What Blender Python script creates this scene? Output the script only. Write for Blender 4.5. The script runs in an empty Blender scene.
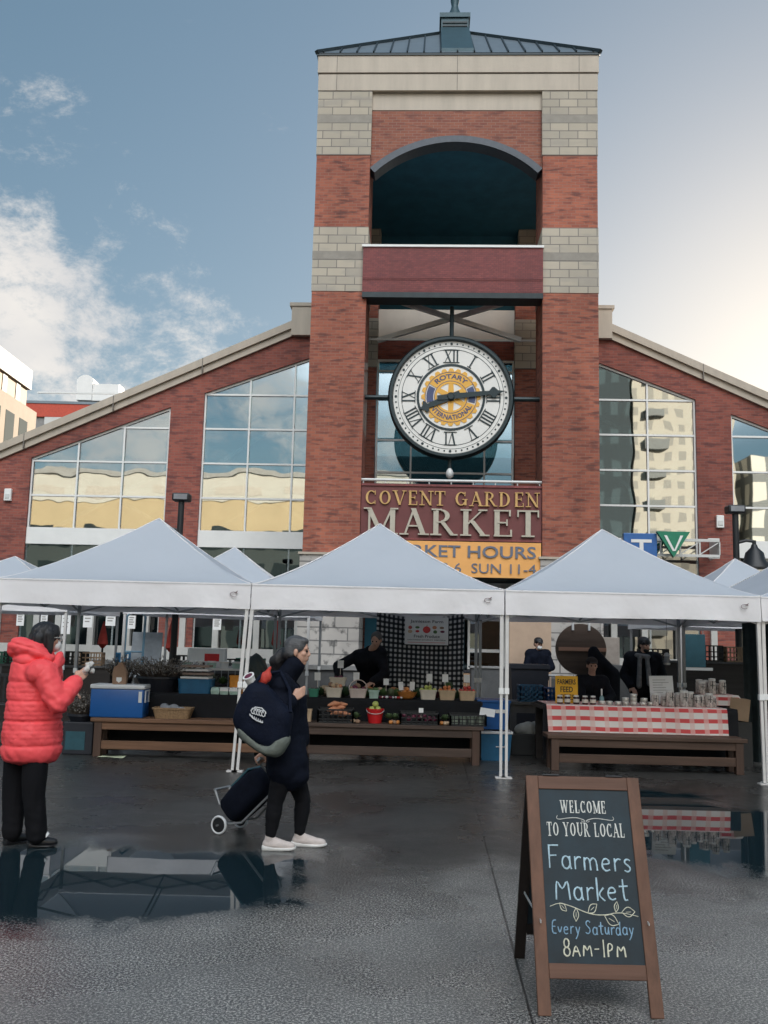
import bpy, bmesh, math, random
from mathutils import Vector, Matrix, noise
R = math.radians
PI = math.pi
random.seed(11)
S = bpy.context.scene
COL = S.collection

# ------------------------------------------------------------------ camera, sky, sun, exposure
F_PX, CAM_Z = 930.0, 1.6
cam_data = bpy.data.cameras.new('camera')
cam = bpy.data.objects.new('camera', cam_data)
COL.objects.link(cam)
cam_data.sensor_fit = 'VERTICAL'
cam_data.sensor_height = 24.0
cam_data.lens = 24.0 * F_PX / 1024.0
cam_data.clip_start = 0.05
cam_data.clip_end = 2000
CM = Matrix.Translation((0, 0, CAM_Z)) @ Matrix.Rotation(PI / 2 + math.atan(128 / F_PX), 4, 'X') @ Matrix.Rotation(R(1.4), 4, 'Z')
cam.matrix_world = CM
S.camera = cam

SUN_AZ, SUN_EL = 28.0, 15.0            # degrees right of straight ahead, above the horizon
world = bpy.data.worlds.new('World')
S.world = world
world.use_nodes = True
wn, wl = world.node_tree.nodes, world.node_tree.links
wn.clear()
w_out = wn.new('ShaderNodeOutputWorld')
w_bg = wn.new('ShaderNodeBackground')
w_bg.inputs['Strength'].default_value = 0.10
w_sky = wn.new('ShaderNodeTexSky')
w_sky.sky_type = 'NISHITA'
w_sky.sun_disc = False
w_sky.sun_elevation = R(SUN_EL)
w_sky.sun_rotation = R(SUN_AZ)
w_sky.altitude = 200
w_sky.air_density = 1.0
w_sky.dust_density = 0.9
w_sky.ozone_density = 1.6
w_tc = wn.new('ShaderNodeTexCoord')
w_map = wn.new('ShaderNodeMapping')
w_map.inputs['Scale'].default_value = (1.0, 1.0, 1.5)
w_no = wn.new('ShaderNodeTexNoise')
w_no.inputs['Scale'].default_value = 8.5
w_no.inputs['Detail'].default_value = 9
w_no.inputs['Roughness'].default_value = 0.70
w_no.inputs['Distortion'].default_value = 0.15
w_dot = wn.new('ShaderNodeVectorMath'); w_dot.operation = 'DOT_PRODUCT'
w_dot.inputs[1].default_value = Vector((-0.46, 1.0, 0.255)).normalized()
w_mr = wn.new('ShaderNodeMapRange')
w_mr.inputs['From Min'].default_value = 0.943
w_mr.inputs['From Max'].default_value = 0.998
w_mr.inputs['To Min'].default_value = -0.10
w_mr.inputs['To Max'].default_value = 0.22
w_add = wn.new('ShaderNodeMath'); w_add.operation = 'ADD'
w_mr2 = wn.new('ShaderNodeMapRange'); w_mr2.interpolation_type = 'SMOOTHSTEP'
w_mr2.inputs['From Min'].default_value = 0.53
w_mr2.inputs['From Max'].default_value = 0.76
w_mr2.inputs['To Max'].default_value = 0.9
w_mix = wn.new('ShaderNodeMix'); w_mix.data_type = 'RGBA'
w_n2 = wn.new('ShaderNodeTexNoise')
w_n2.inputs['Scale'].default_value = 9
w_n2.inputs['Detail'].default_value = 6
w_cc = wn.new('ShaderNodeMix'); w_cc.data_type = 'RGBA'
w_cc.inputs[6].default_value = (1.7, 1.75, 1.85, 1)
w_cc.inputs[7].default_value = (3.3, 3.05, 2.75, 1)
wl.new(w_tc.outputs['Generated'], w_map.inputs['Vector'])
wl.new(w_map.outputs[0], w_no.inputs['Vector'])
wl.new(w_map.outputs[0], w_n2.inputs['Vector'])
wl.new(w_tc.outputs['Generated'], w_dot.inputs[0])
wl.new(w_dot.outputs['Value'], w_mr.inputs['Value'])
wl.new(w_no.outputs['Fac'], w_add.inputs[0])
w_d2 = wn.new('ShaderNodeVectorMath'); w_d2.operation = 'DOT_PRODUCT'
w_d2.inputs[1].default_value = Vector((-0.35, -1.0, 0.30)).normalized()
w_m3 = wn.new('ShaderNodeMapRange')
w_m3.inputs['From Min'].default_value = 0.86
w_m3.inputs['From Max'].default_value = 0.98
w_m3.inputs['To Min'].default_value = -0.16
w_m3.inputs['To Max'].default_value = 0.13
w_mx = wn.new('ShaderNodeMath'); w_mx.operation = 'MAXIMUM'
wl.new(w_tc.outputs['Generated'], w_d2.inputs[0])
wl.new(w_d2.outputs['Value'], w_m3.inputs['Value'])
wl.new(w_mr.outputs[0], w_mx.inputs[0]); wl.new(w_m3.outputs[0], w_mx.inputs[1])
wl.new(w_mx.outputs[0], w_add.inputs[1])
wl.new(w_add.outputs[0], w_mr2.inputs['Value'])
wl.new(w_n2.outputs['Fac'], w_cc.inputs[0])
wl.new(w_mr2.outputs[0], w_mix.inputs[0])
w_gam = wn.new('ShaderNodeGamma'); w_gam.inputs['Gamma'].default_value = 0.60
w_hs = wn.new('ShaderNodeHueSaturation'); w_hs.inputs['Saturation'].default_value = 1.30; w_hs.inputs['Value'].default_value = 0.57; w_hs.inputs['Hue'].default_value = 0.490
wl.new(w_sky.outputs[0], w_gam.inputs['Color'])
w_tint = wn.new('ShaderNodeMix'); w_tint.data_type = 'RGBA'; w_tint.blend_type = 'MULTIPLY'
w_tint.inputs[0].default_value = 1.0
w_tint.inputs[7].default_value = (0.985, 1.0, 1.0, 1)
wl.new(w_gam.outputs[0], w_tint.inputs[6])
wl.new(w_tint.outputs[2], w_hs.inputs['Color'])
# unseen bright cloud bank, added high behind the photographer to fill the shaded front
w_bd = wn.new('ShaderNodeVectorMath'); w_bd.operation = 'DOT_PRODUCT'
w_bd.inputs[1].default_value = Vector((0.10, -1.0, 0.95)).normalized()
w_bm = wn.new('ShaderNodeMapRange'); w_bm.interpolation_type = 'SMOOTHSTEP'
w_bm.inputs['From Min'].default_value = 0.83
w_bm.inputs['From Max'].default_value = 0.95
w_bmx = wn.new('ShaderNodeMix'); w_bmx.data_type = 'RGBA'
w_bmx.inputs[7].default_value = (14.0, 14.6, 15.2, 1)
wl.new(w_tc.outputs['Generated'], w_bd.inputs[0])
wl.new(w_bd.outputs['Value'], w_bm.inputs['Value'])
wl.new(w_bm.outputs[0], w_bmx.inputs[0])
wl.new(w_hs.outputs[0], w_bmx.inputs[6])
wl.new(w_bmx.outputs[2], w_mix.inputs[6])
wl.new(w_cc.outputs[2], w_mix.inputs[7])
wl.new(w_mix.outputs[2], w_bg.inputs['Color'])
wl.new(w_bg.outputs[0], w_out.inputs['Surface'])

sun_d = bpy.data.lights.new('sun', 'SUN')
sun_d.energy = 3.2
sun_d.angle = R(0.5)
sun_d.color = (1.0, 0.87, 0.72)
sun = bpy.data.objects.new('sun', sun_d)
COL.objects.link(sun)
sdir = Vector((math.sin(R(SUN_AZ)) * math.cos(R(SUN_EL)), math.cos(R(SUN_AZ)) * math.cos(R(SUN_EL)), math.sin(R(SUN_EL))))
sun.rotation_euler = sdir.to_track_quat('Z', 'Y').to_euler()

S.view_settings.view_transform = 'Standard'
S.view_settings.look = 'None'
S.view_settings.exposure = 1.8
S.view_settings.gamma = 1.0
S.view_settings.use_curve_mapping = False
S.render.engine = 'CYCLES'
S.cycles.max_bounces = 7
S.cycles.transparent_max_bounces = 10
S.cycles.caustics_reflective = False
S.cycles.caustics_refractive = False
S.cycles.sample_clamp_indirect = 4


def at(px, py, Y):
    """point of the plane y = Y seen at a pixel of the photograph (used to measure the place)"""
    d = CM.to_3x3() @ Vector(((px - 384) / F_PX, -(py - 512) / F_PX, -1))
    return Vector((0, 0, CAM_Z)) + d * (Y / d.y)


def gnd(px, py, z=0.0):
    d = CM.to_3x3() @ Vector(((px - 384) / F_PX, -(py - 512) / F_PX, -1))
    return Vector((0, 0, CAM_Z)) + d * ((z - CAM_Z) / d.z)


# ------------------------------------------------------------------ materials
MATS = {}


def nt(name):
    m = bpy.data.materials.new(name)
    m.use_nodes = True
    n, l = m.node_tree.nodes, m.node_tree.links
    n.clear()
    out = n.new('ShaderNodeOutputMaterial')
    b = n.new('ShaderNodeBsdfPrincipled')
    l.new(b.outputs[0], out.inputs['Surface'])
    return m, n, l, b, out


def c4(c, k=1.0):
    return (min(c[0] * k, 1), min(c[1] * k, 1), min(c[2] * k, 1), 1)


def mat(name, col, rough=0.6, metal=0.0, var=0.18, scale=9.0, bump=0.0, bscale=60.0, spec=0.5, sheen=0.0, stretch=(1, 1, 1)):
    if name in MATS:
        return MATS[name]
    m, n, l, b, out = nt(name)
    tc = n.new('ShaderNodeTexCoord')
    mp = n.new('ShaderNodeMapping')
    mp.inputs['Scale'].default_value = stretch
    l.new(tc.outputs['Object'], mp.inputs['Vector'])
    no = n.new('ShaderNodeTexNoise')
    no.inputs['Scale'].default_value = scale
    no.inputs['Detail'].default_value = 6
    no.inputs['Roughness'].default_value = 0.65
    l.new(mp.outputs[0], no.inputs['Vector'])
    mr = n.new('ShaderNodeMapRange')
    mr.inputs['From Min'].default_value = 0.25
    mr.inputs['From Max'].default_value = 0.75
    l.new(no.outputs['Fac'], mr.inputs['Value'])
    mx = n.new('ShaderNodeMix'); mx.data_type = 'RGBA'
    mx.inputs[6].default_value = c4(col, 1 - var)
    mx.inputs[7].default_value = c4(col, 1 + var)
    l.new(mr.outputs[0], mx.inputs[0])
    l.new(mx.outputs[2], b.inputs['Base Color'])
    b.inputs['Roughness'].default_value = rough
    b.inputs['Metallic'].default_value = metal
    b.inputs['Specular IOR Level'].default_value = spec
    if sheen:
        b.inputs['Sheen Weight'].default_value = sheen
    if bump:
        n2 = n.new('ShaderNodeTexNoise')
        n2.inputs['Scale'].default_value = bscale
        n2.inputs['Detail'].default_value = 4
        l.new(mp.outputs[0], n2.inputs['Vector'])
        bp = n.new('ShaderNodeBump')
        bp.inputs['Strength'].default_value = bump
        bp.inputs['Distance'].default_value = 0.01
        l.new(n2.outputs['Fac'], bp.inputs['Height'])
        l.new(bp.outputs[0], b.inputs['Normal'])
    MATS[name] = m
    return m


def brick_mat(name, c1, c2, mortar, bw=0.21, rh=0.075, ms=0.006, big=0.25, rough=0.85, dark=None, bump=0.5, blotch=0.0):
    m, n, l, b, out = nt(name)
    tc = n.new('ShaderNodeTexCoord')
    sp = n.new('ShaderNodeSeparateXYZ')
    l.new(tc.outputs['Object'], sp.inputs[0])
    ad = n.new('ShaderNodeMath'); ad.operation = 'ADD'
    l.new(sp.outputs[0], ad.inputs[0]); l.new(sp.outputs[1], ad.inputs[1])
    cb = n.new('ShaderNodeCombineXYZ')
    l.new(ad.outputs[0], cb.inputs[0]); l.new(sp.outputs[2], cb.inputs[1])
    br = n.new('ShaderNodeTexBrick')
    br.inputs['Color1'].default_value = c4(c1)
    br.inputs['Color2'].default_value = c4(c2)
    br.inputs['Mortar'].default_value = c4(mortar)
    br.inputs['Scale'].default_value = 1
    br.inputs['Mortar Size'].default_value = ms
    br.inputs['Mortar Smooth'].default_value = 0.2
    br.inputs['Brick Width'].default_value = bw
    br.inputs['Row Height'].default_value = rh
    br.offset = 0.5
    l.new(cb.outputs[0], br.inputs['Vector'])
    # odd dark bricks: stretched noise along the courses
    mp = n.new('ShaderNodeMapping')
    mp.inputs['Scale'].default_value = (1.0 / (bw * 1.7), 1.0 / (rh * 1.1), 1)
    l.new(cb.outputs[0], mp.inputs['Vector'])
    n1 = n.new('ShaderNodeTexNoise')
    n1.inputs['Scale'].default_value = 0.8
    n1.inputs['Detail'].default_value = 2
    l.new(mp.outputs[0], n1.inputs['Vector'])
    r1 = n.new('ShaderNodeMapRange')
    r1.inputs['From Min'].default_value = 0.53
    r1.inputs['From Max'].default_value = 0.68
    r1.inputs['To Max'].default_value = 0.75
    l.new(n1.outputs['Fac'], r1.inputs['Value'])
    mx = n.new('ShaderNodeMix'); mx.data_type = 'RGBA'
    l.new(r1.outputs[0], mx.inputs[0])
    l.new(br.outputs['Color'], mx.inputs[6])
    mx.inputs[7].default_value = c4(dark or tuple(x * 0.45 for x in c1))
    n2 = n.new('ShaderNodeTexNoise')
    n2.inputs['Scale'].default_value = 0.55
    n2.inputs['Detail'].default_value = 6
    mp2 = n.new('ShaderNodeMapping')
    mp2.inputs['Scale'].default_value = (1.6, 1.6, 0.4)
    l.new(tc.outputs['Object'], mp2.inputs['Vector'])
    l.new(mp2.outputs[0], n2.inputs['Vector'])
    r2 = n.new('ShaderNodeMapRange')
    r2.inputs['From Min'].default_value = 0.3
    r2.inputs['From Max'].default_value = 0.7
    r2.inputs['To Min'].default_value = 1 - big
    r2.inputs['To Max'].default_value = 1 + big
    l.new(n2.outputs['Fac'], r2.inputs['Value'])
    mu = n.new('ShaderNodeMix'); mu.data_type = 'RGBA'; mu.blend_type = 'MULTIPLY'
    mu.inputs[0].default_value = 1
    l.new(mx.outputs[2], mu.inputs[6])
    l.new(r2.outputs[0], mu.inputs[7])
    last = mu.outputs[2]
    if blotch:
        n3 = n.new('ShaderNodeTexNoise')
        n3.inputs['Scale'].default_value = 5.5
        n3.inputs['Detail'].default_value = 4
        l.new(tc.outputs['Object'], n3.inputs['Vector'])
        r3 = n.new('ShaderNodeMapRange')
        r3.inputs['From Min'].default_value = 0.55
        r3.inputs['From Max'].default_value = 0.68
        r3.inputs['To Max'].default_value = blotch
        l.new(n3.outputs['Fac'], r3.inputs['Value'])
        m3 = n.new('ShaderNodeMix'); m3.data_type = 'RGBA'
        l.new(r3.outputs[0], m3.inputs[0])
        l.new(last, m3.inputs[6])
        m3.inputs[7].default_value = (0.07, 0.068, 0.066, 1)
        last = m3.outputs[2]
    l.new(last, b.inputs['Base Color'])
    b.inputs['Roughness'].default_value = rough
    bp = n.new('ShaderNodeBump')
    bp.inputs['Strength'].default_value = bump
    bp.inputs['Distance'].default_value = 0.012
    inv = n.new('ShaderNodeMath'); inv.operation = 'SUBTRACT'
    inv.inputs[0].default_value = 1
    l.new(br.outputs['Fac'], inv.inputs[1])
    l.new(inv.outputs[0], bp.inputs['Height'])
    l.new(bp.outputs[0], b.inputs['Normal'])
    MATS[name] = m
    return m


def glass_mat(name, refl=0.55, tint=(0.32, 0.45, 0.46), wob=0.02, ws=0.9, gcol=(0.92, 0.96, 0.97)):
    m, n, l, b, out = nt(name)
    n.remove(b)
    g = n.new('ShaderNodeBsdfGlossy')
    g.inputs['Roughness'].default_value = 0.012
    g.inputs['Color'].default_value = c4(gcol)
    t = n.new('ShaderNodeBsdfTransparent')
    t.inputs['Color'].default_value = c4(tint)
    mx = n.new('ShaderNodeMixShader')
    mx.inputs[0].default_value = refl
    tc = n.new('ShaderNodeTexCoord')
    no = n.new('ShaderNodeTexNoise')
    no.inputs['Scale'].default_value = ws
    no.inputs['Detail'].default_value = 1.5
    l.new(tc.outputs['Object'], no.inputs['Vector'])
    bp = n.new('ShaderNodeBump')
    bp.inputs['Strength'].default_value = 1.0
    bp.inputs['Distance'].default_value = wob
    l.new(no.outputs['Fac'], bp.inputs['Height'])
    l.new(bp.outputs[0], g.inputs['Normal'])
    l.new(t.outputs[0], mx.inputs[1])
    l.new(g.outputs[0], mx.inputs[2])
    l.new(mx.outputs[0], out.inputs['Surface'])
    MATS[name] = m
    return m


def fabric_mat(name, col, trans=0.35, rough=0.75, var=0.05):
    m, n, l, b, out = nt(name)
    tc = n.new('ShaderNodeTexCoord')
    no = n.new('ShaderNodeTexNoise')
    no.inputs['Scale'].default_value = 1.3
    no.inputs['Detail'].default_value = 5
    l.new(tc.outputs['Object'], no.inputs['Vector'])
    mx = n.new('ShaderNodeMix'); mx.data_type = 'RGBA'
    mx.inputs[6].default_value = c4(col, 1 - var)
    mx.inputs[7].default_value = c4(col, 1 + var)
    l.new(no.outputs['Fac'], mx.inputs[0])
    l.new(mx.outputs[2], b.inputs['Base Color'])
    b.inputs['Roughness'].default_value = rough
    b.inputs['Specular IOR Level'].default_value = 0.25
    tr = n.new('ShaderNodeBsdfTranslucent')
    l.new(mx.outputs[2], tr.inputs['Color'])
    ms = n.new('ShaderNodeMixShader')
    ms.inputs[0].default_value = trans
    l.new(b.outputs[0], ms.inputs[1]); l.new(tr.outputs[0], ms.inputs[2])
    l.new(ms.outputs[0], out.inputs['Surface'])
    n2 = n.new('ShaderNodeTexNoise')
    n2.inputs['Scale'].default_value = 2.6
    n2.inputs['Detail'].default_value = 3
    l.new(tc.outputs['Object'], n2.inputs['Vector'])
    bp = n.new('ShaderNodeBump')
    bp.inputs['Strength'].default_value = 0.5
    bp.inputs['Distance'].default_value = 0.05
    l.new(n2.outputs['Fac'], bp.inputs['Height'])
    l.new(bp.outputs[0], b.inputs['Normal'])
    MATS[name] = m
    return m


def gingham_mat(name, light, mid, dark, period):
    """woven check on the cloth's own UV (metres)"""
    m, n, l, b, out = nt(name)
    uv = n.new('ShaderNodeUVMap')
    sp = n.new('ShaderNodeSeparateXYZ')
    l.new(uv.outputs[0], sp.inputs[0])
    outs = []
    for k in (0, 1):
        dv = n.new('ShaderNodeMath'); dv.operation = 'DIVIDE'; dv.inputs[1].default_value = period
        l.new(sp.outputs[k], dv.inputs[0])
        fr = n.new('ShaderNodeMath'); fr.operation = 'FRACT'
        l.new(dv.outputs[0], fr.inputs[0])
        gt = n.new('ShaderNodeMath'); gt.operation = 'GREATER_THAN'; gt.inputs[1].default_value = 0.5
        l.new(fr.outputs[0], gt.inputs[0])
        outs.append(gt)
    sm = n.new('ShaderNodeMath'); sm.operation = 'ADD'
    l.new(outs[0].outputs[0], sm.inputs[0]); l.new(outs[1].outputs[0], sm.inputs[1])
    hf = n.new('ShaderNodeMath'); hf.operation = 'MULTIPLY'; hf.inputs[1].default_value = 0.5
    l.new(sm.outputs[0], hf.inputs[0])
    cr = n.new('ShaderNodeValToRGB')
    cr.color_ramp.interpolation = 'CONSTANT'
    e = cr.color_ramp.elements
    e[0].position = 0; e[0].color = c4(light)
    e[1].position = 0.4; e[1].color = c4(mid)
    e3 = e.new(0.9); e3.color = c4(dark)
    l.new(hf.outputs[0], cr.inputs[0])
    l.new(cr.outputs[0], b.inputs['Base Color'])
    b.inputs['Roughness'].default_value = 0.85
    MATS[name] = m
    return m


def wood_mat(name, col, var=0.35, axis='x', rough=0.6, scale=6):
    st = {'x': (0.12, 2, 2), 'y': (2, 0.12, 2), 'z': (2, 2, 0.12)}[axis]
    return mat(name, col, rough, 0, var, scale, 0.35, 14, 0.4, 0, st)


def facade_mat(name, wall, win, bw, rh, wx, wz, rough=0.7, glow=None):
    """flat facade with a regular window grid, for the buildings across the square"""
    m, n, l, b, out = nt(name)
    tc = n.new('ShaderNodeTexCoord')
    sp = n.new('ShaderNodeSeparateXYZ')
    l.new(tc.outputs['Object'], sp.inputs[0])
    ad = n.new('ShaderNodeMath'); ad.operation = 'ADD'
    l.new(sp.outputs[0], ad.inputs[0]); l.new(sp.outputs[1], ad.inputs[1])
    res = []
    for src, per, w in ((ad.outputs[0], bw, wx), (sp.outputs[2], rh, wz)):
        dv = n.new('ShaderNodeMath'); dv.operation = 'DIVIDE'; dv.inputs[1].default_value = per
        l.new(src, dv.inputs[0])
        fr = n.new('ShaderNodeMath'); fr.operation = 'FRACT'
        l.new(dv.outputs[0], fr.inputs[0])
        lt = n.new('ShaderNodeMath'); lt.operation = 'LESS_THAN'; lt.inputs[1].default_value = w
        l.new(fr.outputs[0], lt.inputs[0])
        res.append(lt)
    mu = n.new('ShaderNodeMath'); mu.operation = 'MULTIPLY'
    l.new(res[0].outputs[0], mu.inputs[0]); l.new(res[1].outputs[0], mu.inputs[1])
    no = n.new('ShaderNodeTexNoise'); no.inputs['Scale'].default_value = 0.4; no.inputs['Detail'].default_value = 4
    l.new(tc.outputs['Object'], no.inputs['Vector'])
    wv = n.new('ShaderNodeMix'); wv.data_type = 'RGBA'
    wv.inputs[6].default_value = c4(wall, 0.85); wv.inputs[7].default_value = c4(wall, 1.15)
    l.new(no.outputs['Fac'], wv.inputs[0])
    mx = n.new('ShaderNodeMix'); mx.data_type = 'RGBA'
    l.new(mu.outputs[0], mx.inputs[0])
    l.new(wv.outputs[2], mx.inputs[6]); mx.inputs[7].default_value = c4(win)
    l.new(mx.outputs[2], b.inputs['Base Color'])
    b.inputs['Roughness'].default_value = rough
    MATS[name] = m
    return m


BRICK = brick_mat('tower_brick', (0.41, 0.130, 0.077), (0.28, 0.087, 0.058), (0.30, 0.165, 0.125), dark=(0.10, 0.042, 0.038))
GABLE_BRICK = brick_mat('gable_brick', (0.315, 0.092, 0.064), (0.21, 0.062, 0.048), (0.22, 0.115, 0.095), dark=(0.10, 0.038, 0.037))
ARCH_BRICK = brick_mat('arch_brick', (0.33, 0.12, 0.075), (0.25, 0.085, 0.06), (0.30, 0.20, 0.16), dark=(0.15, 0.06, 0.05), big=0.12)
BLOCK = brick_mat('limestone_block', (0.50, 0.435, 0.345), (0.42, 0.37, 0.30), (0.22, 0.20, 0.18), bw=0.46, rh=0.215, ms=0.012, big=0.1, dark=(0.38, 0.34, 0.29))
BASE_BLOCK = brick_mat('rough_stone_block', (0.50, 0.46, 0.42), (0.40, 0.37, 0.34), (0.2, 0.19, 0.18), bw=0.62, rh=0.31, ms=0.016, big=0.15, dark=(0.33, 0.3, 0.28), bump=1.0, blotch=0.8)
COURSE = mat('stone_course', (0.31, 0.28, 0.24), 0.8, 0, 0.15, 4)
BEIGE = mat('beige_cladding', (0.475, 0.405, 0.325), 0.6, 0, 0.13, 1.6, 0.15, 6, 0.5, 0, (2.2, 2.2, 0.35))
BEIGE_D = mat('beige_joint', (0.20, 0.175, 0.15), 0.7)
DKMETAL = mat('dark_metal', (0.022, 0.032, 0.036), 0.45, 0.3, 0.3, 5)
ROOFMET = mat('roof_metal', (0.20, 0.235, 0.26), 0.42, 0.5, 0.12, 2)
CUPOLA = mat('cupola_metal', (0.035, 0.075, 0.092), 0.5, 0.2, 0.25, 5)
WHITEF = mat('white_frame', (0.82, 0.81, 0.78), 0.45, 0, 0.06, 2)
STEELW = mat('pale_steel', (0.62, 0.62, 0.60), 0.4, 0.1, 0.08, 3)
GLASS = glass_mat('curtain_glass', 0.50, (0.55, 0.70, 0.70), 0.007, 0.7)
GLASS_C = glass_mat('bay_glass', 0.34, (0.55, 0.72, 0.76), 0.004, 0.7)
GLASS_B = glass_mat('curtain_glass_wavy', 0.52, (0.45, 0.60, 0.62), 0.007, 0.55)
GLASS_D = glass_mat('dark_glass', 0.22, (0.2, 0.28, 0.3), 0.004, 0.8)
INTERIOR = mat('interior_paint', (0.32, 0.38, 0.39), 0.9)
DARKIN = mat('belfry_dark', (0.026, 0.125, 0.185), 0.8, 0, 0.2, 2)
REDPANEL = brick_mat('red_tile_panel', (0.27, 0.066, 0.060), (0.20, 0.048, 0.046), (0.16, 0.05, 0.05), bw=0.11, rh=0.052, ms=0.005, big=0.14, dark=(0.16, 0.04, 0.045), rough=0.6)
SIGNRED = mat('sign_maroon', (0.16, 0.045, 0.042), 0.6, 0, 0.15, 3)
GOLD = mat('gold_letter', (0.58, 0.36, 0.14), 0.42, 0.35, 0.15, 6)
SILVER = mat('stone_letter', (0.50, 0.45, 0.36), 0.5, 0.1, 0.12, 6)
ORANGE = mat('banner_orange', (0.88, 0.43, 0.13), 0.65, 0, 0.10, 1.5)
BANBLUE = mat('banner_blue', (0.15, 0.17, 0.22), 0.6)
CLOCKW = mat('clock_white', (0.80, 0.77, 0.72), 0.5, 0, 0.05, 3)
CLOCKK = mat('clock_dark', (0.012, 0.026, 0.030), 0.4, 0.2, 0.2, 5)
GEARY = mat('gear_yellow', (0.80, 0.42, 0.06), 0.5, 0, 0.08, 5)
GEARB = mat('gear_blue', (0.055, 0.075, 0.17), 0.5)
TENTW = fabric_mat('tent_skylit', (0.62, 0.66, 0.72), 0.30)  # white cloth with the blue of the skylight put into its colour
VALW = fabric_mat('valance_lit', (0.88, 0.85, 0.85), 0.12)  # same white cloth, front light put in as a paler, pinker tone
POLEW = mat('pole_white', (0.68, 0.66, 0.64), 0.4, 0.2, 0.10, 8)
POLEG = mat('pole_grey', (0.30, 0.31, 0.32), 0.4, 0.5, 0.15, 8)
BLACKM = mat('black_paint', (0.012, 0.013, 0.015), 0.45)
LENS = mat('lamp_lens', (0.22, 0.23, 0.25), 0.15)
WOODB = wood_mat('bench_wood', (0.165, 0.085, 0.048), .5)
WOODBD = wood_mat('bench_wood_dark', (0.070, 0.045, 0.034), .5)
WOODBZ = wood_mat('bench_wood_post', (0.070, 0.040, 0.028), axis='z')
WOODDK = wood_mat('table_dark_wood', (0.030, 0.025, 0.023))
WOODFR = wood_mat('sign_frame_wood', (0.140, 0.067, 0.041), axis='z', scale=9)
WOODFRX = wood_mat('sign_frame_wood_rail', (0.130, 0.063, 0.040), axis='x', scale=9)
WOODBK = wood_mat('sign_back_wood', (0.018, 0.012, 0.010), axis='z')
PINE = wood_mat('warm_timber', (0.42, 0.24, 0.13))
CHALK = mat('chalkboard_slate', (0.0045, 0.017, 0.026), 0.62, 0, 0.65, 5, 0.1, 40)
BLACKCL = mat('black_cloth', (0.006, 0.0065, 0.009), 0.9, 0, 0.3, 8, 0.3, 25)
NAVYCL = mat('navy_cloth', (0.0055, 0.0075, 0.015), 0.85, 0, 0.35, 10, 0.5, 30, 0.12, 0.0)
NAVYBAG = mat('navy_canvas', (0.0055, 0.0085, 0.020), 0.75, 0, 0.3, 9, 0.5, 40, 0.14)
GREYBAG = mat('grey_green_canvas', (0.13, 0.145, 0.125), 0.8, 0, 0.2, 9, 0.4, 40)
DKJACK = mat('dark_jacket', (0.006, 0.0065, 0.011), 0.8, 0, 0.4, 9, 0.4, 22, 0.25)
CORAL = mat('coral_nylon', (0.90, 0.095, 0.105), 0.5, 0, 0.06, 5, 0.25, 12, 0.25)
BLKTR = mat('black_trousers', (0.005, 0.005, 0.007), 0.85, 0, 0.3, 6, 0.3, 14, 0.25)
SKIN = mat('skin', (0.56, 0.32, 0.23), 0.5, 0, 0.08, 20)
SKIN_D = mat('skin_shade', (0.30, 0.17, 0.12), 0.55, 0, 0.08, 20)
HAIRK = mat('hair_black', (0.010, 0.009, 0.011), 0.42, 0, 0.4, 30, 0.6, 60, 0.5, 0, (3, 3, 0.5))
HAIRG = mat('hair_grey', (0.070, 0.070, 0.074), 0.5, 0, 0.4, 26, 0.5, 60, 0.5, 0, (0.6, 3, 2))
SHOEW = mat('sneaker_knit', (0.60, 0.52, 0.485), 0.7, 0, 0.12, 30, 0.3, 120)
SOLEW = mat('sneaker_sole', (0.80, 0.78, 0.75), 0.5)
SHOEK = mat('black_shoe', (0.012, 0.012, 0.014), 0.35)
EYEK = mat('eye_dark', (0.02, 0.014, 0.012), 0.2)
PAPER = mat('white_paper', (0.82, 0.81, 0.79), 0.7, 0, 0.05, 4)
KRAFT = mat('kraft_paper', (0.30, 0.185, 0.12), 0.8, 0, 0.12, 12)
CARDB = mat('cardboard', (0.36, 0.245, 0.155), 0.8, 0, 0.12, 6)
COOLB = mat('cooler_blue', (0.012, 0.10, 0.33), 0.4, 0, 0.08, 4)
COOLW = mat('cooler_white', (0.72, 0.73, 0.74), 0.4, 0, 0.05, 4)
CRATEB = mat('crate_blue', (0.018, 0.12, 0.24), 0.5)
CRATEK = mat('crate_black', (0.016, 0.017, 0.018), 0.5)
CRATEG = mat('crate_green', (0.05, 0.24, 0.16), 0.5)
MINT = mat('mint_card', (0.42, 0.58, 0.50), 0.6)
PUNNET = mat('punnet_wood', (0.72, 0.64, 0.53), 0.7, 0, 0.12, 10)
PUNNETB = mat('punnet_tan', (0.58, 0.42, 0.27), 0.7, 0, 0.15, 10)
BOWLO = mat('bowl_orange', (0.62, 0.24, 0.06), 0.45)
REDPL = mat('red_plastic', (0.60, 0.018, 0.022), 0.3)
REDCL = mat('red_cloth', (0.48, 0.045, 0.03), 0.7)
APG = mat('apple_green', (0.46, 0.50, 0.13), 0.3, 0, 0.2, 18)
APR = mat('apple_red', (0.46, 0.045, 0.035), 0.28, 0, 0.5, 16)
APO = mat('apple_blush', (0.58, 0.20, 0.07), 0.3, 0, 0.45, 14)
SPUD = mat('sweet_potato', (0.60, 0.25, 0.13), 0.65, 0, 0.2, 14)
LEAFG = mat('leaf_green', (0.10, 0.18, 0.065), 0.6, 0, 0.4, 18)
BEET = mat('beet_purple', (0.14, 0.02, 0.05), 0.5, 0, 0.4, 18)
TWIG = mat('twig_grey', (0.30, 0.275, 0.245), 0.8, 0, 0.35, 20)
TWIGD = mat('twig_brown', (0.11, 0.085, 0.065), 0.8, 0, 0.35, 20)
POTK = mat('pot_dark', (0.018, 0.020, 0.028), 0.5)
WICK = mat('wicker', (0.30, 0.19, 0.10), 0.7, 0, 0.4, 40, 0.8, 45)
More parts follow.
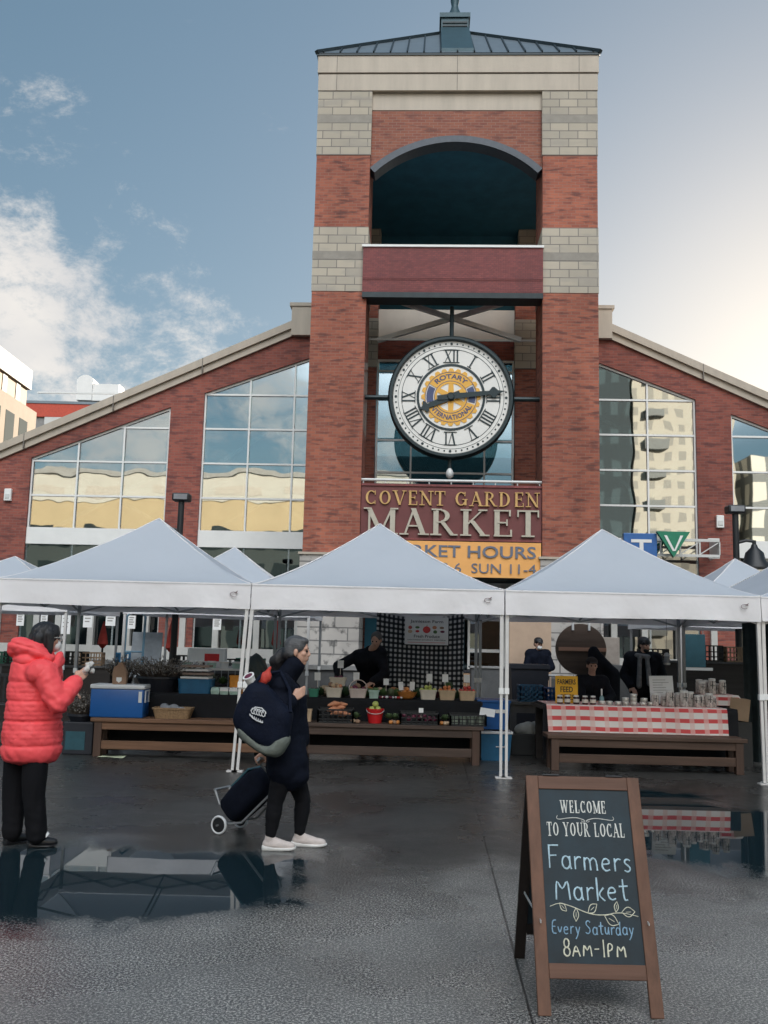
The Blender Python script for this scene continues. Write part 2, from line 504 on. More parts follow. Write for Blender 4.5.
YELLOW = mat('sign_yellow', (0.90, 0.47, 0.02), 0.55, 0, 0.05, 4)
INK = mat('ink_black', (0.012, 0.012, 0.014), 0.6)
JARG = mat('jar_glass', (0.52, 0.46, 0.42), 0.10, 0, 0.85, 30)
JARD = mat('jar_preserve', (0.045, 0.016, 0.014), 0.12, 0, 0.5, 14)
JARLBL = mat('jar_label', (0.70, 0.66, 0.58), 0.6)
LIDW = mat('lid_white', (0.82, 0.79, 0.75), 0.4)
TIN = mat('tin_metal', (0.55, 0.54, 0.50), 0.3, 0.6)
DISCW = wood_mat('disc_brown', (0.085, 0.058, 0.045))
STRIPW = wood_mat('disc_strip', (0.36, 0.20, 0.14))
TEAL = mat('teal_board', (0.022, 0.085, 0.11), 0.6)
TBLUE = mat('sign_blue', (0.03, 0.13, 0.38), 0.4)
VGREEN = mat('sign_green', (0.012, 0.20, 0.11), 0.4)
CONC = mat('concrete', (0.27, 0.265, 0.255), 0.85, 0, 0.2, 3, 0.3, 30)
CONCD = mat('concrete_dark', (0.10, 0.10, 0.10), 0.85, 0, 0.25, 3, 0.3, 30)
GREYC = mat('grey_fabric', (0.24, 0.25, 0.27), 0.85, 0, 0.2, 12)
CHALKW = mat('chalk_white', (0.66, 0.66, 0.62), 0.9, 0, 0.3, 60)
CHALKB = mat('chalk_blue', (0.46, 0.62, 0.70), 0.9, 0, 0.3, 60)
CHALKS = mat('chalk_sky', (0.26, 0.42, 0.56), 0.9, 0, 0.3, 60)
CHALKY = mat('chalk_cream', (0.70, 0.68, 0.54), 0.9, 0, 0.3, 60)
GING_K = gingham_mat('gingham_black', (0.62, 0.61, 0.60), (0.050, 0.052, 0.06), (0.010, 0.011, 0.014), 0.078)
def check_mat(name, white, pink, red, spot, px, pz):
    m, n, l, b, out = nt(name)
    uv = n.new('ShaderNodeUVMap')
    sp = n.new('ShaderNodeSeparateXYZ')
    l.new(uv.outputs[0], sp.inputs[0])
    o2 = []
    for k, per, duty in ((0, px, 0.34), (1, pz, 0.40)):
        dv = n.new('ShaderNodeMath'); dv.operation = 'DIVIDE'; dv.inputs[1].default_value = per
        l.new(sp.outputs[k], dv.inputs[0])
        fr = n.new('ShaderNodeMath'); fr.operation = 'FRACT'
        l.new(dv.outputs[0], fr.inputs[0])
        lt_ = n.new('ShaderNodeMath'); lt_.operation = 'LESS_THAN'; lt_.inputs[1].default_value = duty
        l.new(fr.outputs[0], lt_.inputs[0])
        o2.append(lt_.outputs[0])
    mixes = []
    for a, c in ((white, pink), (red, spot)):
        mx = n.new('ShaderNodeMix'); mx.data_type = 'RGBA'
        mx.inputs[6].default_value = c4(a); mx.inputs[7].default_value = c4(c)
        l.new(o2[0], mx.inputs[0]); mixes.append(mx)
    mz = n.new('ShaderNodeMix'); mz.data_type = 'RGBA'
    l.new(o2[1], mz.inputs[0]); l.new(mixes[0].outputs[2], mz.inputs[6]); l.new(mixes[1].outputs[2], mz.inputs[7])
    l.new(mz.outputs[2], b.inputs['Base Color'])
    b.inputs['Roughness'].default_value = 0.85
    MATS[name] = m
    return m


GING_R = check_mat('check_red', (0.80, 0.74, 0.69), (0.78, 0.58, 0.53), (0.66, 0.085, 0.085), (0.74, 0.34, 0.31), 0.19, 0.135)


# ------------------------------------------------------------------ mesh helpers
class MB:
    def __init__(self):
        self.bm = bmesh.new()

    def add(self, verts, faces, M=None):
        vs = [self.bm.verts.new((M @ Vector(v)) if M else v) for v in verts]
        for f in faces:
            try:
                self.bm.faces.new([vs[i] for i in f])
            except ValueError:
                pass
        return self

    def box(self, a, b, M=None, bev=0.0):
        x0, y0, z0 = a; x1, y1, z1 = b
        if x0 > x1: x0, x1 = x1, x0
        if y0 > y1: y0, y1 = y1, y0
        if z0 > z1: z0, z1 = z1, z0
        if bev <= 0:
            v = [(x0, y0, z0), (x1, y0, z0), (x1, y1, z0), (x0, y1, z0), (x0, y0, z1), (x1, y0, z1), (x1, y1, z1), (x0, y1, z1)]
            f = [(0, 3, 2, 1), (4, 5, 6, 7), (0, 1, 5, 4), (1, 2, 6, 5), (2, 3, 7, 6), (3, 0, 4, 7)]
            return self.add(v, f, M)
        t = bmesh.new()
        bmesh.ops.create_cube(t, size=1)
        for v in t.verts:
            v.co = Vector(((x0 + x1) / 2 + v.co.x * (x1 - x0), (y0 + y1) / 2 + v.co.y * (y1 - y0), (z0 + z1) / 2 + v.co.z * (z1 - z0)))
        bmesh.ops.bevel(t, geom=t.edges[:], offset=bev, segments=2, affect='EDGES', profile=0.5)
        self.merge(t, M)
        return self

    def cbox(self, c, s, M=None, bev=0.0):
        return self.box((c[0] - s[0] / 2, c[1] - s[1] / 2, c[2] - s[2] / 2), (c[0] + s[0] / 2, c[1] + s[1] / 2, c[2] + s[2] / 2), M, bev)

    def merge(self, t, M=None):
        t.verts.index_update()
        vs = [self.bm.verts.new((M @ v.co) if M else v.co) for v in t.verts]
        for f in t.faces:
            try:
                self.bm.faces.new([vs[v.index] for v in f.verts])
            except ValueError:
                pass
        t.free()
        return self

    def bar(self, p0, p1, w, h=None, up=(0, 0, 1)):
        """square bar between two points"""
        h = h or w
        p0, p1 = Vector(p0), Vector(p1)
        d = (p1 - p0).normalized()
        u = Vector(up)
        if abs(d.dot(u)) > 0.98:
            u = Vector((0, 1, 0))
        s = d.cross(u).normalized(); u = s.cross(d)
        v = []
        for p in (p0, p1):
            for a, b in ((-1, -1), (1, -1), (1, 1), (-1, 1)):
                v.append(p + s * (a * w / 2) + u * (b * h / 2))
        return self.add(v, [(0, 3, 2, 1), (4, 5, 6, 7), (0, 1, 5, 4), (1, 2, 6, 5), (2, 3, 7, 6), (3, 0, 4, 7)])

    def tube(self, pts, r, n=8, caps=True):
        pts = [Vector(p) for p in pts]
        rs = r if isinstance(r, (list, tuple)) else [r] * len(pts)
        rings = []
        prev = None
        for i, p in enumerate(pts):
            d = (pts[min(i + 1, len(pts) - 1)] - pts[max(i - 1, 0)]).normalized()
            if prev is None:
                a = Vector((0, 0, 1)) if abs(d.z) < 0.9 else Vector((1, 0, 0))
                s = d.cross(a).normalized()
            else:
                s = (prev - d * prev.dot(d)).normalized()
            prev = s
            u = d.cross(s)
            rings.append([self.bm.verts.new(p + (s * math.cos(2 * PI * k / n) + u * math.sin(2 * PI * k / n)) * rs[i]) for k in range(n)])
        for a, b in zip(rings, rings[1:]):
            for k in range(n):
                self.bm.faces.new((a[k], a[(k + 1) % n], b[(k + 1) % n], b[k]))
        if caps:
            self.bm.faces.new(rings[0][::-1]); self.bm.faces.new(rings[-1])
        return self

    def lathe(self, prof, c=(0, 0, 0), n=16, M=None):
        t = bmesh.new()
        rings = []
        for r, z in prof:
            rings.append([t.verts.new((c[0] + r * math.cos(2 * PI * k / n), c[1] + r * math.sin(2 * PI * k / n), c[2] + z)) for k in range(n)])
        for a, b in zip(rings, rings[1:]):
            for k in range(n):
                t.faces.new((a[k], a[(k + 1) % n], b[(k + 1) % n], b[k]))
        t.faces.new(rings[0][::-1]); t.faces.new(rings[-1])
        return self.merge(t, M)

    def loft(self, rings, caps=True):
        rs = [[self.bm.verts.new(p) for p in ring] for ring in rings]
        n = len(rs[0])
        for a, b in zip(rs, rs[1:]):
            for k in range(n):
                self.bm.faces.new((a[k], a[(k + 1) % n], b[(k + 1) % n], b[k]))
        if caps:
            self.bm.faces.new(rs[0][::-1]); self.bm.faces.new(rs[-1])
        return self

    def prism(self, poly, y0, y1, M=None):
        """polygon in (x, z) extruded from y0 to y1"""
        n = len(poly)
        v = [(p[0], y0, p[1]) for p in poly] + [(p[0], y1, p[1]) for p in poly]
        f = [tuple(range(n)), tuple(range(2 * n - 1, n - 1, -1))]
        f += [(i, i + n, (i + 1) % n + n, (i + 1) % n) for i in range(n)]
        return self.add(v, f, M)

    def sphere(self, c, r, nu=16, nv=10, M=None, rad=None):
        t = bmesh.new()
        bmesh.ops.create_uvsphere(t, u_segments=nu, v_segments=nv, radius=1)
        rr = rad or (r, r, r)
        for v in t.verts:
            v.co = Vector((v.co.x * rr[0], v.co.y * rr[1], v.co.z * rr[2]))
            if M: v.co = M @ v.co
            v.co += Vector(c)
        return self.merge(t)

    def grid(self, fn, nu, nv, uvfn=None):
        vs = [[self.bm.verts.new(fn(i / nu, j / nv)) for j in range(nv + 1)] for i in range(nu + 1)]
        lay = self.bm.loops.layers.uv.verify() if uvfn else None
        for i in range(nu):
            for j in range(nv):
                f = self.bm.faces.new((vs[i][j], vs[i + 1][j], vs[i + 1][j + 1], vs[i][j + 1]))
                if uvfn:
                    for lp, (a, b) in zip(f.loops, ((i, j), (i + 1, j), (i + 1, j + 1), (i, j + 1))):
                        lp[lay].uv = uvfn(a / nu, b / nv)
        return self

    def mesh(self, name, m, smooth=False):
        bmesh.ops.recalc_face_normals(self.bm, faces=self.bm.faces[:])
        me = bpy.data.meshes.new(name)
        self.bm.to_mesh(me); self.bm.free()
        me.materials.append(m)
        if smooth:
            for p in me.polygons:
                p.use_smooth = True
            if smooth != 'all':
                me.set_sharp_from_angle(angle=R(38))
        return me

    def build(self, name, m, parent=None, smooth=False, label=None):
        o = bpy.data.objects.new(name, self.mesh(name, m, smooth))
        COL.objects.link(o)
        if parent:
            o.parent = parent
        if label:
            o['label'] = label
        return o


def tag(o, label, cat, group=None):
    o['label'] = label; o['category'] = cat
    if group: o['group'] = group
    return o


def T(name, label, cat, loc=(0, 0, 0), rz=0.0, group=None):
    o = bpy.data.objects.new(name, None)
    o.empty_display_size = 0.2
    COL.objects.link(o)
    o.location = loc; o.rotation_euler = (0, 0, rz)
    return tag(o, label, cat, group)


def struct(o):
    o['kind'] = 'structure'
    return o


def dup(root, loc, rz, label, group=None):
    r = root.copy(); COL.objects.link(r)
    r.location = loc; r.rotation_euler = (0, 0, rz); r['label'] = label
    if group: r['group'] = group
    for ch in list(root.children):
        c = ch.copy(); COL.objects.link(c); c.parent = r
        for g in list(ch.children):
            d = g.copy(); COL.objects.link(d); d.parent = c
    return r


def flat_text(s, size=1.0, ext=0.01, offset=0.0):
    """plain sans letters as raw mesh data, centred, in the x-z plane facing -y"""
    cu = bpy.data.curves.new('lettering', 'FONT')
    cu.body = s; cu.size = size; cu.extrude = ext; cu.offset = offset
    cu.align_x = 'CENTER'; cu.align_y = 'CENTER'; cu.resolution_u = 3
    o = bpy.data.objects.new('lettering', cu)
    COL.objects.link(o)
    dg = bpy.context.evaluated_depsgraph_get()
    me = bpy.data.meshes.new_from_object(o.evaluated_get(dg))
    vs = [Vector((v.co.x, -v.co.z, v.co.y)) for v in me.vertices]
    fs = [tuple(p.vertices) for p in me.polygons]
    bpy.data.objects.remove(o); bpy.data.curves.remove(cu); bpy.data.meshes.remove(me)
    return vs, fs


def fit_text(s, x0, x1, z0, z1, y, ext=0.01, offset=0.0, M=None):
    """MB holding text stretched into a box"""
    vs, fs = flat_text(s, 1.0, ext, offset)
    ax, bx = min(v.x for v in vs), max(v.x for v in vs)
    az, bz = min(v.z for v in vs), max(v.z for v in vs)
    out = [Vector((x0 + (v.x - ax) / (bx - ax) * (x1 - x0), y + v.y, z0 + (v.z - az) / (bz - az) * (z1 - z0))) for v in vs]
    return MB().add(out, fs, M)


# serif capitals made of strokes: ('l', x0, y0, x1, y1, width) and ('a', cx, cy, rx, ry, deg0, deg1, side width, top width)
K, N_, H_ = 0.17, 0.07, 0.06
def _sf(x, y, w=0.34):
    return ('l', x - w / 2, y, x + w / 2, y, H_)
SERIF = {
    'C': (0.80, [('a', .42, .5, .36, .47, 50, 310, K, N_), ('l', .66, .68, .66, .97, .06), ('l', .66, .03, .66, .27, .06)]),
    'O': (0.88, [('a', .44, .5, .36, .47, 0, 360, K, N_)]),
    'V': (0.86, [('l', .14, 1, .46, 0, K), ('l', .46, 0, .74, 1, N_), _sf(.14, .97), _sf(.74, .97, .28)]),
    'E': (0.72, [('l', .2, 0, .2, 1, K), ('l', .1, .03, .66, .03, H_), ('l', .1, .97, .62, .97, H_), ('l', .2, .52, .5, .52, H_), ('l', .63, 0, .63, .26, .06), ('l', .59, .76, .59, 1, .06), ('l', .5, .40, .5, .64, .05)]),
    'N': (0.90, [('l', .18, 0, .18, 1, N_), ('l', .14, 1, .74, 0, K), ('l', .74, 0, .74, 1, N_), _sf(.18, .03), _sf(.74, .97), _sf(.10, .97, .2)]),
    'T': (0.74, [('l', .37, 0, .37, 1, K), ('l', .04, .97, .70, .97, H_), _sf(.37, .03, .4), ('l', .06, .74, .06, 1, .05), ('l', .68, .74, .68, 1, .05)]),
    'G': (0.88, [('a', .42, .5, .36, .47, 50, 325, K, N_), ('l', .66, .68, .66, .97, .06), ('l', .70, .06, .70, .46, K * .9), _sf(.66, .45, .34)]),
    'A': (0.86, [('l', .16, 0, .44, 1, N_), ('l', .42, 1, .74, 0, K), ('l', .24, .34, .62, .34, H_), _sf(.14, .03, .28), _sf(.74, .03, .34)]),
    'R': (0.86, [('l', .2, 0, .2, 1, K), ('a', .36, .74, .26, .235, -90, 90, K * .9, H_), ('l', .2, .97, .38, .97, H_), ('l', .2, .50, .38, .50, H_), ('l', .40, .5, .72, 0, K * .9), _sf(.2, .03), _sf(.76, .03, .22), ('l', .06, .97, .2, .97, H_)]),
    'D': (0.90, [('l', .2, 0, .2, 1, K), ('a', .36, .5, .38, .47, -90, 90, K, H_), ('l', .06, .97, .38, .97, H_), ('l', .06, .03, .38, .03, H_)]),
    'M': (1.04, [('l', .16, 0, .16, 1, N_), ('l', .14, 1, .52, .06, K), ('l', .52, .06, .86, 1, N_), ('l', .88, 0, .88, 1, K), _sf(.16, .03, .28), _sf(.88, .03), _sf(.08, .97, .2), _sf(.94, .97, .22)]),
    'K': (0.90, [('l', .2, 0, .2, 1, K), ('l', .24, .42, .72, 1, N_), ('l', .38, .58, .76, 0, K), _sf(.2, .03), _sf(.2, .97), _sf(.72, .97, .28), _sf(.78, .03, .3)]),
    'W': (1.20, [('l', .14, 1, .36, 0, K * .9), ('l', .36, 0, .60, .95, N_), ('l', .58, 1, .82, 0, K * .9), ('l', .82, 0, 1.06, 1, N_), _sf(.14, .97, .28), _sf(.58, .97, .26), _sf(1.06, .97, .24)]),
    'L': (0.70, [('l', .2, 0, .2, 1, K), ('l', .1, .03, .62, .03, H_), _sf(.2, .97), ('l', .61, 0, .61, .28, .06)]),
    'Y': (0.82, [('l', .12, 1, .40, .45, K), ('l', .42, .45, .68, 1, N_), ('l', .40, 0, .40, .5, K), _sf(.12, .97, .28), _sf(.68, .97, .26), _sf(.40, .03)]),
    'U': (0.88, [('l', .2, .3, .2, 1, K), ('a', .46, .32, .26, .29, 180, 360, K * .8, N_), ('l', .72, .3, .72, 1, N_), _sf(.2, .97), _sf(.72, .97, .26)]),
}


def serif_text(s, x0, x1, z0, z1, y, depth, M=None, thin=1.0, gap=0.06):
    """every stroke is a slab a hair deeper than the one before, so no faces share a plane"""
    adv, pos = 0.0, []
    for ch in s:
        pos.append(adv)
        adv += 0.5 if ch == ' ' else SERIF[ch][0] + gap
    adv -= gap
    sx, sz = (x1 - x0) / adv, (z1 - z0)
    mb = MB()
    eps = depth * 0.05
    for ch, p in zip(s, pos):
        if ch == ' ':
            continue
        for i, st in enumerate(SERIF[ch][1]):
            d = depth + eps * i
            if st[0] == 'l':
                _, ax, ay, bx, by, w = st
                w *= thin
                dx, dy = bx - ax, by - ay
                if abs(dy) < 1e-6:        # horizontal
                    q = [(ax, ay - w / 2), (bx, ay - w / 2), (bx, ay + w / 2), (ax, ay + w / 2)]
                else:
                    q = [(ax - w / 2, ay), (ax + w / 2, ay), (bx + w / 2, by), (bx - w / 2, by)]
                mb.prism([(x0 + (p + a) * sx, z0 + b * sz) for a, b in q], y - d, y, M)
            else:
                _, cx, cy, rx, ry, a0, a1, ws, wt = st
                ws *= thin; wt *= thin
                n = 22
                o, i_ = [], []
                for k in range(n + 1):
                    a = R(a0 + (a1 - a0) * k / n)
                    ca, sa = math.cos(a), math.sin(a)
                    o.append((cx + (rx) * ca, cy + ry * sa))
                    i_.append((cx + (rx - ws) * ca, cy + (ry - wt) * sa))
                for k in range(n):
                    q = [o[k], o[k + 1], i_[k + 1], i_[k]]
                    mb.prism([(x0 + (p + a) * sx, z0 + b * sz) for a, b in q], y - d, y, M)
    return mb


# ------------------------------------------------------------------ soft bodies: many tapered capsules fused into one skin
def cap_pts(p0, p1, r0, r1, n=14):
    p0, p1 = Vector(p0), Vector(p1)
    d = p1 - p0
    L = d.length
    d = d / L if L > 1e-6 else Vector((0, 0, 1))
    a = Vector((0, 0, 1)) if abs(d.z) < 0.9 else Vector((1, 0, 0))
    s = d.cross(a).normalized(); u = d.cross(s)
    rings = []
    for t in (-80, -50, -20, 0):
        rings.append((p0 + d * (r0 * math.sin(R(t))), r0 * math.cos(R(t))))
    for t in (0.01, 20, 50, 80):
        rings.append((p1 + d * (r1 * math.sin(R(t))), r1 * math.cos(R(t))))
    return [[c + (s * math.cos(2 * PI * k / n) + u * math.sin(2 * PI * k / n)) * r for k in range(n)] for c, r in rings]


def blob(name, pieces, voxel, m, parent=None, disp=None, smooth=3, label=None):
    mb = MB()
    for pc in pieces:
        if pc[0] == 'c':
            mb.loft(cap_pts(*pc[1:]))
        else:
            mb.sphere(pc[1], 1, 18, 12, pc[3] if len(pc) > 3 else None, pc[2])
    me = mb.mesh(name, m)
    o = bpy.data.objects.new(name, me)
    COL.objects.link(o)
    md = o.modifiers.new('r', 'REMESH'); md.mode = 'VOXEL'; md.voxel_size = voxel; md.use_smooth_shade = True
    ms = o.modifiers.new('s', 'SMOOTH'); ms.factor = 0.5; ms.iterations = smooth
    dg = bpy.context.evaluated_depsgraph_get()
    me2 = bpy.data.meshes.new_from_object(o.evaluated_get(dg))
    bpy.data.objects.remove(o); bpy.data.meshes.remove(me)
    if disp:
        nv = [v.normal.copy() for v in me2.vertices]
        for v, nn in zip(me2.vertices, nv):
            v.co = v.co + nn * disp(v.co, nn)
    me2.materials.clear(); me2.materials.append(m)
    for p in me2.polygons:
        p.use_smooth = True
    me2.name = name
    o = bpy.data.objects.new(name, me2)
    COL.objects.link(o)
    if parent: o.parent = parent
    if label: o['label'] = label
    return o


def V(*a):
    return Vector(a)


def hand(w, d, nrm, side, curl=0.5, k=1.0):
    """palm, four fingers of different length and a thumb; d along the forearm, nrm out of the back of the hand, side towards the thumb"""
    w, d, nrm, side = Vector(w), Vector(d).normalized(), Vector(nrm).normalized(), Vector(side).normalized()
    P = []
    for s in (-0.028, -0.010, 0.010, 0.027):
        P.append(('c', w + side * s * 0.6 * k, w + (d * 0.085 + side * s) * k, 0.015 * k, 0.0125 * k))
    for s, L in ((-0.029, 0.062), (-0.0098, 0.078), (0.0098, 0.085), (0.0285, 0.076)):
        p = w + (d * 0.088 + side * s) * k
        ang = 0.0
        for j, f in enumerate((0.46, 0.31, 0.23)):
            ang += curl * (0.55, 1.1, 0.8)[j]
            q = p + (d * math.cos(ang) - nrm * math.sin(ang)) * (L * f * k)
            P.append(('c', p, q, (0.0092 - 0.0009 * j) * k, (0.0086 - 0.0012 * j) * k))
            p = q
    p = w + (d * 0.022 + side * 0.026) * k
    q = p + (d * 0.6 + side * 0.75 - nrm * 0.3).normalized() * 0.036 * k
    r = q + (d * 0.95 + side * (0.3 - curl * 0.6) - nrm * (0.2 + 0.6 * curl)).normalized() * 0.034 * k
    P += [('c', p, q, 0.0125 * k, 0.0110 * k), ('c', q, r, 0.0105 * k, 0.0085 * k)]
    return P


def head(c, f, up=(0, 0, 1), k=1.0):
    """skull, jaw, nose, brow, lips, chin and ears; c centre of the head, f where the face looks"""
    f = Vector(f).normalized(); up = Vector(up).normalized()
    s = f.cross(up).normalized(); up = s.cross(f)
    M = Matrix((s, f, up)).transposed()
    c = Vector(c)
    q = lambda x, y, z: c + (s * x + f * y + up * z) * k
    P = [('e', q(0, -0.012, 0.028), (0.074 * k, 0.094 * k, 0.084 * k), M),
         ('e', q(0, 0.022, -0.035), (0.058 * k, 0.066 * k, 0.075 * k), M),
         ('e', q(0, 0.052, -0.092), (0.026 * k, 0.024 * k, 0.020 * k), M),
         ('c', q(0, 0.080, 0.012), q(0, 0.096, -0.024), 0.0085 * k, 0.0115 * k),
         ('c', q(-0.012, 0.092, -0.030), q(0.012, 0.092, -0.030), 0.009 * k, 0.009 * k),
         ('c', q(-0.036, 0.072, 0.022), q(0.036, 0.072, 0.022), 0.011 * k, 0.011 * k),
         ('c', q(-0.018, 0.080, -0.055), q(0.018, 0.080, -0.055), 0.0085 * k, 0.0085 * k),
         ('c', q(-0.014, 0.080, -0.066), q(0.014, 0.080, -0.066), 0.0085 * k, 0.0085 * k),
         ('e', q(-0.038, 0.056, -0.02), (0.022 * k, 0.02 * k, 0.022 * k), M), ('e', q(0.038, 0.056, -0.02), (0.022 * k, 0.02 * k, 0.022 * k), M),
         ('e', q(-0.076, -0.004, -0.012), (0.008 * k, 0.018 * k, 0.030 * k), M), ('e', q(0.076, -0.004, -0.012), (0.008 * k, 0.018 * k, 0.030 * k), M)]
    return P, q, M


def eyes(q, parent, k=1.0):
    for sx in (-1, 1):
        MB().sphere(q(sx * 0.030, 0.079, 0.003), 0.0105 * k, 10, 8).build('eye', EYEK, parent, True)
    MB().tube([q(-0.02, 0.090, -0.0605), q(0, 0.0915, -0.0595), q(0.02, 0.090, -0.0605)], 0.0022 * k, 6).build('mouth', mat('lip', (0.28, 0.10, 0.09), 0.5), parent, True)


def fig_pieces(J, grow=0.0):
    """torso, limbs of a figure from its joints"""
    P = []
    sl, sr, hl, hr = J['sl'], J['sr'], J['hl'], J['hr']
    chest = (sl + sr) / 2
    pelvis = (hl + hr) / 2
    mid = chest.lerp(pelvis, 0.55)
    g = grow
    P += [('c', sl, sr, 0.075 + g, 0.075 + g)]
    for a, b in ((sl, hl), (sr, hr)):
        i0 = a.lerp(chest, 0.42) - V(0, 0, 0.06)
        P += [('c', i0, mid.lerp((a + b) / 2, 0.45), 0.115 + g, 0.100 + g), ('c', mid.lerp((a + b) / 2, 0.45), b.lerp(pelvis, 0.15), 0.100 + g, 0.118 + g)]
    return P


def arm(s, e, w, g=0.0, r=(0.056, 0.046, 0.030)):
    return [('c', s, e, r[0] + g, r[1] + g), ('c', e, w, r[1] * 0.95 + g, r[2] + g)]


def leg(h, k, a, g=0.0, r=(0.088, 0.058, 0.040)):
    return [('c', h, k, r[0] + g, r[1] + g), ('c', k, k.lerp(a, 0.35), r[1] + g, r[1] * 1.02 + g), ('c', k.lerp(a, 0.35), a, r[1] * 1.02 + g, r[2] + g)]

# ------------------------------------------------------------------ the ground of the square
GX0, GS = 0.46, 0.0537                     # the slab joint that runs towards the tower


def ground_mat():
    m, n, l, b, out = nt('wet_paving')
    geo = n.new('ShaderNodeNewGeometry')
    sp = n.new('ShaderNodeSeparateXYZ')
    l.new(geo.outputs['Position'], sp.inputs[0])

    def math_(op, a, b_=None, c=None):
        q = n.new('ShaderNodeMath'); q.operation = op
        for i, v in enumerate((a, b_, c)):
            if v is None: continue
            if isinstance(v, (int, float)): q.inputs[i].default_value = v
            else: l.new(v, q.inputs[i])
        return q.outputs[0]

    def noise_(scale, det=4, rough=0.6, dist=0.0):
        q = n.new('ShaderNodeTexNoise')
        q.inputs['Scale'].default_value = scale; q.inputs['Detail'].default_value = det
        q.inputs['Roughness'].default_value = rough; q.inputs['Distortion'].default_value = dist
        l.new(geo.outputs['Position'], q.inputs['Vector'])
        return q.outputs['Fac']

    def remap(v, a, b_, c=0.0, d=1.0, smooth=True):
        q = n.new('ShaderNodeMapRange')
        if smooth: q.interpolation_type = 'SMOOTHSTEP'
        for k, x in zip(('From Min', 'From Max', 'To Min', 'To Max'), (a, b_, c, d)):
            q.inputs[k].default_value = x
        l.new(v, q.inputs['Value'])
        return q.outputs[0]

    x, y = sp.outputs[0], sp.outputs[1]
    shape_n = noise_(1.1, 6, 0.62, 0.5)

    def ellipse(cx, cy, rx, ry, rot=0.0):
        ca, sa = math.cos(rot), math.sin(rot)
        dx = math_('SUBTRACT', x, cx); dy = math_('SUBTRACT', y, cy)
        u = math_('DIVIDE', math_('ADD', math_('MULTIPLY', dx, ca), math_('MULTIPLY', dy, sa)), rx)
        v = math_('DIVIDE', math_('SUBTRACT', math_('MULTIPLY', dy, ca), math_('MULTIPLY', dx, sa)), ry)
        return math_('SQRT', math_('ADD', math_('MULTIPLY', u, u), math_('MULTIPLY', v, v)))

    d1 = ellipse(-1.85, 6.35, 1.55, 1.05)
    d2 = ellipse(2.95, 8.7, 1.15, 2.15, 0.10)
    dm = math_('MINIMUM', d1, d2)
    # < 0 inside a puddle
    e = math_('ADD', math_('SUBTRACT', dm, 1.0), math_('ADD', math_('MULTIPLY', math_('SUBTRACT', shape_n, 0.5), 1.3), math_('MULTIPLY', math_('SUBTRACT', noise_(55, 3, 0.7), 0.5), 0.55)))
    puddle = remap(e, -0.16, 0.17, 1, 0)
    damp = remap(e, 0.0, 0.9, 1, 0)
    # a big soft dampness all over the square, and lighter speckled stretches in front
    big = noise_(0.45, 5, 0.6)
    grain = noise_(78, 5, 0.88)
    grain2 = noise_(260, 2, 0.6)
    speck = remap(grain, 0.485, 0.60, 0, 1)
    col_n = n.new('ShaderNodeMix'); col_n.data_type = 'RGBA'
    l.new(speck, col_n.inputs[0])
    col_n.inputs[6].default_value = (0.070, 0.072, 0.073, 1)
    col_n.inputs[7].default_value = (0.64, 0.61, 0.56, 1)
    bigm = n.new('ShaderNodeMix'); bigm.data_type = 'RGBA'; bigm.blend_type = 'MULTIPLY'
    bigm.inputs[0].default_value = 1
    l.new(col_n.outputs[2], bigm.inputs[6])
    dry_sheen = remap(math_('ADD', y, math_('MULTIPLY', math_('SUBTRACT', shape_n, 0.5), 5.0)), 5.2, 8.0, 1.05, 0.20)  # lighter in front: drier paving, plus sky sheen put into the colour
    l.new(math_('MULTIPLY', dry_sheen, remap(big, 0.3, 0.7, 0.7, 1.2)), bigm.inputs[7])
    wet = n.new('ShaderNodeMix'); wet.data_type = 'RGBA'
    l.new(puddle, wet.inputs[0])
    l.new(bigm.outputs[2], wet.inputs[6])
    wet.inputs[7].default_value = (0.010, 0.022, 0.028, 1)
    # joints
    jx = math_('SUBTRACT', math_('SUBTRACT', x, GX0), math_('MULTIPLY', y, GS))
    jm = math_('ABSOLUTE', math_('SUBTRACT', math_('FRACT', math_('ADD', math_('DIVIDE', jx, 11.0), 0.5)), 0.5))
    j1 = remap(math_('MULTIPLY', jm, 11.0), 0.003, 0.009, 0.85, 0)
    jy = math_('ABSOLUTE', math_('SUBTRACT', math_('FRACT', math_('ADD', math_('DIVIDE', math_('ADD', y, math_('MULTIPLY', x, -GS)), 3.6), 0.42)), 0.5))
    j2 = remap(math_('MULTIPLY', jy, 3.6), 0.003, 0.007, 0.0, 0)
    jj = math_('MAXIMUM', j1, j2)
    fin = n.new('ShaderNodeMix'); fin.data_type = 'RGBA'
    l.new(jj, fin.inputs[0])
    l.new(wet.outputs[2], fin.inputs[6])
    fin.inputs[7].default_value = (0.008, 0.009, 0.010, 1)
    l.new(fin.outputs[2], b.inputs['Base Color'])
    patch = remap(noise_(0.9, 6, 0.65, 0.3), 0.38, 0.62, 0.0, 0.16)
    rough = math_('SUBTRACT', math_('ADD', 0.24, patch), math_('MULTIPLY', damp, 0.13))
    rough = math_('MULTIPLY', rough, math_('SUBTRACT', 1.0, math_('MULTIPLY', puddle, 0.93)))
    l.new(rough, b.inputs['Roughness'])
    b.inputs['IOR'].default_value = 1.40
    l.new(math_('SUBTRACT', 0.62, math_('MULTIPLY', puddle, 0.24)), b.inputs['Specular IOR Level'])
    hgt = math_('ADD', math_('MULTIPLY', grain, 0.8), math_('MULTIPLY', grain2, 0.4))
    hgt = math_('SUBTRACT', hgt, math_('MULTIPLY', jj, 1.5))
    bp = n.new('ShaderNodeBump')
    bp.inputs['Distance'].default_value = 0.006
    l.new(math_('MULTIPLY', math_('SUBTRACT', 1.0, puddle), 0.32), bp.inputs['Strength'])
    l.new(hgt, bp.inputs['Height'])
    l.new(bp.outputs[0], b.inputs['Normal'])
    return m


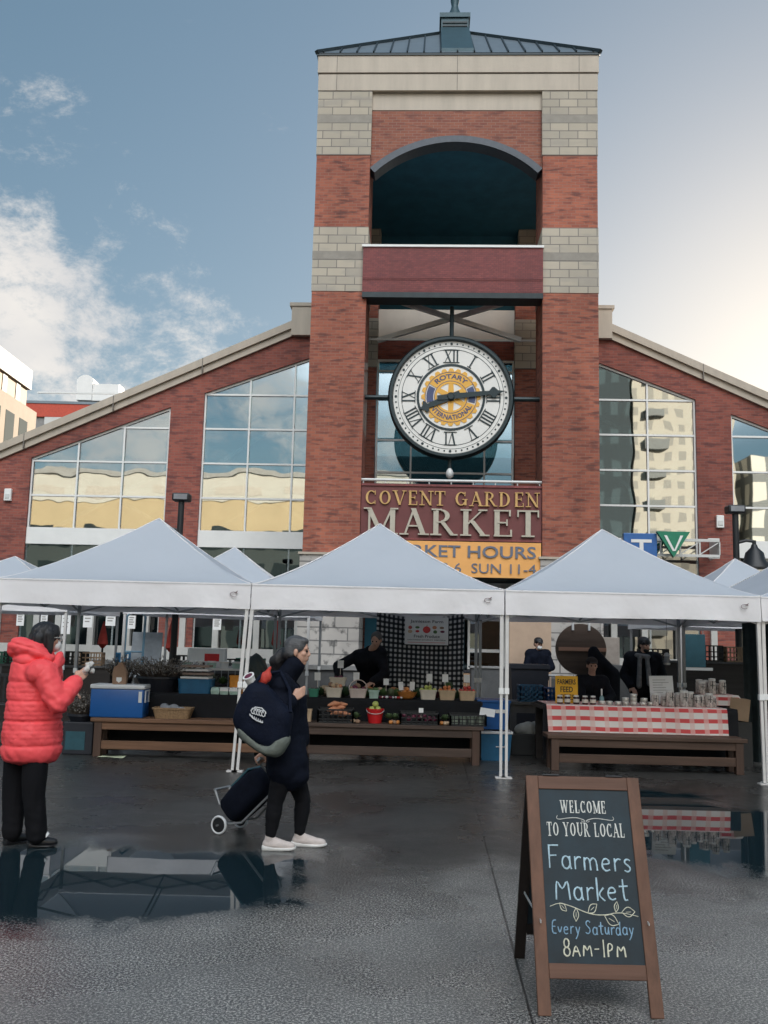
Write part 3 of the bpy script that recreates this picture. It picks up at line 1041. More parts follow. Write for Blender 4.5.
GROUND = ground_mat()
g = MB().add([(-500, -500, 0), (500, -500, 0), (500, 700, 0), (-500, 700, 0)], [(0, 1, 2, 3)]).build('ground', GROUND)
struct(g)

# ------------------------------------------------------------------ the market hall: gable front with a clock tower
BROOT = (1.643, 22.0, 0.0)
BYAW = R(-2.5)
hall = T('market_hall', 'red brick market hall with glazed gable ends and a square arched tower', 'building', BROOT, BYAW)
BM = Matrix.Translation(BROOT) @ Matrix.Rotation(BYAW, 4, 'Z')
V0 = 3.0                                   # gable wall plane behind the tower front
HW, CI, CO = 3.53, 2.17, -0.045            # half width, inner half width, centre of the tower
WING = 15.2


def ztop(u):
    return 10.36 - (abs(u - CO) - 4.44) * 0.452


def sl(ua, za, ub, zb):
    return lambda u: za + (u - ua) * (zb - za) / (ub - ua)


wl1 = sl(-11.65, 6.40, -7.80, 7.90)
wl2 = sl(-6.87, 8.31, -4.01, 9.34)
wr1 = sl(4.04, 9.32, 6.66, 8.31)
wr2 = sl(7.60, 7.92, 11.45, 6.42)
lt = -0.40                                  # brick stops under the coping
comb_l = [(-WING, 0), (-11.65, 0), (-11.65, wl1(-11.65)), (-7.80, wl1(-7.8)), (-7.80, 0), (-6.87, 0), (-6.87, wl2(-6.87)), (-3.45, wl2(-3.45)), (-3.45, ztop(-4.44) + lt + .02), (-4.44, ztop(-4.44) + lt + .02), (-WING, ztop(-WING) + lt)]
comb_r = [(WING, 0), (WING, ztop(WING) + lt), (4.36, ztop(4.36) + lt + .02), (3.40, ztop(4.36) + lt + .02), (3.40, wr1(3.4)), (6.66, wr1(6.66)), (6.66, 0), (7.60, 0), (7.60, wr2(7.6)), (11.45, wr2(11.45)), (11.45, 0)]
MB().prism(comb_l, V0, V0 + 0.4).build('gable_wall', GABLE_BRICK, hall)
MB().prism(comb_r, V0, V0 + 0.4).build('gable_wall', GABLE_BRICK, hall)
# brick and cladding between the wings, behind the tower
MB().box((-3.445, V0 + .002, 9.34), (3.395, V0 + .4, 9.92)).build('gable_band', GABLE_BRICK, hall)
MB().box((-3.44, V0 + .02, 9.93), (3.39, V0 + .4, 10.80)).build('parapet', mat('cladding_lit', (0.78, 0.69, 0.58), 0.6, 0, .08, 1.5), hall)  # beige cladding, lightened in colour for light missing behind the tower
for s in (-1, 1):
    cb = MB(); cj = MB()
    e0 = CO + s * 4.44; e1 = s * WING
    for (a, b_, pr) in ((-0.40, -0.20, 0.08), (-0.196, 0.02, 0.16)):
        cb.prism([(e0, ztop(e0) + a), (e1, ztop(e1) + a), (e1, ztop(e1) + b_), (e0, ztop(e0) + b_)], V0 - pr, V0 + .5)
    # upstand where the coping meets the tower
    cb.box((e0, V0 - .165, 9.97), (CO + s * 3.52, V0 + .49, 10.80))
    cb.box((e0 + s * .06, V0 - .20, 10.802), (CO + s * 3.52, V0 + .52, 10.90))
    for k in range(1, 5):
        u = e0 + s * k * 2.45
        cj.prism([(u - .012, ztop(u) - .41), (u + .012, ztop(u) - .41), (u + .012, ztop(u) + .022), (u - .012, ztop(u) + .022)], V0 - .164, V0 - .1)
    cp_ = cb.build('coping', BEIGE, hall)
    cj.build('coping_joint', BEIGE_D, cp_)

# pilasters of the bay behind the clock
for (a, b_) in ((-2.56, -2.06), (1.73, 2.44)):
    pl_ = MB().box((a, V0 - .30, 0), (b_, V0 - .004, 9.02)).build('pilaster', BRICK, hall)
    MB().box((a, V0 - .30, 10.42), (b_, V0 - .004, 10.95)).build('pilaster_top', BRICK, pl_)
    MB().box((a - .01, V0 - .32, 9.02), (b_ + .01, V0 - .006, 10.42)).build('pilaster_block', BLOCK, pl_)


def curtain(ua, ub, topfn, zrows, ucols, z0, name, glass, band=True, y=V0 + .12):
    """one curtain wall bay: sheet of glass with frame, white spandrel and shop front below"""
    ga = MB().prism([(ua, z0), (ub, z0), (ub, topfn(ub)), (ua, topfn(ua))], y, y + .03).build(name, glass, hall)
    fr = MB()
    w = .046
    for u in [ua + w / 2, ub - w / 2] + ucols:
        fr.box((u - w / 2, y - .05, 0.9), (u + w / 2, y - .002, topfn(u) - .01))
    for z in zrows:
        pts = [u for u in [ua, ub] if topfn(u) > z]
        if len(pts) == 2:
            a, b_ = ua, ub
        else:
            k = (z - topfn(ua)) / (topfn(ub) - topfn(ua)) * (ub - ua) + ua
            a, b_ = (k, ub) if topfn(ub) > z else (ua, k)
        fr.box((a, y - .047, z - .025), (b_, y - .003, z + .025))
    fr.prism([(ua, topfn(ua) - .06), (ub, topfn(ub) - .06), (ub, topfn(ub)), (ua, topfn(ua))], y - .055, y - .0025)
    fr.build('window_frame', WHITEF, ga)
    if band:
        MB().box((ua + .002, y - .075, 4.0), (ub - .002, y - .004, 4.46)).build('spandrel', WHITEF, hall)
    return ga


rows = [5.36, 6.33, 7.31, 8.29]
curtain(-11.65, -7.80, wl1, rows, [-10.35, -9.08], 0.9, 'window', GLASS)
curtain(-6.87, -3.46, wl2, rows, [-5.59, -4.35], 0.9, 'window', GLASS)
curtain(3.41, 6.66, wr1, [4.45] + rows, [5.37], 0.9, 'window', GLASS_B, False)
curtain(7.60, 11.45, wr2, rows, [8.9, 10.2], 0.9, 'window', GLASS_B)
curtain(-2.05, 1.72, lambda u: 9.33, [6.15, 7.05, 8.2, 9.0], [-1.08, .93], 3.5, 'window', GLASS_C, False, V0 + .02)
# rooms behind the glass
MB().box((-WING + .5, V0 + 12, 0), (WING - .5, V0 + 12.3, 9)).build('back_partition', INTERIOR, hall)
MB().box((-WING + .4, V0 + .5, 0.80), (WING - .4, V0 + 12, 0.88)).build('inside_floor', INTERIOR, hall)
MB().box((-WING + .5, V0 + 2.2, 4.05), (WING - .5, V0 + 12, 4.35)).build('upper_floor', INTERIOR, hall)
br = MB()
for (a, b_, z0, z1) in ((-6.6, -3.6, 6.6, 8.6), (-6.6, -3.6, 4.6, 6.6), (3.6, 6.5, 6.9, 8.5), (4.6, 6.6, 4.6, 6.6), (-11.3, -8, 4.6, 6.4)):
    br.bar((a, V0 + 1.2, z0), (b_, V0 + 1.2, z1), .10, .10, (0, 1, 0)); br.bar((a, V0 + 1.36, z1), (b_, V0 + 1.36, z0), .10, .10, (0, 1, 0))
for z in (5.6, 7.7):
    br.box((-12, V0 + 1.5, z), (-3.5, V0 + 1.7, z + .22)); br.box((3.5, V0 + 1.5, z), (12, V0 + 1.7, z + .22))
br.build('steel_brace', STEELW, hall)
# roof slabs behind the gable and the side walls
for s in (-1, 1):
    MB().prism([(CO + s * 3.6, 10.3), (s * WING, ztop(WING) - .25), (s * WING, ztop(WING) - .5), (CO + s * 3.6, 10.05)], V0 + .52, V0 + 26).build('roof', ROOFMET, hall)
    MB().box((s * (WING - .3), V0 + .42, 0), (s * WING, V0 + 26, ztop(WING) - .52)).build('side_wall', GABLE_BRICK, hall)
MB().box((CO - 3.58, V0 + .52, 10.04), (CO + 3.58, V0 + 26, 10.28)).build('added_ridge_glass', GLASS_C, hall)  # unseen glass strip, added to let sky light into the rooms
MB().box((-WING, V0 + 26.01, 0), (WING, V0 + 26.3, 5.0)).build('rear_wall', GABLE_BRICK, hall)

# ---- ground floor shop front: white piers and door frames between dark glass
for (ua, ub, piers) in ((-WING + .1, -3.6, (-14.2, -13.0, -12.3, -11.2, -10.6, -9.7, -8.7, -8.2, -7.2, -6.3, -5.2, -4.1)), (3.55, WING - .1, (4.3, 5.1, 6.0, 6.9, 7.9, 8.8, 9.6, 10.6, 11.8, 13.1))):
    sg_ = MB().box((ua + .1, V0 + .07, 1.0), (ub, V0 + .10, 3.99)).build('shop_glass', GLASS_D, hall)
    sf = MB()
    for u in piers:
        sf.box((u, V0 - .12, 1.281), (u + .16, V0 + .04, 2.999))
    sf.box((ua, V0 - .14, 3.0), (ub, V0 + .03, 3.14)).box((ua, V0 - .13, .9), (ub, V0 + .035, 1.28))
    sf.build('shop_front_frame', mat('shop_frame_shaded', (.50, .49, .46), .5, 0, .15, 3), sg_)  # white frames, the shade behind the stalls put into a greyer colour
for u, c in ((-3.3, 'l'), (.55, 'm'), (1.45, 'r')):
    if c == 'l': continue
    dr = MB().box((u, V0 - .9, .92), (u + .78, V0 - .86, 3.0)).build('entrance_door', GLASS_D, hall)
    MB().box((u - .06, V0 - .95, .92), (u - .002, V0 - .84, 3.1)).box((u + .782, V0 - .95, .92), (u + .84, V0 - .84, 3.1)).box((u - .06, V0 - .95, 3.002), (u + .84, V0 - .84, 3.12)).box((u, V0 - .94, 1.35), (u + .78, V0 - .905, 1.43)).build('door_frame', WHITEF, dr)
MB().box((-2.16, V0 - .88, .9), (.40, V0 - .7, 3.13)).build('entrance_back', DARKIN, hall)
MB().box((-2.17, .5, 3.16), (2.05, V0 - .02, 3.3)).build('entrance_soffit', DKMETAL, hall)

# ---- tower
Z = [0.0, 3.64, 10.15, 11.83, 13.75, 15.50]
lo, hi = CO - HW, CO + HW
D1 = 7.06
DW = HW - CI
for (x0, x1) in ((lo, lo + DW), (hi - DW, hi)):
    for (y0, y1, front) in ((0, DW, True), (D1 - DW, D1, False)):
        tc = MB().box((x0, y0, Z[1] if front else 10.30), (x1, y1, Z[2] if front else Z[4])).build('tower_column', BRICK, hall)
        if front:
            MB().box((x0 - .05, -.05, 0), (x1 + .05, DW + .05, Z[1] - .06)).build('stone_base', BASE_BLOCK, tc)
            MB().box((x0 - .09, -.09, Z[1] - .058), (x1 + .09, DW + .09, Z[1] - .002)).build('base_cap', BEIGE, tc)
            MB().box((x0 - .012, -.012, Z[2]), (x1 + .012, DW + .012, Z[3])).build('block_band', BLOCK, tc)
            MB().box((x0, 0, Z[3]), (x1, DW, Z[4])).build('brick_band', BRICK, tc)
            for zc_ in (10.98, 14.62):
                MB().box((x0 - .016, -.016, zc_), (x1 + .016, DW + .016, zc_ + .21)).build('stone_course', COURSE, tc)
        MB().box((x0 - .012, y0 - .012, Z[4]), (x1 + .012, y1 + .012, Z[5])).build('block_band', BLOCK, tc)
il, ir = CO - CI, CO + CI
arc = []
ZS, ZC = 13.42, 14.30
rise, half = ZC - ZS, CI
rad = (half * half + rise * rise) / (2 * rise)
a0 = math.asin(half / rad)
for k in range(33):
    a = -a0 + 2 * a0 * k / 32
    arc.append((CO + rad * math.sin(a), ZC - rad + rad * math.cos(a)))
for (ya, yb, nm) in ((.10, .45, 'arch_wall'), (D1 - .5, D1 - .12, 'rear_arch_wall')):
    MB().prism(arc + [(ir - .002, 15.02), (il + .002, 15.02)], ya, yb).build(nm, ARCH_BRICK, hall)
MB().box((il + .002, .085, 15.025), (ir - .002, .46, 15.48)).build('lintel', BEIGE, hall)
at_ = MB()
pts_o = arc; pts_i = [(CO + (rad - .17) * math.sin(-a0 + 2 * a0 * k / 32), ZC - rad + (rad - .17) * math.cos(-a0 + 2 * a0 * k / 32)) for k in range(33)]
for k in range(32):
    at_.prism([pts_o[k], pts_o[k + 1], pts_i[k + 1], pts_i[k]], .02, .47)
at_.build('arch_trim', mat('arch_grey', (0.060, 0.068, 0.080), 0.45, 0.3), hall)
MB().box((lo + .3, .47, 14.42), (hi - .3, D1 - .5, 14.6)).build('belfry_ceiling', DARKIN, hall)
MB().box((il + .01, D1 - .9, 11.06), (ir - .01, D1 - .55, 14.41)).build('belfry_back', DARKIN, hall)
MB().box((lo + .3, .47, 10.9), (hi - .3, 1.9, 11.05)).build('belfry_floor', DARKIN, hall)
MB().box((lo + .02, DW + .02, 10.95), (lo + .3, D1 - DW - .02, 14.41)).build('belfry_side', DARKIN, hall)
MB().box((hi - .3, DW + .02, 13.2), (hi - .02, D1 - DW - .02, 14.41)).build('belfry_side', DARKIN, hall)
# ribbed red spandrel under the opening
spn = MB().box((il - .10, -.10, 10.10), (ir + .0, .40, 11.26))
n = 74
for k in range(n):
    u = il - .09 + (CI * 2 + .08) * (k + .5) / n
    spn.box((u - .008, -.118, 10.12 if k % 1 == 0 else 10.1), (u + .008, -.1003, 11.24))
for z in (10.42, 10.46):
    spn.box((il - .10, -.124, z), (ir, -.1185, z + .012))
spn.build('spandrel_panel', REDPANEL, hall)
MB().box((il - .13, -.14, 11.262), (ir + .02, .42, 11.32)).build('spandrel_cap', WHITEF, hall)
MB().box((il - .10, -.12, 9.96), (ir + .0, .42, 10.095)).build('spandrel_beam', DKMETAL, hall)
# cornice
cor = MB()
cor.box((lo - .022, -.03, 15.50), (hi + .022, D1 + .03, 15.94)); cor.box((lo - .045, -.055, 15.98), (hi + .045, D1 + .055, 16.44))
cor.build('cornice', BEIGE, hall)
cjn = MB().box((lo - .005, -.012, 15.941), (hi + .005, D1 + .012, 15.979))
for u in (lo + .45, CO, hi - .45):
    cjn.box((u - .008, -.0585, 15.985), (u + .008, -.053, 16.435)); cjn.box((u - .008, -.0335, 15.505), (u + .008, -.028, 15.935))
cjn.build('cornice_joint', BEIGE_D, hall)
# hipped metal roof with standing seams
ez, az = 16.50, 19.62
cx, cy = CO, D1 / 2
E = HW + .09
rm = MB()
cs = [(cx - E, cy - E, ez), (cx + E, cy - E, ez), (cx + E, cy + E, ez), (cx - E, cy + E, ez)]
rm.add(cs + [(cx, cy, az)], [(0, 1, 4), (1, 2, 4), (2, 3, 4), (3, 0, 4), (3, 2, 1, 0)])
rm.build('tower_roof', ROOFMET, hall)
seam = MB()
for k in range(4):
    Mk = Matrix.Translation((cx, cy, 0)) @ Matrix.Rotation(k * PI / 2, 4, 'Z')
    for j in range(-8, 9):
        u = j * .43
        t = 1 - abs(u) / E
        a = Mk @ Vector((u, -E, ez + .02)); b_ = Mk @ Vector((u, -E * (1 - t), ez + (az - ez) * t + .02))
        if (b_ - a).length > .2: seam.bar(a, b_, .035, .05)
    seam.bar(Mk @ Vector((-E, -E, ez + .02)), Mk @ Vector((0, 0, az + .02)), .10, .09)
seam.build('roof_seam', DKMETAL, hall)
MB().box((lo - .07, -.08, 16.441), (hi + .07, D1 + .08, 16.497)).build('roof_gutter', DKMETAL, hall)
cup = MB().box((cx - .40, cy - .40, 18.0), (cx + .40, cy + .40, 19.78)).build('cupola', CUPOLA, hall)
lv = MB()
for k in range(7):
    lv.box((cx - .36, cy - .43, 18.95 + k * .11), (cx + .36, cy - .402, 19.0 + k * .11))
lv.build('louver', DKMETAL, cup)
MB().box((cx - .45, cy - .45, 19.79), (cx + .45, cy + .45, 19.93)).build('cupola_cap', CUPOLA, cup)
MB().lathe([(.30, 19.931), (.24, 20.05), (.12, 20.35), (.10, 20.45), (.13, 20.6), (.12, 22.4), (.02, 23.2)], (cx, cy, 0), 14).build('finial', CUPOLA, cup, True)
# lead apron running down the front slope below the cupola
sk = MB()
f_ = lambda y: ez + (y - (cy - E)) * (az - ez) / E
sk.loft([[(cx - .41, y, f_(y) - .1), (cx + .41, y, f_(y) - .1), (cx + .41, y, f_(y) + h), (cx - .41, y, f_(y) + h)] for y, h in ((.05, .10), (cy - .42, .22))])
sk.build('roof_apron', CUPOLA, hall)
# steel cross bracing in front of the parapet
xb = MB()
xb.bar((-2.0, 1.6, 9.42), (1.75, 1.6, 10.62), .12, .12, (0, 1, 0)); xb.bar((-2.0, 1.45, 10.62), (1.75, 1.45, 9.42), .12, .12, (0, 1, 0))
xb.bar((-2.3, 1.5, 9.42), (2.2, 1.5, 9.42), .05, .05)
xb.build('cross_brace', STEELW, hall)
# railing above the sign
rl = MB()
rl.tube([(il, .12, 5.44), (ir, .12, 5.44)], .035, 8)
for k in range(9):
    u = il + .05 + k * (CI * 2 - .1) / 8
    rl.tube([(u, .12, 5.33), (u, .12, 5.44)], .016, 6)
rl.build('railing', STEELW, hall)

# ---- clock hung in the tower
CKZ = 7.60
clock = T('tower_clock', 'round white clock with roman numerals and a yellow cog emblem hung in the tower', 'clock', BM @ Vector((CO - .03, .45, CKZ)), BYAW)


def ring(mb, r0, r1, y0, y1, n=64, z=0):
    for k in range(n):
        a, b_ = 2 * PI * k / n, 2 * PI * (k + 1) / n
        mb.prism([(r0 * math.cos(a), r0 * math.sin(a)), (r1 * math.cos(a), r1 * math.sin(a)), (r1 * math.cos(b_), r1 * math.sin(b_)), (r0 * math.cos(b_), r0 * math.sin(b_))], y0, y1)
    return mb


def disc(r, n=96):
    return [(r * math.cos(2 * PI * k / n), r * math.sin(2 * PI * k / n)) for k in range(n)]


MB().prism(disc(1.45), -.02, .12).build('face', CLOCKW, clock)
rm_ = MB()
prof = [(1.43, .22), (1.555, .20), (1.56, -.06), (1.52, -.12), (1.46, -.12), (1.43, -.05)]
n = 96
rr = []
for k in range(n):
    a = 2 * PI * k / n
    rr.append([rm_.bm.verts.new((r * math.cos(a), y, r * math.sin(a))) for r, y in prof])
for k in range(n):
    for j in range(len(prof)):
        rm_.bm.faces.new((rr[k][j], rr[(k + 1) % n][j], rr[(k + 1) % n][(j + 1) % 6], rr[k][(j + 1) % 6]))
rm_.build('rim', CLOCKK, clock, True)
MB().prism(disc(1.42, 64), .125, .21).build('back_plate', CLOCKK, clock)
ring(MB(), .79, .85, -.032, -.018).build('inner_ring', CLOCKK, clock)
ring(ring(MB(), 1.215, 1.228, -.026, -.018), 1.305, 1.315, -.026, -.018).build('minute_track', CLOCKK, clock)
dots = MB()
for k in range(60):
    a = 2 * PI * k / 60
    r = .022 if k % 5 else .034
    dots.prism([(1.365 * math.sin(a) + r * math.cos(t), 1.365 * math.cos(a) + r * math.sin(t)) for t in [PI * j / 4 for j in range(8)]], -.03, -.018)
dots.build('minute_dot', CLOCKK, clock)
NUM = ['I', 'II', 'III', 'IIII', 'V', 'VI', 'VII', 'VIII', 'IX', 'X', 'XI', 'XII']
for h, s in enumerate(NUM, 1):
    a = 2 * PI * h / 12
    nu = MB()
    Mr = Matrix.Rotation(a, 4, 'Y')
    wd = {'I': .085, 'V': .21, 'X': .21}
    tot = sum(wd[c] for c in s)
    x = -tot / 2
    z0, z1 = .885, 1.205
    e = 0
    for c in s:
        e += .0012
        y0 = -.032 - e
        m_ = x + wd[c] / 2
        if c == 'I':
            nu.prism([(m_ - .018, z0), (m_ + .018, z0), (m_ + .018, z1), (m_ - .018, z1)], y0, -.018, Mr)
        elif c == 'V':
            nu.prism([(m_ - .085, z1), (m_ - .045, z1), (m_ + .02, z0), (m_ - .02, z0)], y0, -.018, Mr)
            nu.prism([(m_ + .072, z1), (m_ + .088, z1), (m_ + .008, z0), (m_ - .008, z0)], y0 - .0004, -.018, Mr)
        else:
            nu.prism([(m_ - .085, z1), (m_ - .045, z1), (m_ + .085, z0), (m_ + .045, z0)], y0, -.018, Mr)
            nu.prism([(m_ + .070, z1), (m_ + .086, z1), (m_ - .070, z0), (m_ - .086, z0)], y0 - .0004, -.018, Mr)
        x += wd[c]
    for z in (z0 - .008, z1 - .008):
        nu.prism([(-tot / 2 - .01, z), (tot / 2 + .01, z), (tot / 2 + .01, z + .016), (-tot / 2 - .01, z + .016)], -.038 - e, -.018, Mr)
    nu.build('numeral', CLOCKK, clock)
# cog wheel emblem
gw = MB()
GR, NT = .66, 24
for k in range(NT):
    a, st = 2 * PI * k / NT, 2 * PI / NT
    q = lambda r, t: (r * math.sin(a + t * st), r * math.cos(a + t * st))
    gw.prism([q(.565, -.5), q(.565, 0), q(.565, .5), q(.585, .5), q(GR, .20), q(GR, -.20), q(.585, -.5)], -.034, -.018)
ring(gw, .315, .375, -.036, -.0185, 48)
for k in range(6):
    Mr = Matrix.Rotation(k * PI / 3, 4, 'Y')
    gw.prism([(-.066, .09), (.066, .09), (.052, .32), (-.052, .32)], -.033, -.018, Mr)
ring(gw, .05, .13, -.037, -.0185, 24)
for s in (0, 1):                                            # two yellow fields that carry the words
    for k in range(20):
        A0 = (-58 if s == 0 else 108) + k * (116 if s == 0 else 144) / 20
        A1 = A0 + (116 if s == 0 else 144) / 20
        p = lambda r, A: (r * math.sin(R(A)), r * math.cos(R(A)))
        gw.prism([p(.375, A0), p(.375, A1), p(.565, A1), p(.565, A0)], -.0335, -.018)
gear = gw.build('cog_emblem', GEARY, clock)
gear.scale = (1.11, 1, 1.11)
bl_ = MB()
for (A, B) in ((58, 108), (252, 302)):
    for k in range(14):
        A0 = A + 4 + k * (B - A - 8) / 14; A1 = A + 4 + (k + 1) * (B - A - 8) / 14
        p = lambda r, A: (r * math.sin(R(A)), r * math.cos(R(A)))
        bl_.prism([p(.395, A0), p(.395, A1), p(.545, A1), p(.545, A0)], -.0365, -.018)
bl_.build('cog_field', GEARB, gear)
wf = MB()
for A in range(0, 360, 12):
    pass
ring(wf, .566, .578, -.0385, -.036, 72); ring(wf, .362, .374, -.0385, -.037, 60)
for word, ac, r, span, flip in (('ROTARY', 0, .47, 92, False), ('INTERNATIONAL', 180, .47, 132, True)):
    vs, fs = flat_text(word, .15, .002, .003)
    ax, bx = min(v.x for v in vs), max(v.x for v in vs)
    out = []
    for v in vs:
        t = (v.x - (ax + bx) / 2) / (bx - ax) * span
        ang = R(ac + (-t if flip else t))
        rr_ = r + (-(v.z) if flip else v.z) * 1.0
        out.append((rr_ * math.sin(ang), -.0385 + v.y, rr_ * math.cos(ang)))
    wf.add(out, fs)
wf.build('emblem_lettering', GEARB, gear)


def hand_poly(mb, L, tail, w, ang, y0, y1):
    Mr = Matrix.Rotation(R(ang), 4, 'Y')
    pts = [(-w * .5, -tail), (w * .5, -tail), (w * .62, 0), (w * .5, L * .55), (w * .40, L * .70), (w * 1.15, L * .76), (w * 1.15, L * .80), (w * .35, L * .86), (0, L), (-w * .35, L * .86), (-w * 1.15, L * .80), (-w * 1.15, L * .76), (-w * .40, L * .70), (-w * .5, L * .55), (-w * .62, 0)]
    mb.prism(pts, y0, y1, Mr)


hb = MB(); hand_poly(hb, .86, .24, .135, 247, -.075, -.055); hb.build('hour_hand', CLOCKK, clock)
hb = MB(); hand_poly(hb, 1.36, .34, .115, 83.5, -.10, -.08); hb.build('minute_hand', CLOCKK, clock)
MB().lathe([(.11, 0), (.11, .05), (.07, .09)], (0, 0, 0), 20, Matrix.Rotation(PI / 2, 4, 'X') @ Matrix.Translation((0, 0, .03))).build('hub', CLOCKK, clock)
for p_, q_, r_ in (((0, .1, 1.54), (0, .1, 9.97 - CKZ), .055), ((-1.54, .1, 0), (-CI - .02, .1, 0), .06), ((1.54, .1, 0), (CI + .05, .1, 0), .06), ((0, .12, -1.54), (0, .12, -2.05), .05)):
    MB().tube([p_, q_], r_, 10).build('mounting_rod', CLOCKK, clock)
MB().lathe([(.03, -.02), (.085, .03), (.10, .12), (.07, .2), (.03, .24)], (0, 0.05, -2.02), 12).build('floodlight', STEELW, clock, True)

# ---- market sign and hours banner
sg = T('market_sign', 'maroon sign board with raised gold and stone coloured letters across the tower', 'sign', BM @ Vector((CO, 0.0, 3.98)), BYAW)
MB().box((-CI + .01, .06, 0), (CI - .01, .22, 1.36)).build('panel', SIGNRED, sg)
fr = MB().box((-CI + .01, .03, 1.30), (CI - .01, .058, 1.36)).box((-CI + .01, .03, .0), (CI - .01, .058, .05)).build('panel_trim', REDPANEL, sg)
serif_text('COVENT GARDEN', -CI + .10, CI - .06, .84, 1.19, .058, .05, None, .86).build('lettering', GOLD, sg)
serif_text('MARKET', -CI + .10, CI - .05, .12, .76, .058, .07, None, .92).build('lettering', SILVER, sg)
bn = T('hours_banner', 'orange banner of opening hours with grey letters hung under the maroon sign', 'banner', BM @ Vector((CO, 0.0, 3.12)), BYAW)
MB().grid(lambda a, b_: (-CI + .03 + a * (2 * CI - .06), .0 + .012 * math.sin(a * 9 + b_ * 2), b_ * .84), 40, 8).build('cloth', ORANGE, bn, True)
fit_text('MARKET HOURS', -1.62, 2.02, .46, .75, -.016, .006, .012).build('lettering', BANBLUE, bn)
fit_text('MON-SAT 8-6  SUN 11-4', -2.0, 2.02, .10, .33, -.016, .006, .0).build('lettering', BANBLUE, bn)

# ---- fittings on the front of the hall
for (u, z, lab) in ((-12.2, 5.33, 'small white alarm box on the brick pier left of the far window'), (7.22, 4.95, 'small white alarm box on the narrow brick pier beside the letter signs')):
    a = T('alarm_box', lab, 'alarm box', BM @ Vector((u, V0, z)), BYAW)
    MB().box((-.10, -.10, -.17), (.10, -.002, .17), None, .02).build('cover', WHITEF, a)
    MB().box((-.06, -.115, -.10), (.06, -.1005, .02)).build('grille', STEELW, a)
br_ = T('sign_bracket', 'pale steel truss bracket that reaches out from the brick pier behind the letter signs', 'bracket', BM @ Vector((6.95, 2.2, 4.15)), BYAW)
bk = MB()
for z in (-.20, .20):
    bk.bar((-2.5, 0, z), (0, 0, z), .07, .07)
for k in range(6):
    x = -2.5 + k * .5
    bk.bar((x, 0, -.165), (x, 0, .165), .04, .04)
    if k < 5: bk.bar((x, .0, -.165), (x + .5, 0, .165), .025, .025)
bk.build('truss', STEELW, br_)
MB().box((-.28, -.02, -.26), (.0, .05, -.24)).box((-.28, -.02, .24), (.0, .05, .26)).box((-.02, -.02, -.238), (.0, .78, .238)).build('end_plate', WHITEF, br_)
ts = T('letter_sign', 'blue square sign with a white letter T on the bracket', 'sign', BM @ Vector((5.0, 1.95, 3.82)), BYAW)
MB().box((-.55, 0, 0), (.30, .16, .66), None, .015).build('panel', TBLUE, ts)
MB().box((-.36, -.012, .42), (.16, -.001, .50)).box((-.15, -.0125, .06), (-.05, -.0012, .4195)).build('lettering', WHITEF, ts)
vs_ = T('letter_sign', 'green upside-down triangle sign with a white letter V', 'sign', BM @ Vector((5.68, 1.8, 3.86)), BYAW)
MB().prism([(0, 0), (.42, .66), (-.42, .66)], 0, .14).build('panel', VGREEN, vs_)
MB().prism([(-.03, .16), (.03, .16), (-.17, .56), (-.24, .56)], -.012, -.001).prism([(-.0, .162), (.04, .162), (.24, .56), (.17, .56)], -.0135, -.001).build('lettering', WHITEF, vs_)

# ------------------------------------------------------------------ terrace in front of the hall
struct(MB().box((-16, 20.2, 0), (20, 24.6, .86)).build('terrace', CONCD))
tw = T('terrace_wall', 'low dark stone retaining wall along the terrace of the hall', 'wall', (0, 0, 0))
MB().box((-16, 19.9, 0), (1.2, 20.19, .95)).box((4.9, 19.9, 0), (20, 20.19, .95)).build('wall', CONCD, tw)
MB().box((-16.05, 19.85, .952), (1.2, 20.24, 1.04)).box((4.9, 19.85, .952), (20, 20.24, 1.04)).build('coping', CONC, tw)
sp_ = T('timber_planter', 'warm timber planter box with horizontal boards beside the entrance', 'planter', (2.15, 18.6, 0))
pl = MB()
for k in range(5):
    pl.box((-.95, 0, .05 + k * .19), (.75, .7, .05 + k * .19 + .175), None, .008)
pl.build('planter_body', PINE, sp_)
MB().box((-.9, .04, 1.005), (.7, .66, 1.03)).build('soil', POTK, sp_)
wp = T('stone_screen', 'tan plaster screen wall behind the seated visitor in black', 'wall', (3.05, 19.0, 0))
MB().box((-.45, 0, 0), (.40, .3, 2.6)).build('panel', mat('tan_plaster', (0.50, 0.36, 0.26), .8, 0, .12, 3), wp)
MB().box((-.48, -.03, 2.602), (.43, .33, 2.7)).build('coping', CONC, wp)

# ------------------------------------------------------------------ buildings beyond and across the square
bb = T('office_building', 'sunlit tan concrete office block beyond the left roof slope', 'building', (-17.5, 30.0, 0))
TAN = mat('tan_concrete', (0.31, 0.245, 0.18), .8, 0, .1, 1.5)
MB().box((-16, 0, 0), (0, 15.5, 12.45)).build('lower_storeys', TAN, bb)
MB().box((-16, 0, 12.46), (-.45, 15.2, 13.55)).build('window_storey', mat('tan_storey', (0.36, 0.25, 0.15), .7), bb)  # plain tan base colour of the set-back window storey
MB().box((-16, -.1, 13.56), (-.30, 15.35, 14.55)).build('parapet', mat('pale_corrugated', (0.165, 0.142, 0.112), .6, 0, .3, 1, 0, 60, .5, 0, (.1, 5, .1)), bb)
wn_ = MB()
for k in range(9):
    MB().box((-.55, 1.0 + k * 1.6, 12.6), (-.42, 1.5 + k * 1.6, 13.54)).build('window_fin', mat('fin_cream', (.28, .26, .22), .6), bb)
    MB().box((-.3, .6 + k * 1.6, 9.9), (.012, 1.6 + k * 1.6, 11.7)).build('window', GLASS_D, bb)
rb = T('red_roof_block', 'low building with a red fascia and grey roof edge behind the left gable', 'building', (-21, 60, 0))
MB().box((-9, 0, 0), (7, 12, 15.6)).build('wall', CONC, rb)
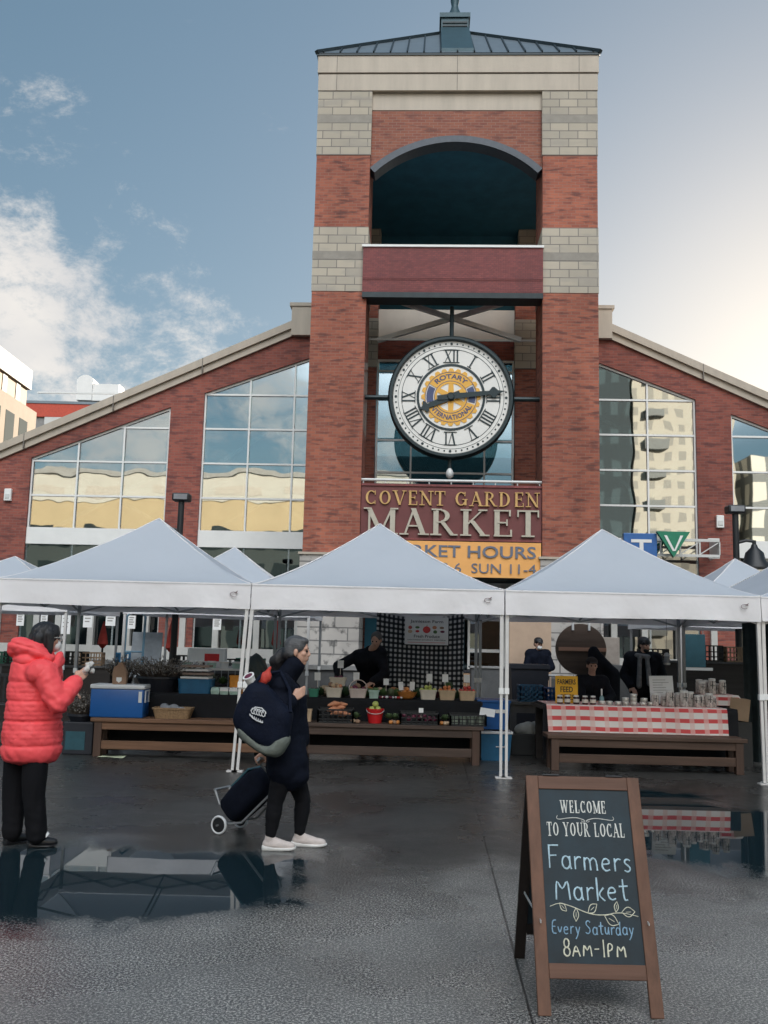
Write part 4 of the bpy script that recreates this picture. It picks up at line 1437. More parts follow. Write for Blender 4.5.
MB().box((-9.1, -.15, 15.62), (7.1, 12, 16.5)).build('fascia', mat('red_fascia', (0.52, 0.075, 0.04), .6), rb)
MB().box((-9.15, -.2, 16.51), (7.15, 12, 16.68)).build('roof', ROOFMET, rb)
vt = T('roof_duct', 'white round-headed ventilation duct on the red edged roof', 'duct', (-19.6, 60.2, 16.9))
vt.scale = (1.35, 1, 1.35)
MB().prism([(-.75, 0), (.0, 0), (.0, .9)] + [(-.36 + .42 * math.cos(PI * k / 10), .9 + .38 * math.sin(PI * k / 10)) for k in range(11)] + [(-.78, .9)], 0, 1.4).build('hood', WHITEF, vt)
MB().box((.005, .1, 0), (1.3, 1.3, .85)).build('casing', WHITEF, vt)

# buildings across the square: only their reflections in the glass are in the picture
rc = T('corner_shop_block', 'cream and yellow rendered shop block across the square mirrored in the left windows', 'building', (-26, -22, 0))
MB().box((-26, -14, 9.4), (24, 0, 12.3)).build('upper_wall', mat('yellow_render', (0.40, 0.315, 0.19), .8, 0, .1, .5), rc)
MB().box((-26.1, -14, 12.31), (24.1, .12, 14.4)).build('parapet', mat('cream_render', (0.44, 0.42, 0.375), .8, 0, .1, .5), rc)
MB().box((-26.2, -14, 14.41), (24.2, .35, 14.8)).build('cornice', CONC, rc)
MB().box((-26, -14, 0), (24, -.2, 9.39)).build('shop_front', facade_mat('shop_front_glass', (0.10, 0.13, 0.13), (0.02, 0.04, 0.045), 3.2, 4.2, .8, .75), rc)
aw = MB()
for k in range(6):
    x = -22 + k * 8
    MB().prism([(x, 9.0), (x + 4.5, 9.0), (x + 4.2, 9.7), (x + .3, 9.7)], -.1, 1.3).build('awning', DKMETAL, rc)
for k in range(9):
    MB().box((-24 + k * 5.4, -.1, 9.6), (-21.4 + k * 5.4, .03, 10.1)).build('window', DKMETAL, rc)
    MB().box((-24 + k * 5.4, .0, 12.8), (-20.6 + k * 5.4, .16, 13.5)).build('sign_board', mat('grey_sign_board', (0.42, 0.38, 0.33), .7), rc)
t1 = T('dark_tower_block', 'dark glass apartment tower across the square mirrored in the right window', 'building', (13.2, -40, 0))
MB().box((-5.5, -16, 0), (5.0, 0, 52)).build('wall', facade_mat('dark_tower_face', (0.009, 0.022, 0.029), (0.03, 0.055, 0.065), 1.6, 3.0, .5, .5), t1)
t2 = T('cream_tower_block', 'cream apartment tower with stacked balconies mirrored in the right window', 'building', (24.0, -40, 0))
MB().box((-5.6, -16, 0), (4.2, 0, 50)).build('wall', facade_mat('cream_tower_face', (0.40, 0.375, 0.32), (0.25, 0.24, 0.215), 1.5, 1.5, .5, .55), t2)
for k in range(16):
    MB().box((-4.6, .0, 2.6 + k * 3), (-2.9, .8, 3.5 + k * 3)).build('balcony', mat('balcony_grey', (.13, .14, .14), .6), t2)
t3 = T('grey_office_block', 'grey office block with white window grid mirrored in the far right window', 'building', (38, -40, 0))
MB().box((-8.5, -14, 0), (14, 0, 20)).build('wall', facade_mat('grey_office_face', (0.17, 0.18, 0.18), (0.62, 0.60, 0.54), 2.2, 2.6, .6, .68), t3)

# lamp columns behind the front stalls
def lamp(px, py, Y, lab, bell=True):
    p = at(px, py, Y)
    h = p.z
    t = T('lamp_post', lab, 'street lamp', (p.x, Y, 0))
    MB().tube([(0, 0, 0), (0, 0, .5), (0, 0, .52), (0, 0, h - .18)], [.10, .10, .065, .06], 12).build('pole', BLACKM, t, True)
    hd = MB().box((-.17, -.13, h - .17), (.17, .15, h - .01), None, .035).build('floodlight', BLACKM, t)
    MB().box((-.13, -.138, h - .14), (.13, -.1305, h - .04)).build('lens', LENS, hd)
    s = 1 if bell else -1
    arm_ = MB().tube([(0, 0, h - .75), (s * .18, -.05, h - .70), (s * .32, -.08, h - .72)], .03, 8)
    arm_.tube([(s * .32, -.08, h - .70), (s * .32, -.08, h - .80)], .04, 8)
    arm_.build('arm', BLACKM, t, True)
    MB().lathe([(.05, 0), (.07, -.06), (.17, -.16), (.20, -.30), (.31, -.44), (.31, -.46), (.02, -.45)], (s * .32, -.08, h - .78), 20).build('lamp_shade', BLACKM, t, True)
    return t


lamp(182, 493, 18.0, 'black lamp post with a floodlight in front of the left brick pier', False)
lamp(735, 505, 18.0, 'black lamp post with bell shade in front of the right hand brick pier', True)

# ------------------------------------------------------------------ pop-up canopies
def make_tent(label, loc, half=1.545, eave=2.24, peak=3.21, drop=.31, shift=(0, 0, 0, 0), seed=0, rz=0.0, simple=False):
    t = T('canopy_tent', label, 'tent', loc, rz, 'white canopy tents of the market')
    cor = [(-half, -half), (half, -half), (half, half), (-half, half)]
    mb = MB()
    rnd = random.Random(seed)
    ph = rnd.random() * 6
    for k in range(4):
        a, b_ = Vector(cor[k] + (0,)), Vector(cor[(k + 1) % 4] + (0,))

        def fn(u, v, a=a, b_=b_):
            p = a.lerp(b_, u) * (1 - v)
            h = v ** 1.25
            sag = -.085 * math.sin(PI * u) * math.sin(PI * min(v * 1.15, 1)) * (1 - v)
            wr = .016 * math.sin(7 * u + ph + k) * math.sin(PI * v) * (1 - v)
            e_ = min(u, 1 - u)                       # pulls running in from the corners
            wr += .010 * math.sin(26 * e_ / (v + .25) + ph) * math.exp(-(e_ * 5) ** 2) * (1 - v) + .006 * noise.noise(V(p.x * 3.2 + seed, p.y * 3.2, v * 5))
            return (p.x, p.y, eave + (peak - eave) * h + sag + wr)
        mb.grid(fn, 30, 24)
    bmesh.ops.remove_doubles(mb.bm, verts=mb.bm.verts[:], dist=.004)
    cn = mb.build('canopy', TENTW, t, 'all')
    va = MB()
    for k in range(4):
        a, b_ = Vector(cor[k] + (0,)), Vector(cor[(k + 1) % 4] + (0,))
        nn = Vector((b_.y - a.y, -(b_.x - a.x), 0)).normalized()

        def fn(u, v, a=a, b_=b_, nn=nn, k=k):
            p = a.lerp(b_, u) + nn * (.006 + .010 * v * (1 + math.sin(u * 15 + ph * 2 + k)) + .012 * v * v * math.sin(u * 31 + ph))
            return (p.x, p.y, eave + .004 - drop * v + .006 * math.sin(u * 9 + k + ph) * v)
        va.grid(fn, 34, 5)
    va.build('valance', VALW, cn, 'all')
    hem = MB()
    for k in range(4):
        a, b_ = Vector(cor[k] + (0,)), Vector(cor[(k + 1) % 4] + (0,))
        nn = Vector((b_.y - a.y, -(b_.x - a.x), 0)).normalized() * .009
        hem.bar(a + nn + V(0, 0, eave - .015), b_ + nn + V(0, 0, eave - .015), .004, .012)
    hem.build('seam', mat('seam_grey', (.62, .60, .60), .7), cn)
    hip = MB()
    for k in range(4):
        pts = []
        for j in range(25):
            v = j / 24
            pts.append(V(cor[k][0] * (1 - v), cor[k][1] * (1 - v), eave + (peak - eave) * v ** 1.25 + .003 + .006 * noise.noise(V(cor[k][0] * (1 - v) * 3.2 + seed, cor[k][1] * (1 - v) * 3.2, v * 5))))
        hip.tube(pts, .009, 6)
    hip.build('hip_seam', VALW, cn, 'all')
    i = half - .026
    for k, (sx, sy) in enumerate(((-1, -1), (1, -1), (1, 1), (-1, 1))):
        x, y = sx * i, sy * i
        dx = shift[k]
        ft = V(x + dx, y, 0); tp = V(x, y, eave - .06)
        lg = MB().bar(ft + V(0, 0, .02), ft.lerp(tp, .56), .032, .032, (0, 1, 0)).bar(ft.lerp(tp, .46), tp, .042, .042, (0, 1, 0)).build('leg', POLEW if sy < 0 else POLEG, t)
        MB().cbox((ft.x, ft.y, .008), (.13, .11, .014)).build('foot', POLEW, lg)
        c_ = ft.lerp(tp, .47)
        MB().cbox((c_.x, c_.y, c_.z), (.055, .055, .07)).build('slider', PAPER, lg)
    if simple:
        return t
    tr = MB()
    for k in range(4):
        a, b_ = Vector(cor[k]) * (i / half), Vector(cor[(k + 1) % 4]) * (i / half)
        for (u0, z0, u1, z1) in ((0, 2.08, .25, 1.96), (0, 1.86, .25, 2.08), (.25, 1.96, .5, 2.08), (.25, 2.08, .5, 1.90), (.5, 2.08, .75, 1.96), (.5, 1.90, .75, 2.08), (.75, 1.96, 1, 2.08), (.75, 2.08, 1, 1.86)):
            p, q = a.lerp(b_, u0), a.lerp(b_, u1)
            tr.bar((p.x, p.y, z0 + .05), (q.x, q.y, z1 + .05), .016, .026)
    for k in range(4):
        m_ = (Vector(cor[k]) + Vector(cor[(k + 1) % 4])) / 2 * (i / half)
        tr.bar((m_.x, m_.y, 2.12), (m_.x * .04, m_.y * .04, 2.42), .016, .026)
        tr.bar((m_.x, m_.y, 1.98), (m_.x * .04, m_.y * .04, 2.28), .016, .026)
    tr.bar((0, 0, 2.25), (0, 0, peak - .03), .03, .03)
    tr.build('truss', POLEG, t)
    lg_ = MB()
    u, z = half - .20, eave - drop * .42
    for k in range(12):
        a0, a1 = PI * .15 + PI * 1.55 * k / 12, PI * .15 + PI * 1.55 * (k + 1) / 12
        lg_.prism([(u + .05 * math.cos(a0), z + .03 * math.sin(a0)), (u + .05 * math.cos(a1), z + .03 * math.sin(a1)), (u + .042 * math.cos(a1), z + .023 * math.sin(a1)), (u + .042 * math.cos(a0), z + .023 * math.sin(a0))], -half - .030, -half - .026)
    lg_.prism([(u + .0, z + .02), (u + .05, z + .045), (u + .03, z + .01)], -half - .0305, -half - .026)
    lg_.build('emblem', mat('emblem_grey', (.28, .22, .22), .7), cn)
    return t


TY = 12.95
make_tent('white canopy tent over the egg cartons, blue cooler and twig pots', (-3.15, TY, 0), shift=(0, -.105, 0, 0), seed=1)
make_tent('white canopy tent over the fruit baskets, its tip in front of the orange banner', (-.05, TY, 0), shift=(-.105, 0, 0, 0), seed=2)
make_tent('white canopy tent over the jars on the red checked cloth', (3.07, TY + .02, 0), half=1.56, shift=(0, .02, 0, 0), seed=3)
make_tent('white canopy tent cut by the frame at the end of the front row', (6.22, TY + .1, 0), seed=4, peak=3.2)
make_tent('small looking white canopy tent behind the person in the coral coat', (-6.73, 17.0, 0), peak=2.95, seed=5, simple=True)
make_tent('white canopy tent half hidden behind the gap above the walking shopper', (-2.72, 17.0, 0), peak=3.22, seed=6, simple=True)
make_tent('white canopy tent behind, its tip under the bell shade of a lamp post', (6.46, 17.0, 0), peak=3.23, seed=7, simple=True)

# ------------------------------------------------------------------ benches and tables
def bench(label, x0, x1, y, top, depth, mtop, mleg, group='heavy timber benches in front of the stalls'):
    t = T('timber_bench', label, 'bench', ((x0 + x1) / 2, y, 0), 0, group)
    L = (x1 - x0) / 2
    s = MB()
    for k in range(3):
        s.box((-L, k * depth / 3 + .004, top - .05), (L, (k + 1) * depth / 3 - .004, top), None, .006)
    s.build('seat', mtop, t)
    ap = MB().box((-L + .05, .03, top - .15), (L - .05, .07, top - .052), None, .004).box((-L + .05, depth - .07, top - .15), (L - .05, depth - .03, top - .052), None, .004)
    ap.build('apron', mtop, t)
    for sx in (-1, 1):
        for yy in (.02, depth - .12):
            MB().box((sx * (L - .10) - .05, yy, 0), (sx * (L - .10) + .05, yy + .10, top - .052), None, .006).build('leg', mleg, t)
    MB().box((-L + .152, .03, .10), (L - .152, .07, .21), None, .005).build('stretcher', mtop, t)
    return t


bench('brown timber bench under the blue cooler', -3.78, -1.20, 12.45, .50, .42, WOODB, WOODBZ)
bench('dark timber bench under the red pail of apples', -1.08, 1.38, 12.48, .50, .45, WOODBD, WOODBZ)
bench('long timber bench in front of the red checked tablecloth', 2.17, 4.74, 12.2, .45, .42, wood_mat('bench_wood_mid', (0.075, 0.043, 0.029), .5), WOODBZ)


def table(label, x0, x1, y0, y1, top, m, group=None):
    t = T('stall_table', label, 'table', ((x0 + x1) / 2, (y0 + y1) / 2, 0), 0, group)
    a, b_ = (x1 - x0) / 2, (y1 - y0) / 2
    MB().box((-a, -b_, top - .05), (a, b_, top), None, .006).build('tabletop', m, t)
    MB().box((-a + .06, -b_ + .05, top - .17), (a - .06, -b_ + .09, top - .052)).box((-a + .06, b_ - .09, top - .17), (a - .06, b_ - .05, top - .052)).build('apron', m, t)
    for sx in (-1, 1):
        for sy in (-1, 1):
            MB().box((sx * (a - .09) - .045, sy * (b_ - .07) - .045, 0), (sx * (a - .09) + .045, sy * (b_ - .07) + .045, top - .052)).build('leg', m, t)
    return t


TL, TM, TR = .80, .80, .80
table('dark stained stall table under the egg cartons', -3.85, -1.55, 12.95, 13.75, TL, WOODDK)
table('dark stained stall table under the fruit baskets', -1.15, 1.42, 13.0, 13.7, TM - .012, WOODDK)
table('dark stained stall table under the red checked cloth', 2.18, 4.84, 12.78, 13.55, TR - .022, WOODDK)


def drape(name, label, cat, x0, x1, y0, y1, top, drop_f, m, sides=0.0, seed=0, wav=.012, skew=0.0):
    """cloth lying on a table top with a front drop; uv in metres"""
    mb = MB()
    L = (y1 - y0) + drop_f
    def fn(u, v):
        s = v * L
        x = x0 + u * (x1 - x0)
        w = math.sin(u * 23 + seed) + .6 * math.sin(u * 41 + seed * 2)
        if s < y1 - y0:
            return (x, y1 - s, top + .004 + (.002 * w if 0.05 < s else 0))
        d = s - (y1 - y0)
        k = min(d / .05, 1)
        return (x + skew * d, y0 - .012 * k - wav * (1 + w) * min(d / drop_f, 1), top + .004 - d * (1 + .012 * math.sin(u * 17 + seed)))
    mb.grid(fn, 110, 44, lambda u, v: (u * (x1 - x0), v * L))
    o = mb.build(name, m, None, 'all')
    return tag(o, label, cat)


drape('table_cover', 'black cloth draped over the table behind the fruit baskets', 'tablecloth', -1.12, 1.40, 12.985, 13.66, TM - .01, .74, BLACKCL, seed=3)
drape('table_cover', 'black cloth added as dark fill under the table of egg cartons', 'tablecloth', -3.83, -1.57, 12.93, 13.7, TL + .002, .76, BLACKCL, seed=6)  # added black sheet standing for the near-black shade under the table
drape('dark_fill_cloth', 'black under-cloth hanging below the red checked tablecloth', 'tablecloth', 2.20, 4.82, 12.74, 13.52, TR - .0145, .70, BLACKCL, seed=8)
drape('tablecloth', 'red and white checked tablecloth hanging down the front of the jar table', 'tablecloth', 2.24, 4.66, 12.70, 13.5, TR - .004, .40, GING_R, seed=1, skew=.05, wav=.022)

# ------------------------------------------------------------------ goods
def X(px, py, Y):
    return at(px, py, Y).x


def crate(name, label, loc, sx, sy, sz, m, rz=0, group=None, bars=7, wire=.012):
    t = T(name, label, 'crate', loc, rz, group)
    a, b_ = sx / 2, sy / 2
    MB().box((-a, -b_, 0), (a, b_, .012)).build('base', m, t)
    w = MB()
    for (p, q) in (((-a, -b_), (a, -b_)), ((a, -b_), (a, b_)), ((a, b_), (-a, b_)), ((-a, b_), (-a, -b_))):
        for z, h in ((sz, .022), (sz * .62, wire), (sz * .30, wire), (.015, .02)):
            w.bar((p[0], p[1], z), (q[0], q[1], z), wire, h)
        for k in range(bars + 1):
            u = k / bars
            x, y = p[0] + (q[0] - p[0]) * u, p[1] + (q[1] - p[1]) * u
            w.bar((x, y, .01), (x, y, sz), wire if 0 < k < bars else .022, wire if 0 < k < bars else .022)
    w.build('side', m, t)
    return t


def tub(name, label, cat, loc, w0, d0, w1, d1, h, m, group=None, rim=True, handle=None, th=.008):
    """open tapered box or punnet: w0 x d0 at the bottom, w1 x d1 at the rim"""
    t = T(name, label, cat, loc, 0, group)
    def rr(w, d, z):
        r = min(w, d) * .16
        p = []
        for cx_, cy_, a in ((w / 2 - r, d / 2 - r, 0), (-w / 2 + r, d / 2 - r, 90), (-w / 2 + r, -d / 2 + r, 180), (w / 2 - r, -d / 2 + r, 270)):
            for k in range(4):
                aa = R(a + 30 * k)
                p.append((cx_ + r * math.cos(aa), cy_ + r * math.sin(aa), z))
        return p
    mb = MB().loft([rr(w0, d0, 0), rr(w1, d1, h), rr(w1 - 2 * th, d1 - 2 * th, h), rr(w0 - 2 * th, d0 - 2 * th, th)])
    mb.build('tub_body', m, t)
    if rim:
        k = MB().loft([rr(w1 + .008, d1 + .008, h - .022), rr(w1 + .012, d1 + .012, h + .002), rr(w1 - 2 * th - .002, d1 - 2 * th - .002, h + .003), rr(w1 - 2 * th, d1 - 2 * th, h - .018)], False)
        k.build('rim', m, t)
    if handle:
        MB().tube([(-w1 / 2, 0, h - .01)] + [(-w1 / 2 * math.cos(PI * j / 10), 0, h + handle * math.sin(PI * j / 10)) for j in range(1, 10)] + [(w1 / 2, 0, h - .01)], .007, 6).build('handle', m, t)
    return t


def apple(label, p, r, m, name='apple', cat='apple', group=None):
    o = MB().lathe([(r * .10, -r * .78), (r * .55, -r * .86), (r * .92, -r * .38), (r * 1.0, r * .08), (r * .84, r * .60), (r * .45, r * .86), (r * .12, r * .70)], (0, 0, 0), 14, Matrix.Rotation(random.uniform(-.5, .5), 4, 'X') @ Matrix.Rotation(random.uniform(-.5, .5), 4, 'Y')).build(name, m, None, 'all')
    o.location = p
    return tag(o, label, cat, group)


def heap(label, loc, w, d, r, m, n_layers=2, group=None, name='apple', cat='apple'):
    base = Vector(loc)
    for L in range(n_layers):
        k = .9 - .42 * L
        nx, ny = max(1, int(w * k / (r * 1.9))), max(1, int(d * k / (r * 1.9)))
        for i in range(nx):
            for j in range(ny):
                x = (i - (nx - 1) / 2) * r * 1.95 + random.uniform(-.1, .1) * r
                y = (j - (ny - 1) / 2) * r * 1.95 + random.uniform(-.1, .1) * r
                apple(label, base + V(x, y, L * r * 1.45 + random.uniform(-.1, .15) * r), r * random.uniform(.9, 1.06), m, name, cat, group)


def card(label, p, w=.085, h=.11, tilt=-.25, rz=0.0, stick=.09, lines=3):
    t = T('price_card', label, 'price card', p, rz, 'white price cards')
    Mt = Matrix.Translation((0, 0, stick)) @ Matrix.Rotation(tilt, 4, 'X')
    MB().box((-w / 2, -.001, 0), (w / 2, .001, h), Mt).build('panel', PAPER, t)
    MB().box((-.003, .0015, -stick - .0), (.003, .006, .03), Mt).build('stick', PUNNET, t)
    return t


def lump(name, label, cat, loc, pieces, vox, m, group=None, disp=None):
    o = blob(name, pieces, vox, m, None, disp)
    o.location = loc
    return tag(o, label, cat, group)


# ---- stall on the left: cooler, paper jug, wicker basket on the bench
yb = 12.52
cl = T('cool_box', 'blue picnic cooler with a white lid on the end of the brown bench', 'cooler', ((X(88, 717, yb) + X(143, 717, yb)) / 2, yb + .17, .50))
wc = (X(143, 717, yb) - X(88, 717, yb)) / 2
MB().box((-wc + .01, -.165, 0), (wc - .01, .165, .37), None, .02).build('body', COOLB, cl, True)
MB().box((-wc, -.175, .371), (wc, .175, .43), None, .018).build('lid', COOLW, cl, True)
MB().box((wc - .012, -.10, .20), (wc + .006, -.075, .345)).box((wc - .012, .075, .20), (wc + .006, .10, .345)).box((wc - .008, -.10, .345), (wc + .010, .10, .362)).build('handle', COOLW, cl)
MB().box((wc - .075, -.1755, .20), (wc - .03, -.163, .345), None, .004).box((wc - .062, -.178, .22), (wc - .045, -.1735, .325)).build('latch', COOLW, cl)
jg = T('paper_jug', 'brown jug shaped bottle with a small cream label on the cooler lid', 'jug', (X(120, 685, 12.7), 12.68, .93))
MB().loft([[(sx * w - o, sy * .045, z) for sx, sy in ((-1, -1), (1, -1), (1, 1), (-1, 1))] for w, z, o in ((.085, 0, 0), (.09, .02, 0), (.09, .16, 0), (.07, .22, .01), (.035, .26, -.01), (.03, .285, -.01))]).build('body', KRAFT, jg)
MB().prism([(-.035, .09), (.035, .09), (.035, .045), (0, .02), (-.035, .045)], -.0485, -.0455).build('label', PAPER, jg)
wb = tub('wicker_basket', 'low oval wicker basket on the brown bench beside the cooler', 'basket', ((X(150, 715, yb) + X(191, 715, yb)) / 2, yb + .16, .50), .44, .22, .52, .28, .14, WICK, None, True, None, .015)
lump('linen_bundle', 'crumpled pale cloth inside the low wicker basket', 'cloth', (wb.location.x + .02, yb + .16, .60), [('e', V(random.uniform(-.17, .17), random.uniform(-.06, .06), random.uniform(0, .05)), (.06, .05, .04)) for _ in range(12)], .012, GREYC)


def twig_bush(name, label, p, n, h, spread, m, pot_w, pot_h, seed, tip=None):
    t = T(name, label, 'potted plant', p)
    rnd = random.Random(seed)
    tb = MB(); tp = MB()
    for k in range(n):
        a = rnd.random() * 2 * PI
        rr_ = rnd.random() ** .6
        q0 = V(math.cos(a) * rr_ * pot_w * .38, math.sin(a) * rr_ * pot_w * .38, pot_h - .04)
        d = V(math.cos(a) * rr_ * spread, math.sin(a) * rr_ * spread, h * (1 - .35 * rr_) * rnd.uniform(.6, 1.05))
        q1 = q0 + d * .5 + V(rnd.uniform(-.03, .03), rnd.uniform(-.03, .03), .03)
        q2 = q0 + d
        tb.tube([q0, q1, q2], [.0045, .0035, .002], 4)
        for j in range(9):
            f = .30 + .70 * rnd.random()
            b_ = q1.lerp(q2, (f - .5) * 2) if f > .5 else q0.lerp(q1, f * 2)
            s = rnd.uniform(.008, .020)
            dd = V(rnd.uniform(-1, 1), rnd.uniform(-1, 1), rnd.uniform(-.3, 1)).normalized()
            e_ = b_ + dd * s * 2.2
            sd = dd.cross(V(rnd.uniform(-1, 1), rnd.uniform(-1, 1), rnd.uniform(-1, 1))).normalized() * s * .55
            tp.add([b_, b_.lerp(e_, .5) + sd, e_, b_.lerp(e_, .5) - sd], [(0, 1, 2, 3)])
    tb.build('stem', TWIGD, t)
    tp.build('foliage', m, t)
    MB().lathe([(pot_w * .38, 0), (pot_w * .5, pot_h - .03), (pot_w * .53, pot_h - .03), (pot_w * .53, pot_h), (pot_w * .46, pot_h), (pot_w * .42, pot_h - .05)], (0, 0, 0), 20).build('pot', POTK, t)
    return t


twig_bush('twig_planter', 'wide dark pot of grey dried twigs at the back of the left stall table', (X(158, 695, 13.3), 13.35, TL), 190, .34, .40, TWIG, .62, .22, 3)
twig_bush('twig_planter', 'spindly dried twigs in a dark pot right behind the brown paper jug', (X(122, 690, 13.5), 13.5, TL), 90, .42, .22, TWIG, .26, .16, 8)
bx_ = T('planter_stand', 'dark box on the ground under the twigs beside the coral coat', 'box', (X(79, 750, 12.75), 12.85, 0))
MB().box((-.2, -.2, 0), (.2, .2, .42), None, .012).build('box_body', POTK, bx_)
MB().box((-.16, -.206, .06), (.10, -.2005, .30)).build('front_panel', TEAL, bx_)
twig_bush('twig_planter', 'mottled grey twigs in a low pot on the dark box next to the coral coat', (X(79, 720, 12.75), 12.85, .42), 170, .38, .16, TWIG, .36, .10, 5)
lf = MB().grid(lambda u, v: (u * .34 - .17, v * .20 - .1, .006 + .004 * math.sin(u * 5 + v * 3)), 6, 4).build('leaflet', mat('leaflet_pale', (0.55, 0.60, 0.42), .6))
lf.location = gnd(112, 757); tag(lf, 'pale green sheet of paper lying on the wet paving by the brown bench', 'paper')

# egg crates and cartons on the left table
xe = X(194, 690, 13.05)
eb = tub('egg_crate', 'blue plastic crate under the stack of egg trays', 'crate', (xe, 13.22, TL), .44, .34, .47, .36, .20, CRATEB)
for k in range(4):
    z = TL + .205 + k * .052
    o = MB().box((-.20 + .01 * (k % 2), -.15, 0), (.20, .15, .030), None, .006).build('egg_tray', PAPER if k % 2 == 0 else mat('tray_brown', (.30, .22, .18), .8))
    o.location = (xe + .015 * math.sin(k * 2), 13.2, z)
    tag(o, 'egg tray %s in the stack on the blue crate' % ('lowest', 'second from the bottom', 'third from the bottom', 'topmost')[k], 'egg tray', 'egg trays stacked on the blue crate')
for k, px in enumerate((215, 224, 233.5)):
    o = T('egg_carton', 'pale egg carton at the table edge, %s of three' % ('nearest the blue crate', 'middle one', 'nearest the orange box')[k], 'egg carton', (X(px, 692, 13.02), 13.12, TL), 0, 'egg cartons at the table edge')
    MB().loft([[(sx * w, sy * d, z) for sx, sy in ((-1, -1), (1, -1), (1, 1), (-1, 1))] for w, d, z in ((.052, .10, 0), (.058, .11, .05))]).build('tray', MINT, o)
    MB().loft([[(sx * w, sy * d, z) for sx, sy in ((-1, -1), (1, -1), (1, 1), (-1, 1))] for w, d, z in ((.059, .112, .051), (.050, .10, .095))]).build('lid', PAPER if k else MINT, o)
ob = tub('orange_box', 'orange open box behind the pale egg cartons', 'box', (X(236, 682, 13.3), 13.36, TL + .08), .17, .2, .18, .21, .17, mat('box_orange', (0.70, 0.27, .03), .6))
o = MB().box((-.12, -.11, 0), (.12, .11, .075), None, .006).build('flat_carton', CARDB); o.location = (X(236, 690, 13.3), 13.36, TL); tag(o, 'flat cardboard carton under the orange open box', 'box')
sh = T('shelf_unit', 'dark low shelf with a white top board behind the egg trays', 'shelf', (X(212, 665, 13.9), 14.0, 0))
MB().box((-.55, -.18, 1.10), (.55, .18, 1.13)).box((-.55, -.18, .70), (.55, .18, .73)).build('board', PAPER, sh)
for sx in (-1, 1):
    MB().box((sx * .55 - .02, -.18, 0), (sx * .55 + .02, .18, 1.098)).build('side_panel', WOODDK, sh)
for k in range(5):
    tt = T('lidded_tub', 'small white lidded tub in the row on the low shelf', 'tub', (sh.location.x - .38 + k * .185, 13.93, 1.13), 0, 'lidded tubs on the low shelf')
    MB().lathe([(.06, 0), (.068, .075)], (0, 0, 0), 14).build('tub_body', COOLW if k % 2 else MINT, tt, True)
    MB().lathe([(.072, .076), (.072, .095), (.06, .10)], (0, 0, 0), 14).build('lid', LIDW, tt, True)
wbx = T('white_carton', 'white carton with a red label on the far shelf behind the egg trays', 'carton', (X(206, 648, 14.2), 14.35, 1.13))
MB().box((-.28, -.12, 0), (.28, .12, .28), None, .008).build('carton_body', PAPER, wbx)
MB().box((-.02, -.1245, .09), (.20, -.1205, .20)).build('label', REDPL, wbx)
bt = T('dark_bottle', 'tall dark glass bottle standing beside the egg trays', 'bottle', (X(203, 668, 13.5), 13.55, TL))
MB().lathe([(.04, 0), (.042, .22), (.036, .26), (.016, .30), (.015, .40), (.018, .40), (.018, .42)], (0, 0, 0), 14).build('glass_body', JARD, bt, True)
MB().lathe([(.0432, .06), (.0432, .17)], (0, 0, 0), 14).build('label', JARLBL, bt, True)

# ---- stall in the middle, upper row of punnets
yu = 13.12
def punnet(px, label, m, w=.19, h=.12, lab_card=None, handle=None, z=TM, y=yu, d=.17):
    x = X(px, 692, y)
    tub('punnet', label, 'basket', (x, y, z), w * .82, d * .8, w, d, h, m, 'punnets along the fruit table', True, handle)
    if lab_card:
        card(lab_card, (x + random.uniform(-.03, .04), y + .06, z + h + .02), rz=random.uniform(-.25, .25), tilt=random.uniform(-.35, -.1))
    return x
x = punnet(314, 'small green punnet beside the walking shopper', CRATEG, .14, .11, 'white price card in the small green punnet')
heap('dark plum in the small green punnet', (x, yu, TM + .10), .12, .13, .024, JARD, 1, 'plums in the small green punnet', 'plum', 'plum')
x = punnet(334, 'cream veneer punnet of mixed mushrooms and roots', PUNNET, .23, .13, None)
for k in range(14):
    apple('brownish root vegetable in the cream punnet left of the handled basket', V(x + random.uniform(-.09, .09), yu + random.uniform(-.06, .06), TM + .125 + random.uniform(0, .06)), random.uniform(.022, .034), random.choice([KRAFT, PUNNETB, SPUD]), 'root_vegetable', 'vegetable', 'roots in the cream punnet')
o = tub('punnet', 'cream veneer punnet raised behind the mushroom punnet', 'basket', (X(338, 680, 13.42), 13.42, TM + .14), .2, .16, .24, .19, .12, PUNNET, 'punnets along the fruit table')
MB_o = MB().box((-.12, -.1, 0), (.12, .1, .14)).build('riser_box', CRATEK); MB_o.location = (o.location.x, 13.42, TM); tag(MB_o, 'black riser box under the raised cream punnet', 'box')
heap('dark purple beet in the raised cream punnet', (o.location.x, 13.42, TM + .25), .2, .16, .033, BEET, 1, 'beets in the raised punnet', 'beet', 'beet')
card('white price card standing in the raised cream punnet', (o.location.x + .03, 13.44, TM + .30), .085, .11)
x = punnet(358, 'pinkish white basket with a thin hoop handle', mat('punnet_pink', (.66, .55, .50), .6), .25, .125, 'white price card in the hooped basket', .12)
for k in range(10):
    apple('dusky potato in the hooped basket', V(x + random.uniform(-.09, .09), yu + random.uniform(-.05, .05), TM + .125 + random.uniform(0, .045)), random.uniform(.026, .036), random.choice([BEET, KRAFT]), 'potato', 'vegetable', 'potatoes in the hooped basket')
x = punnet(374, 'mint green cardboard punnet right of the hooped basket', MINT, .145, .11, None, None, TM, yu - .02)
for k in range(7):
    apple('green sprout in the mint punnet', V(x + random.uniform(-.05, .05), yu + random.uniform(-.05, .05), TM + .105 + random.uniform(0, .02)), .024, LEAFG, 'sprout', 'vegetable', 'sprouts in the mint punnet')


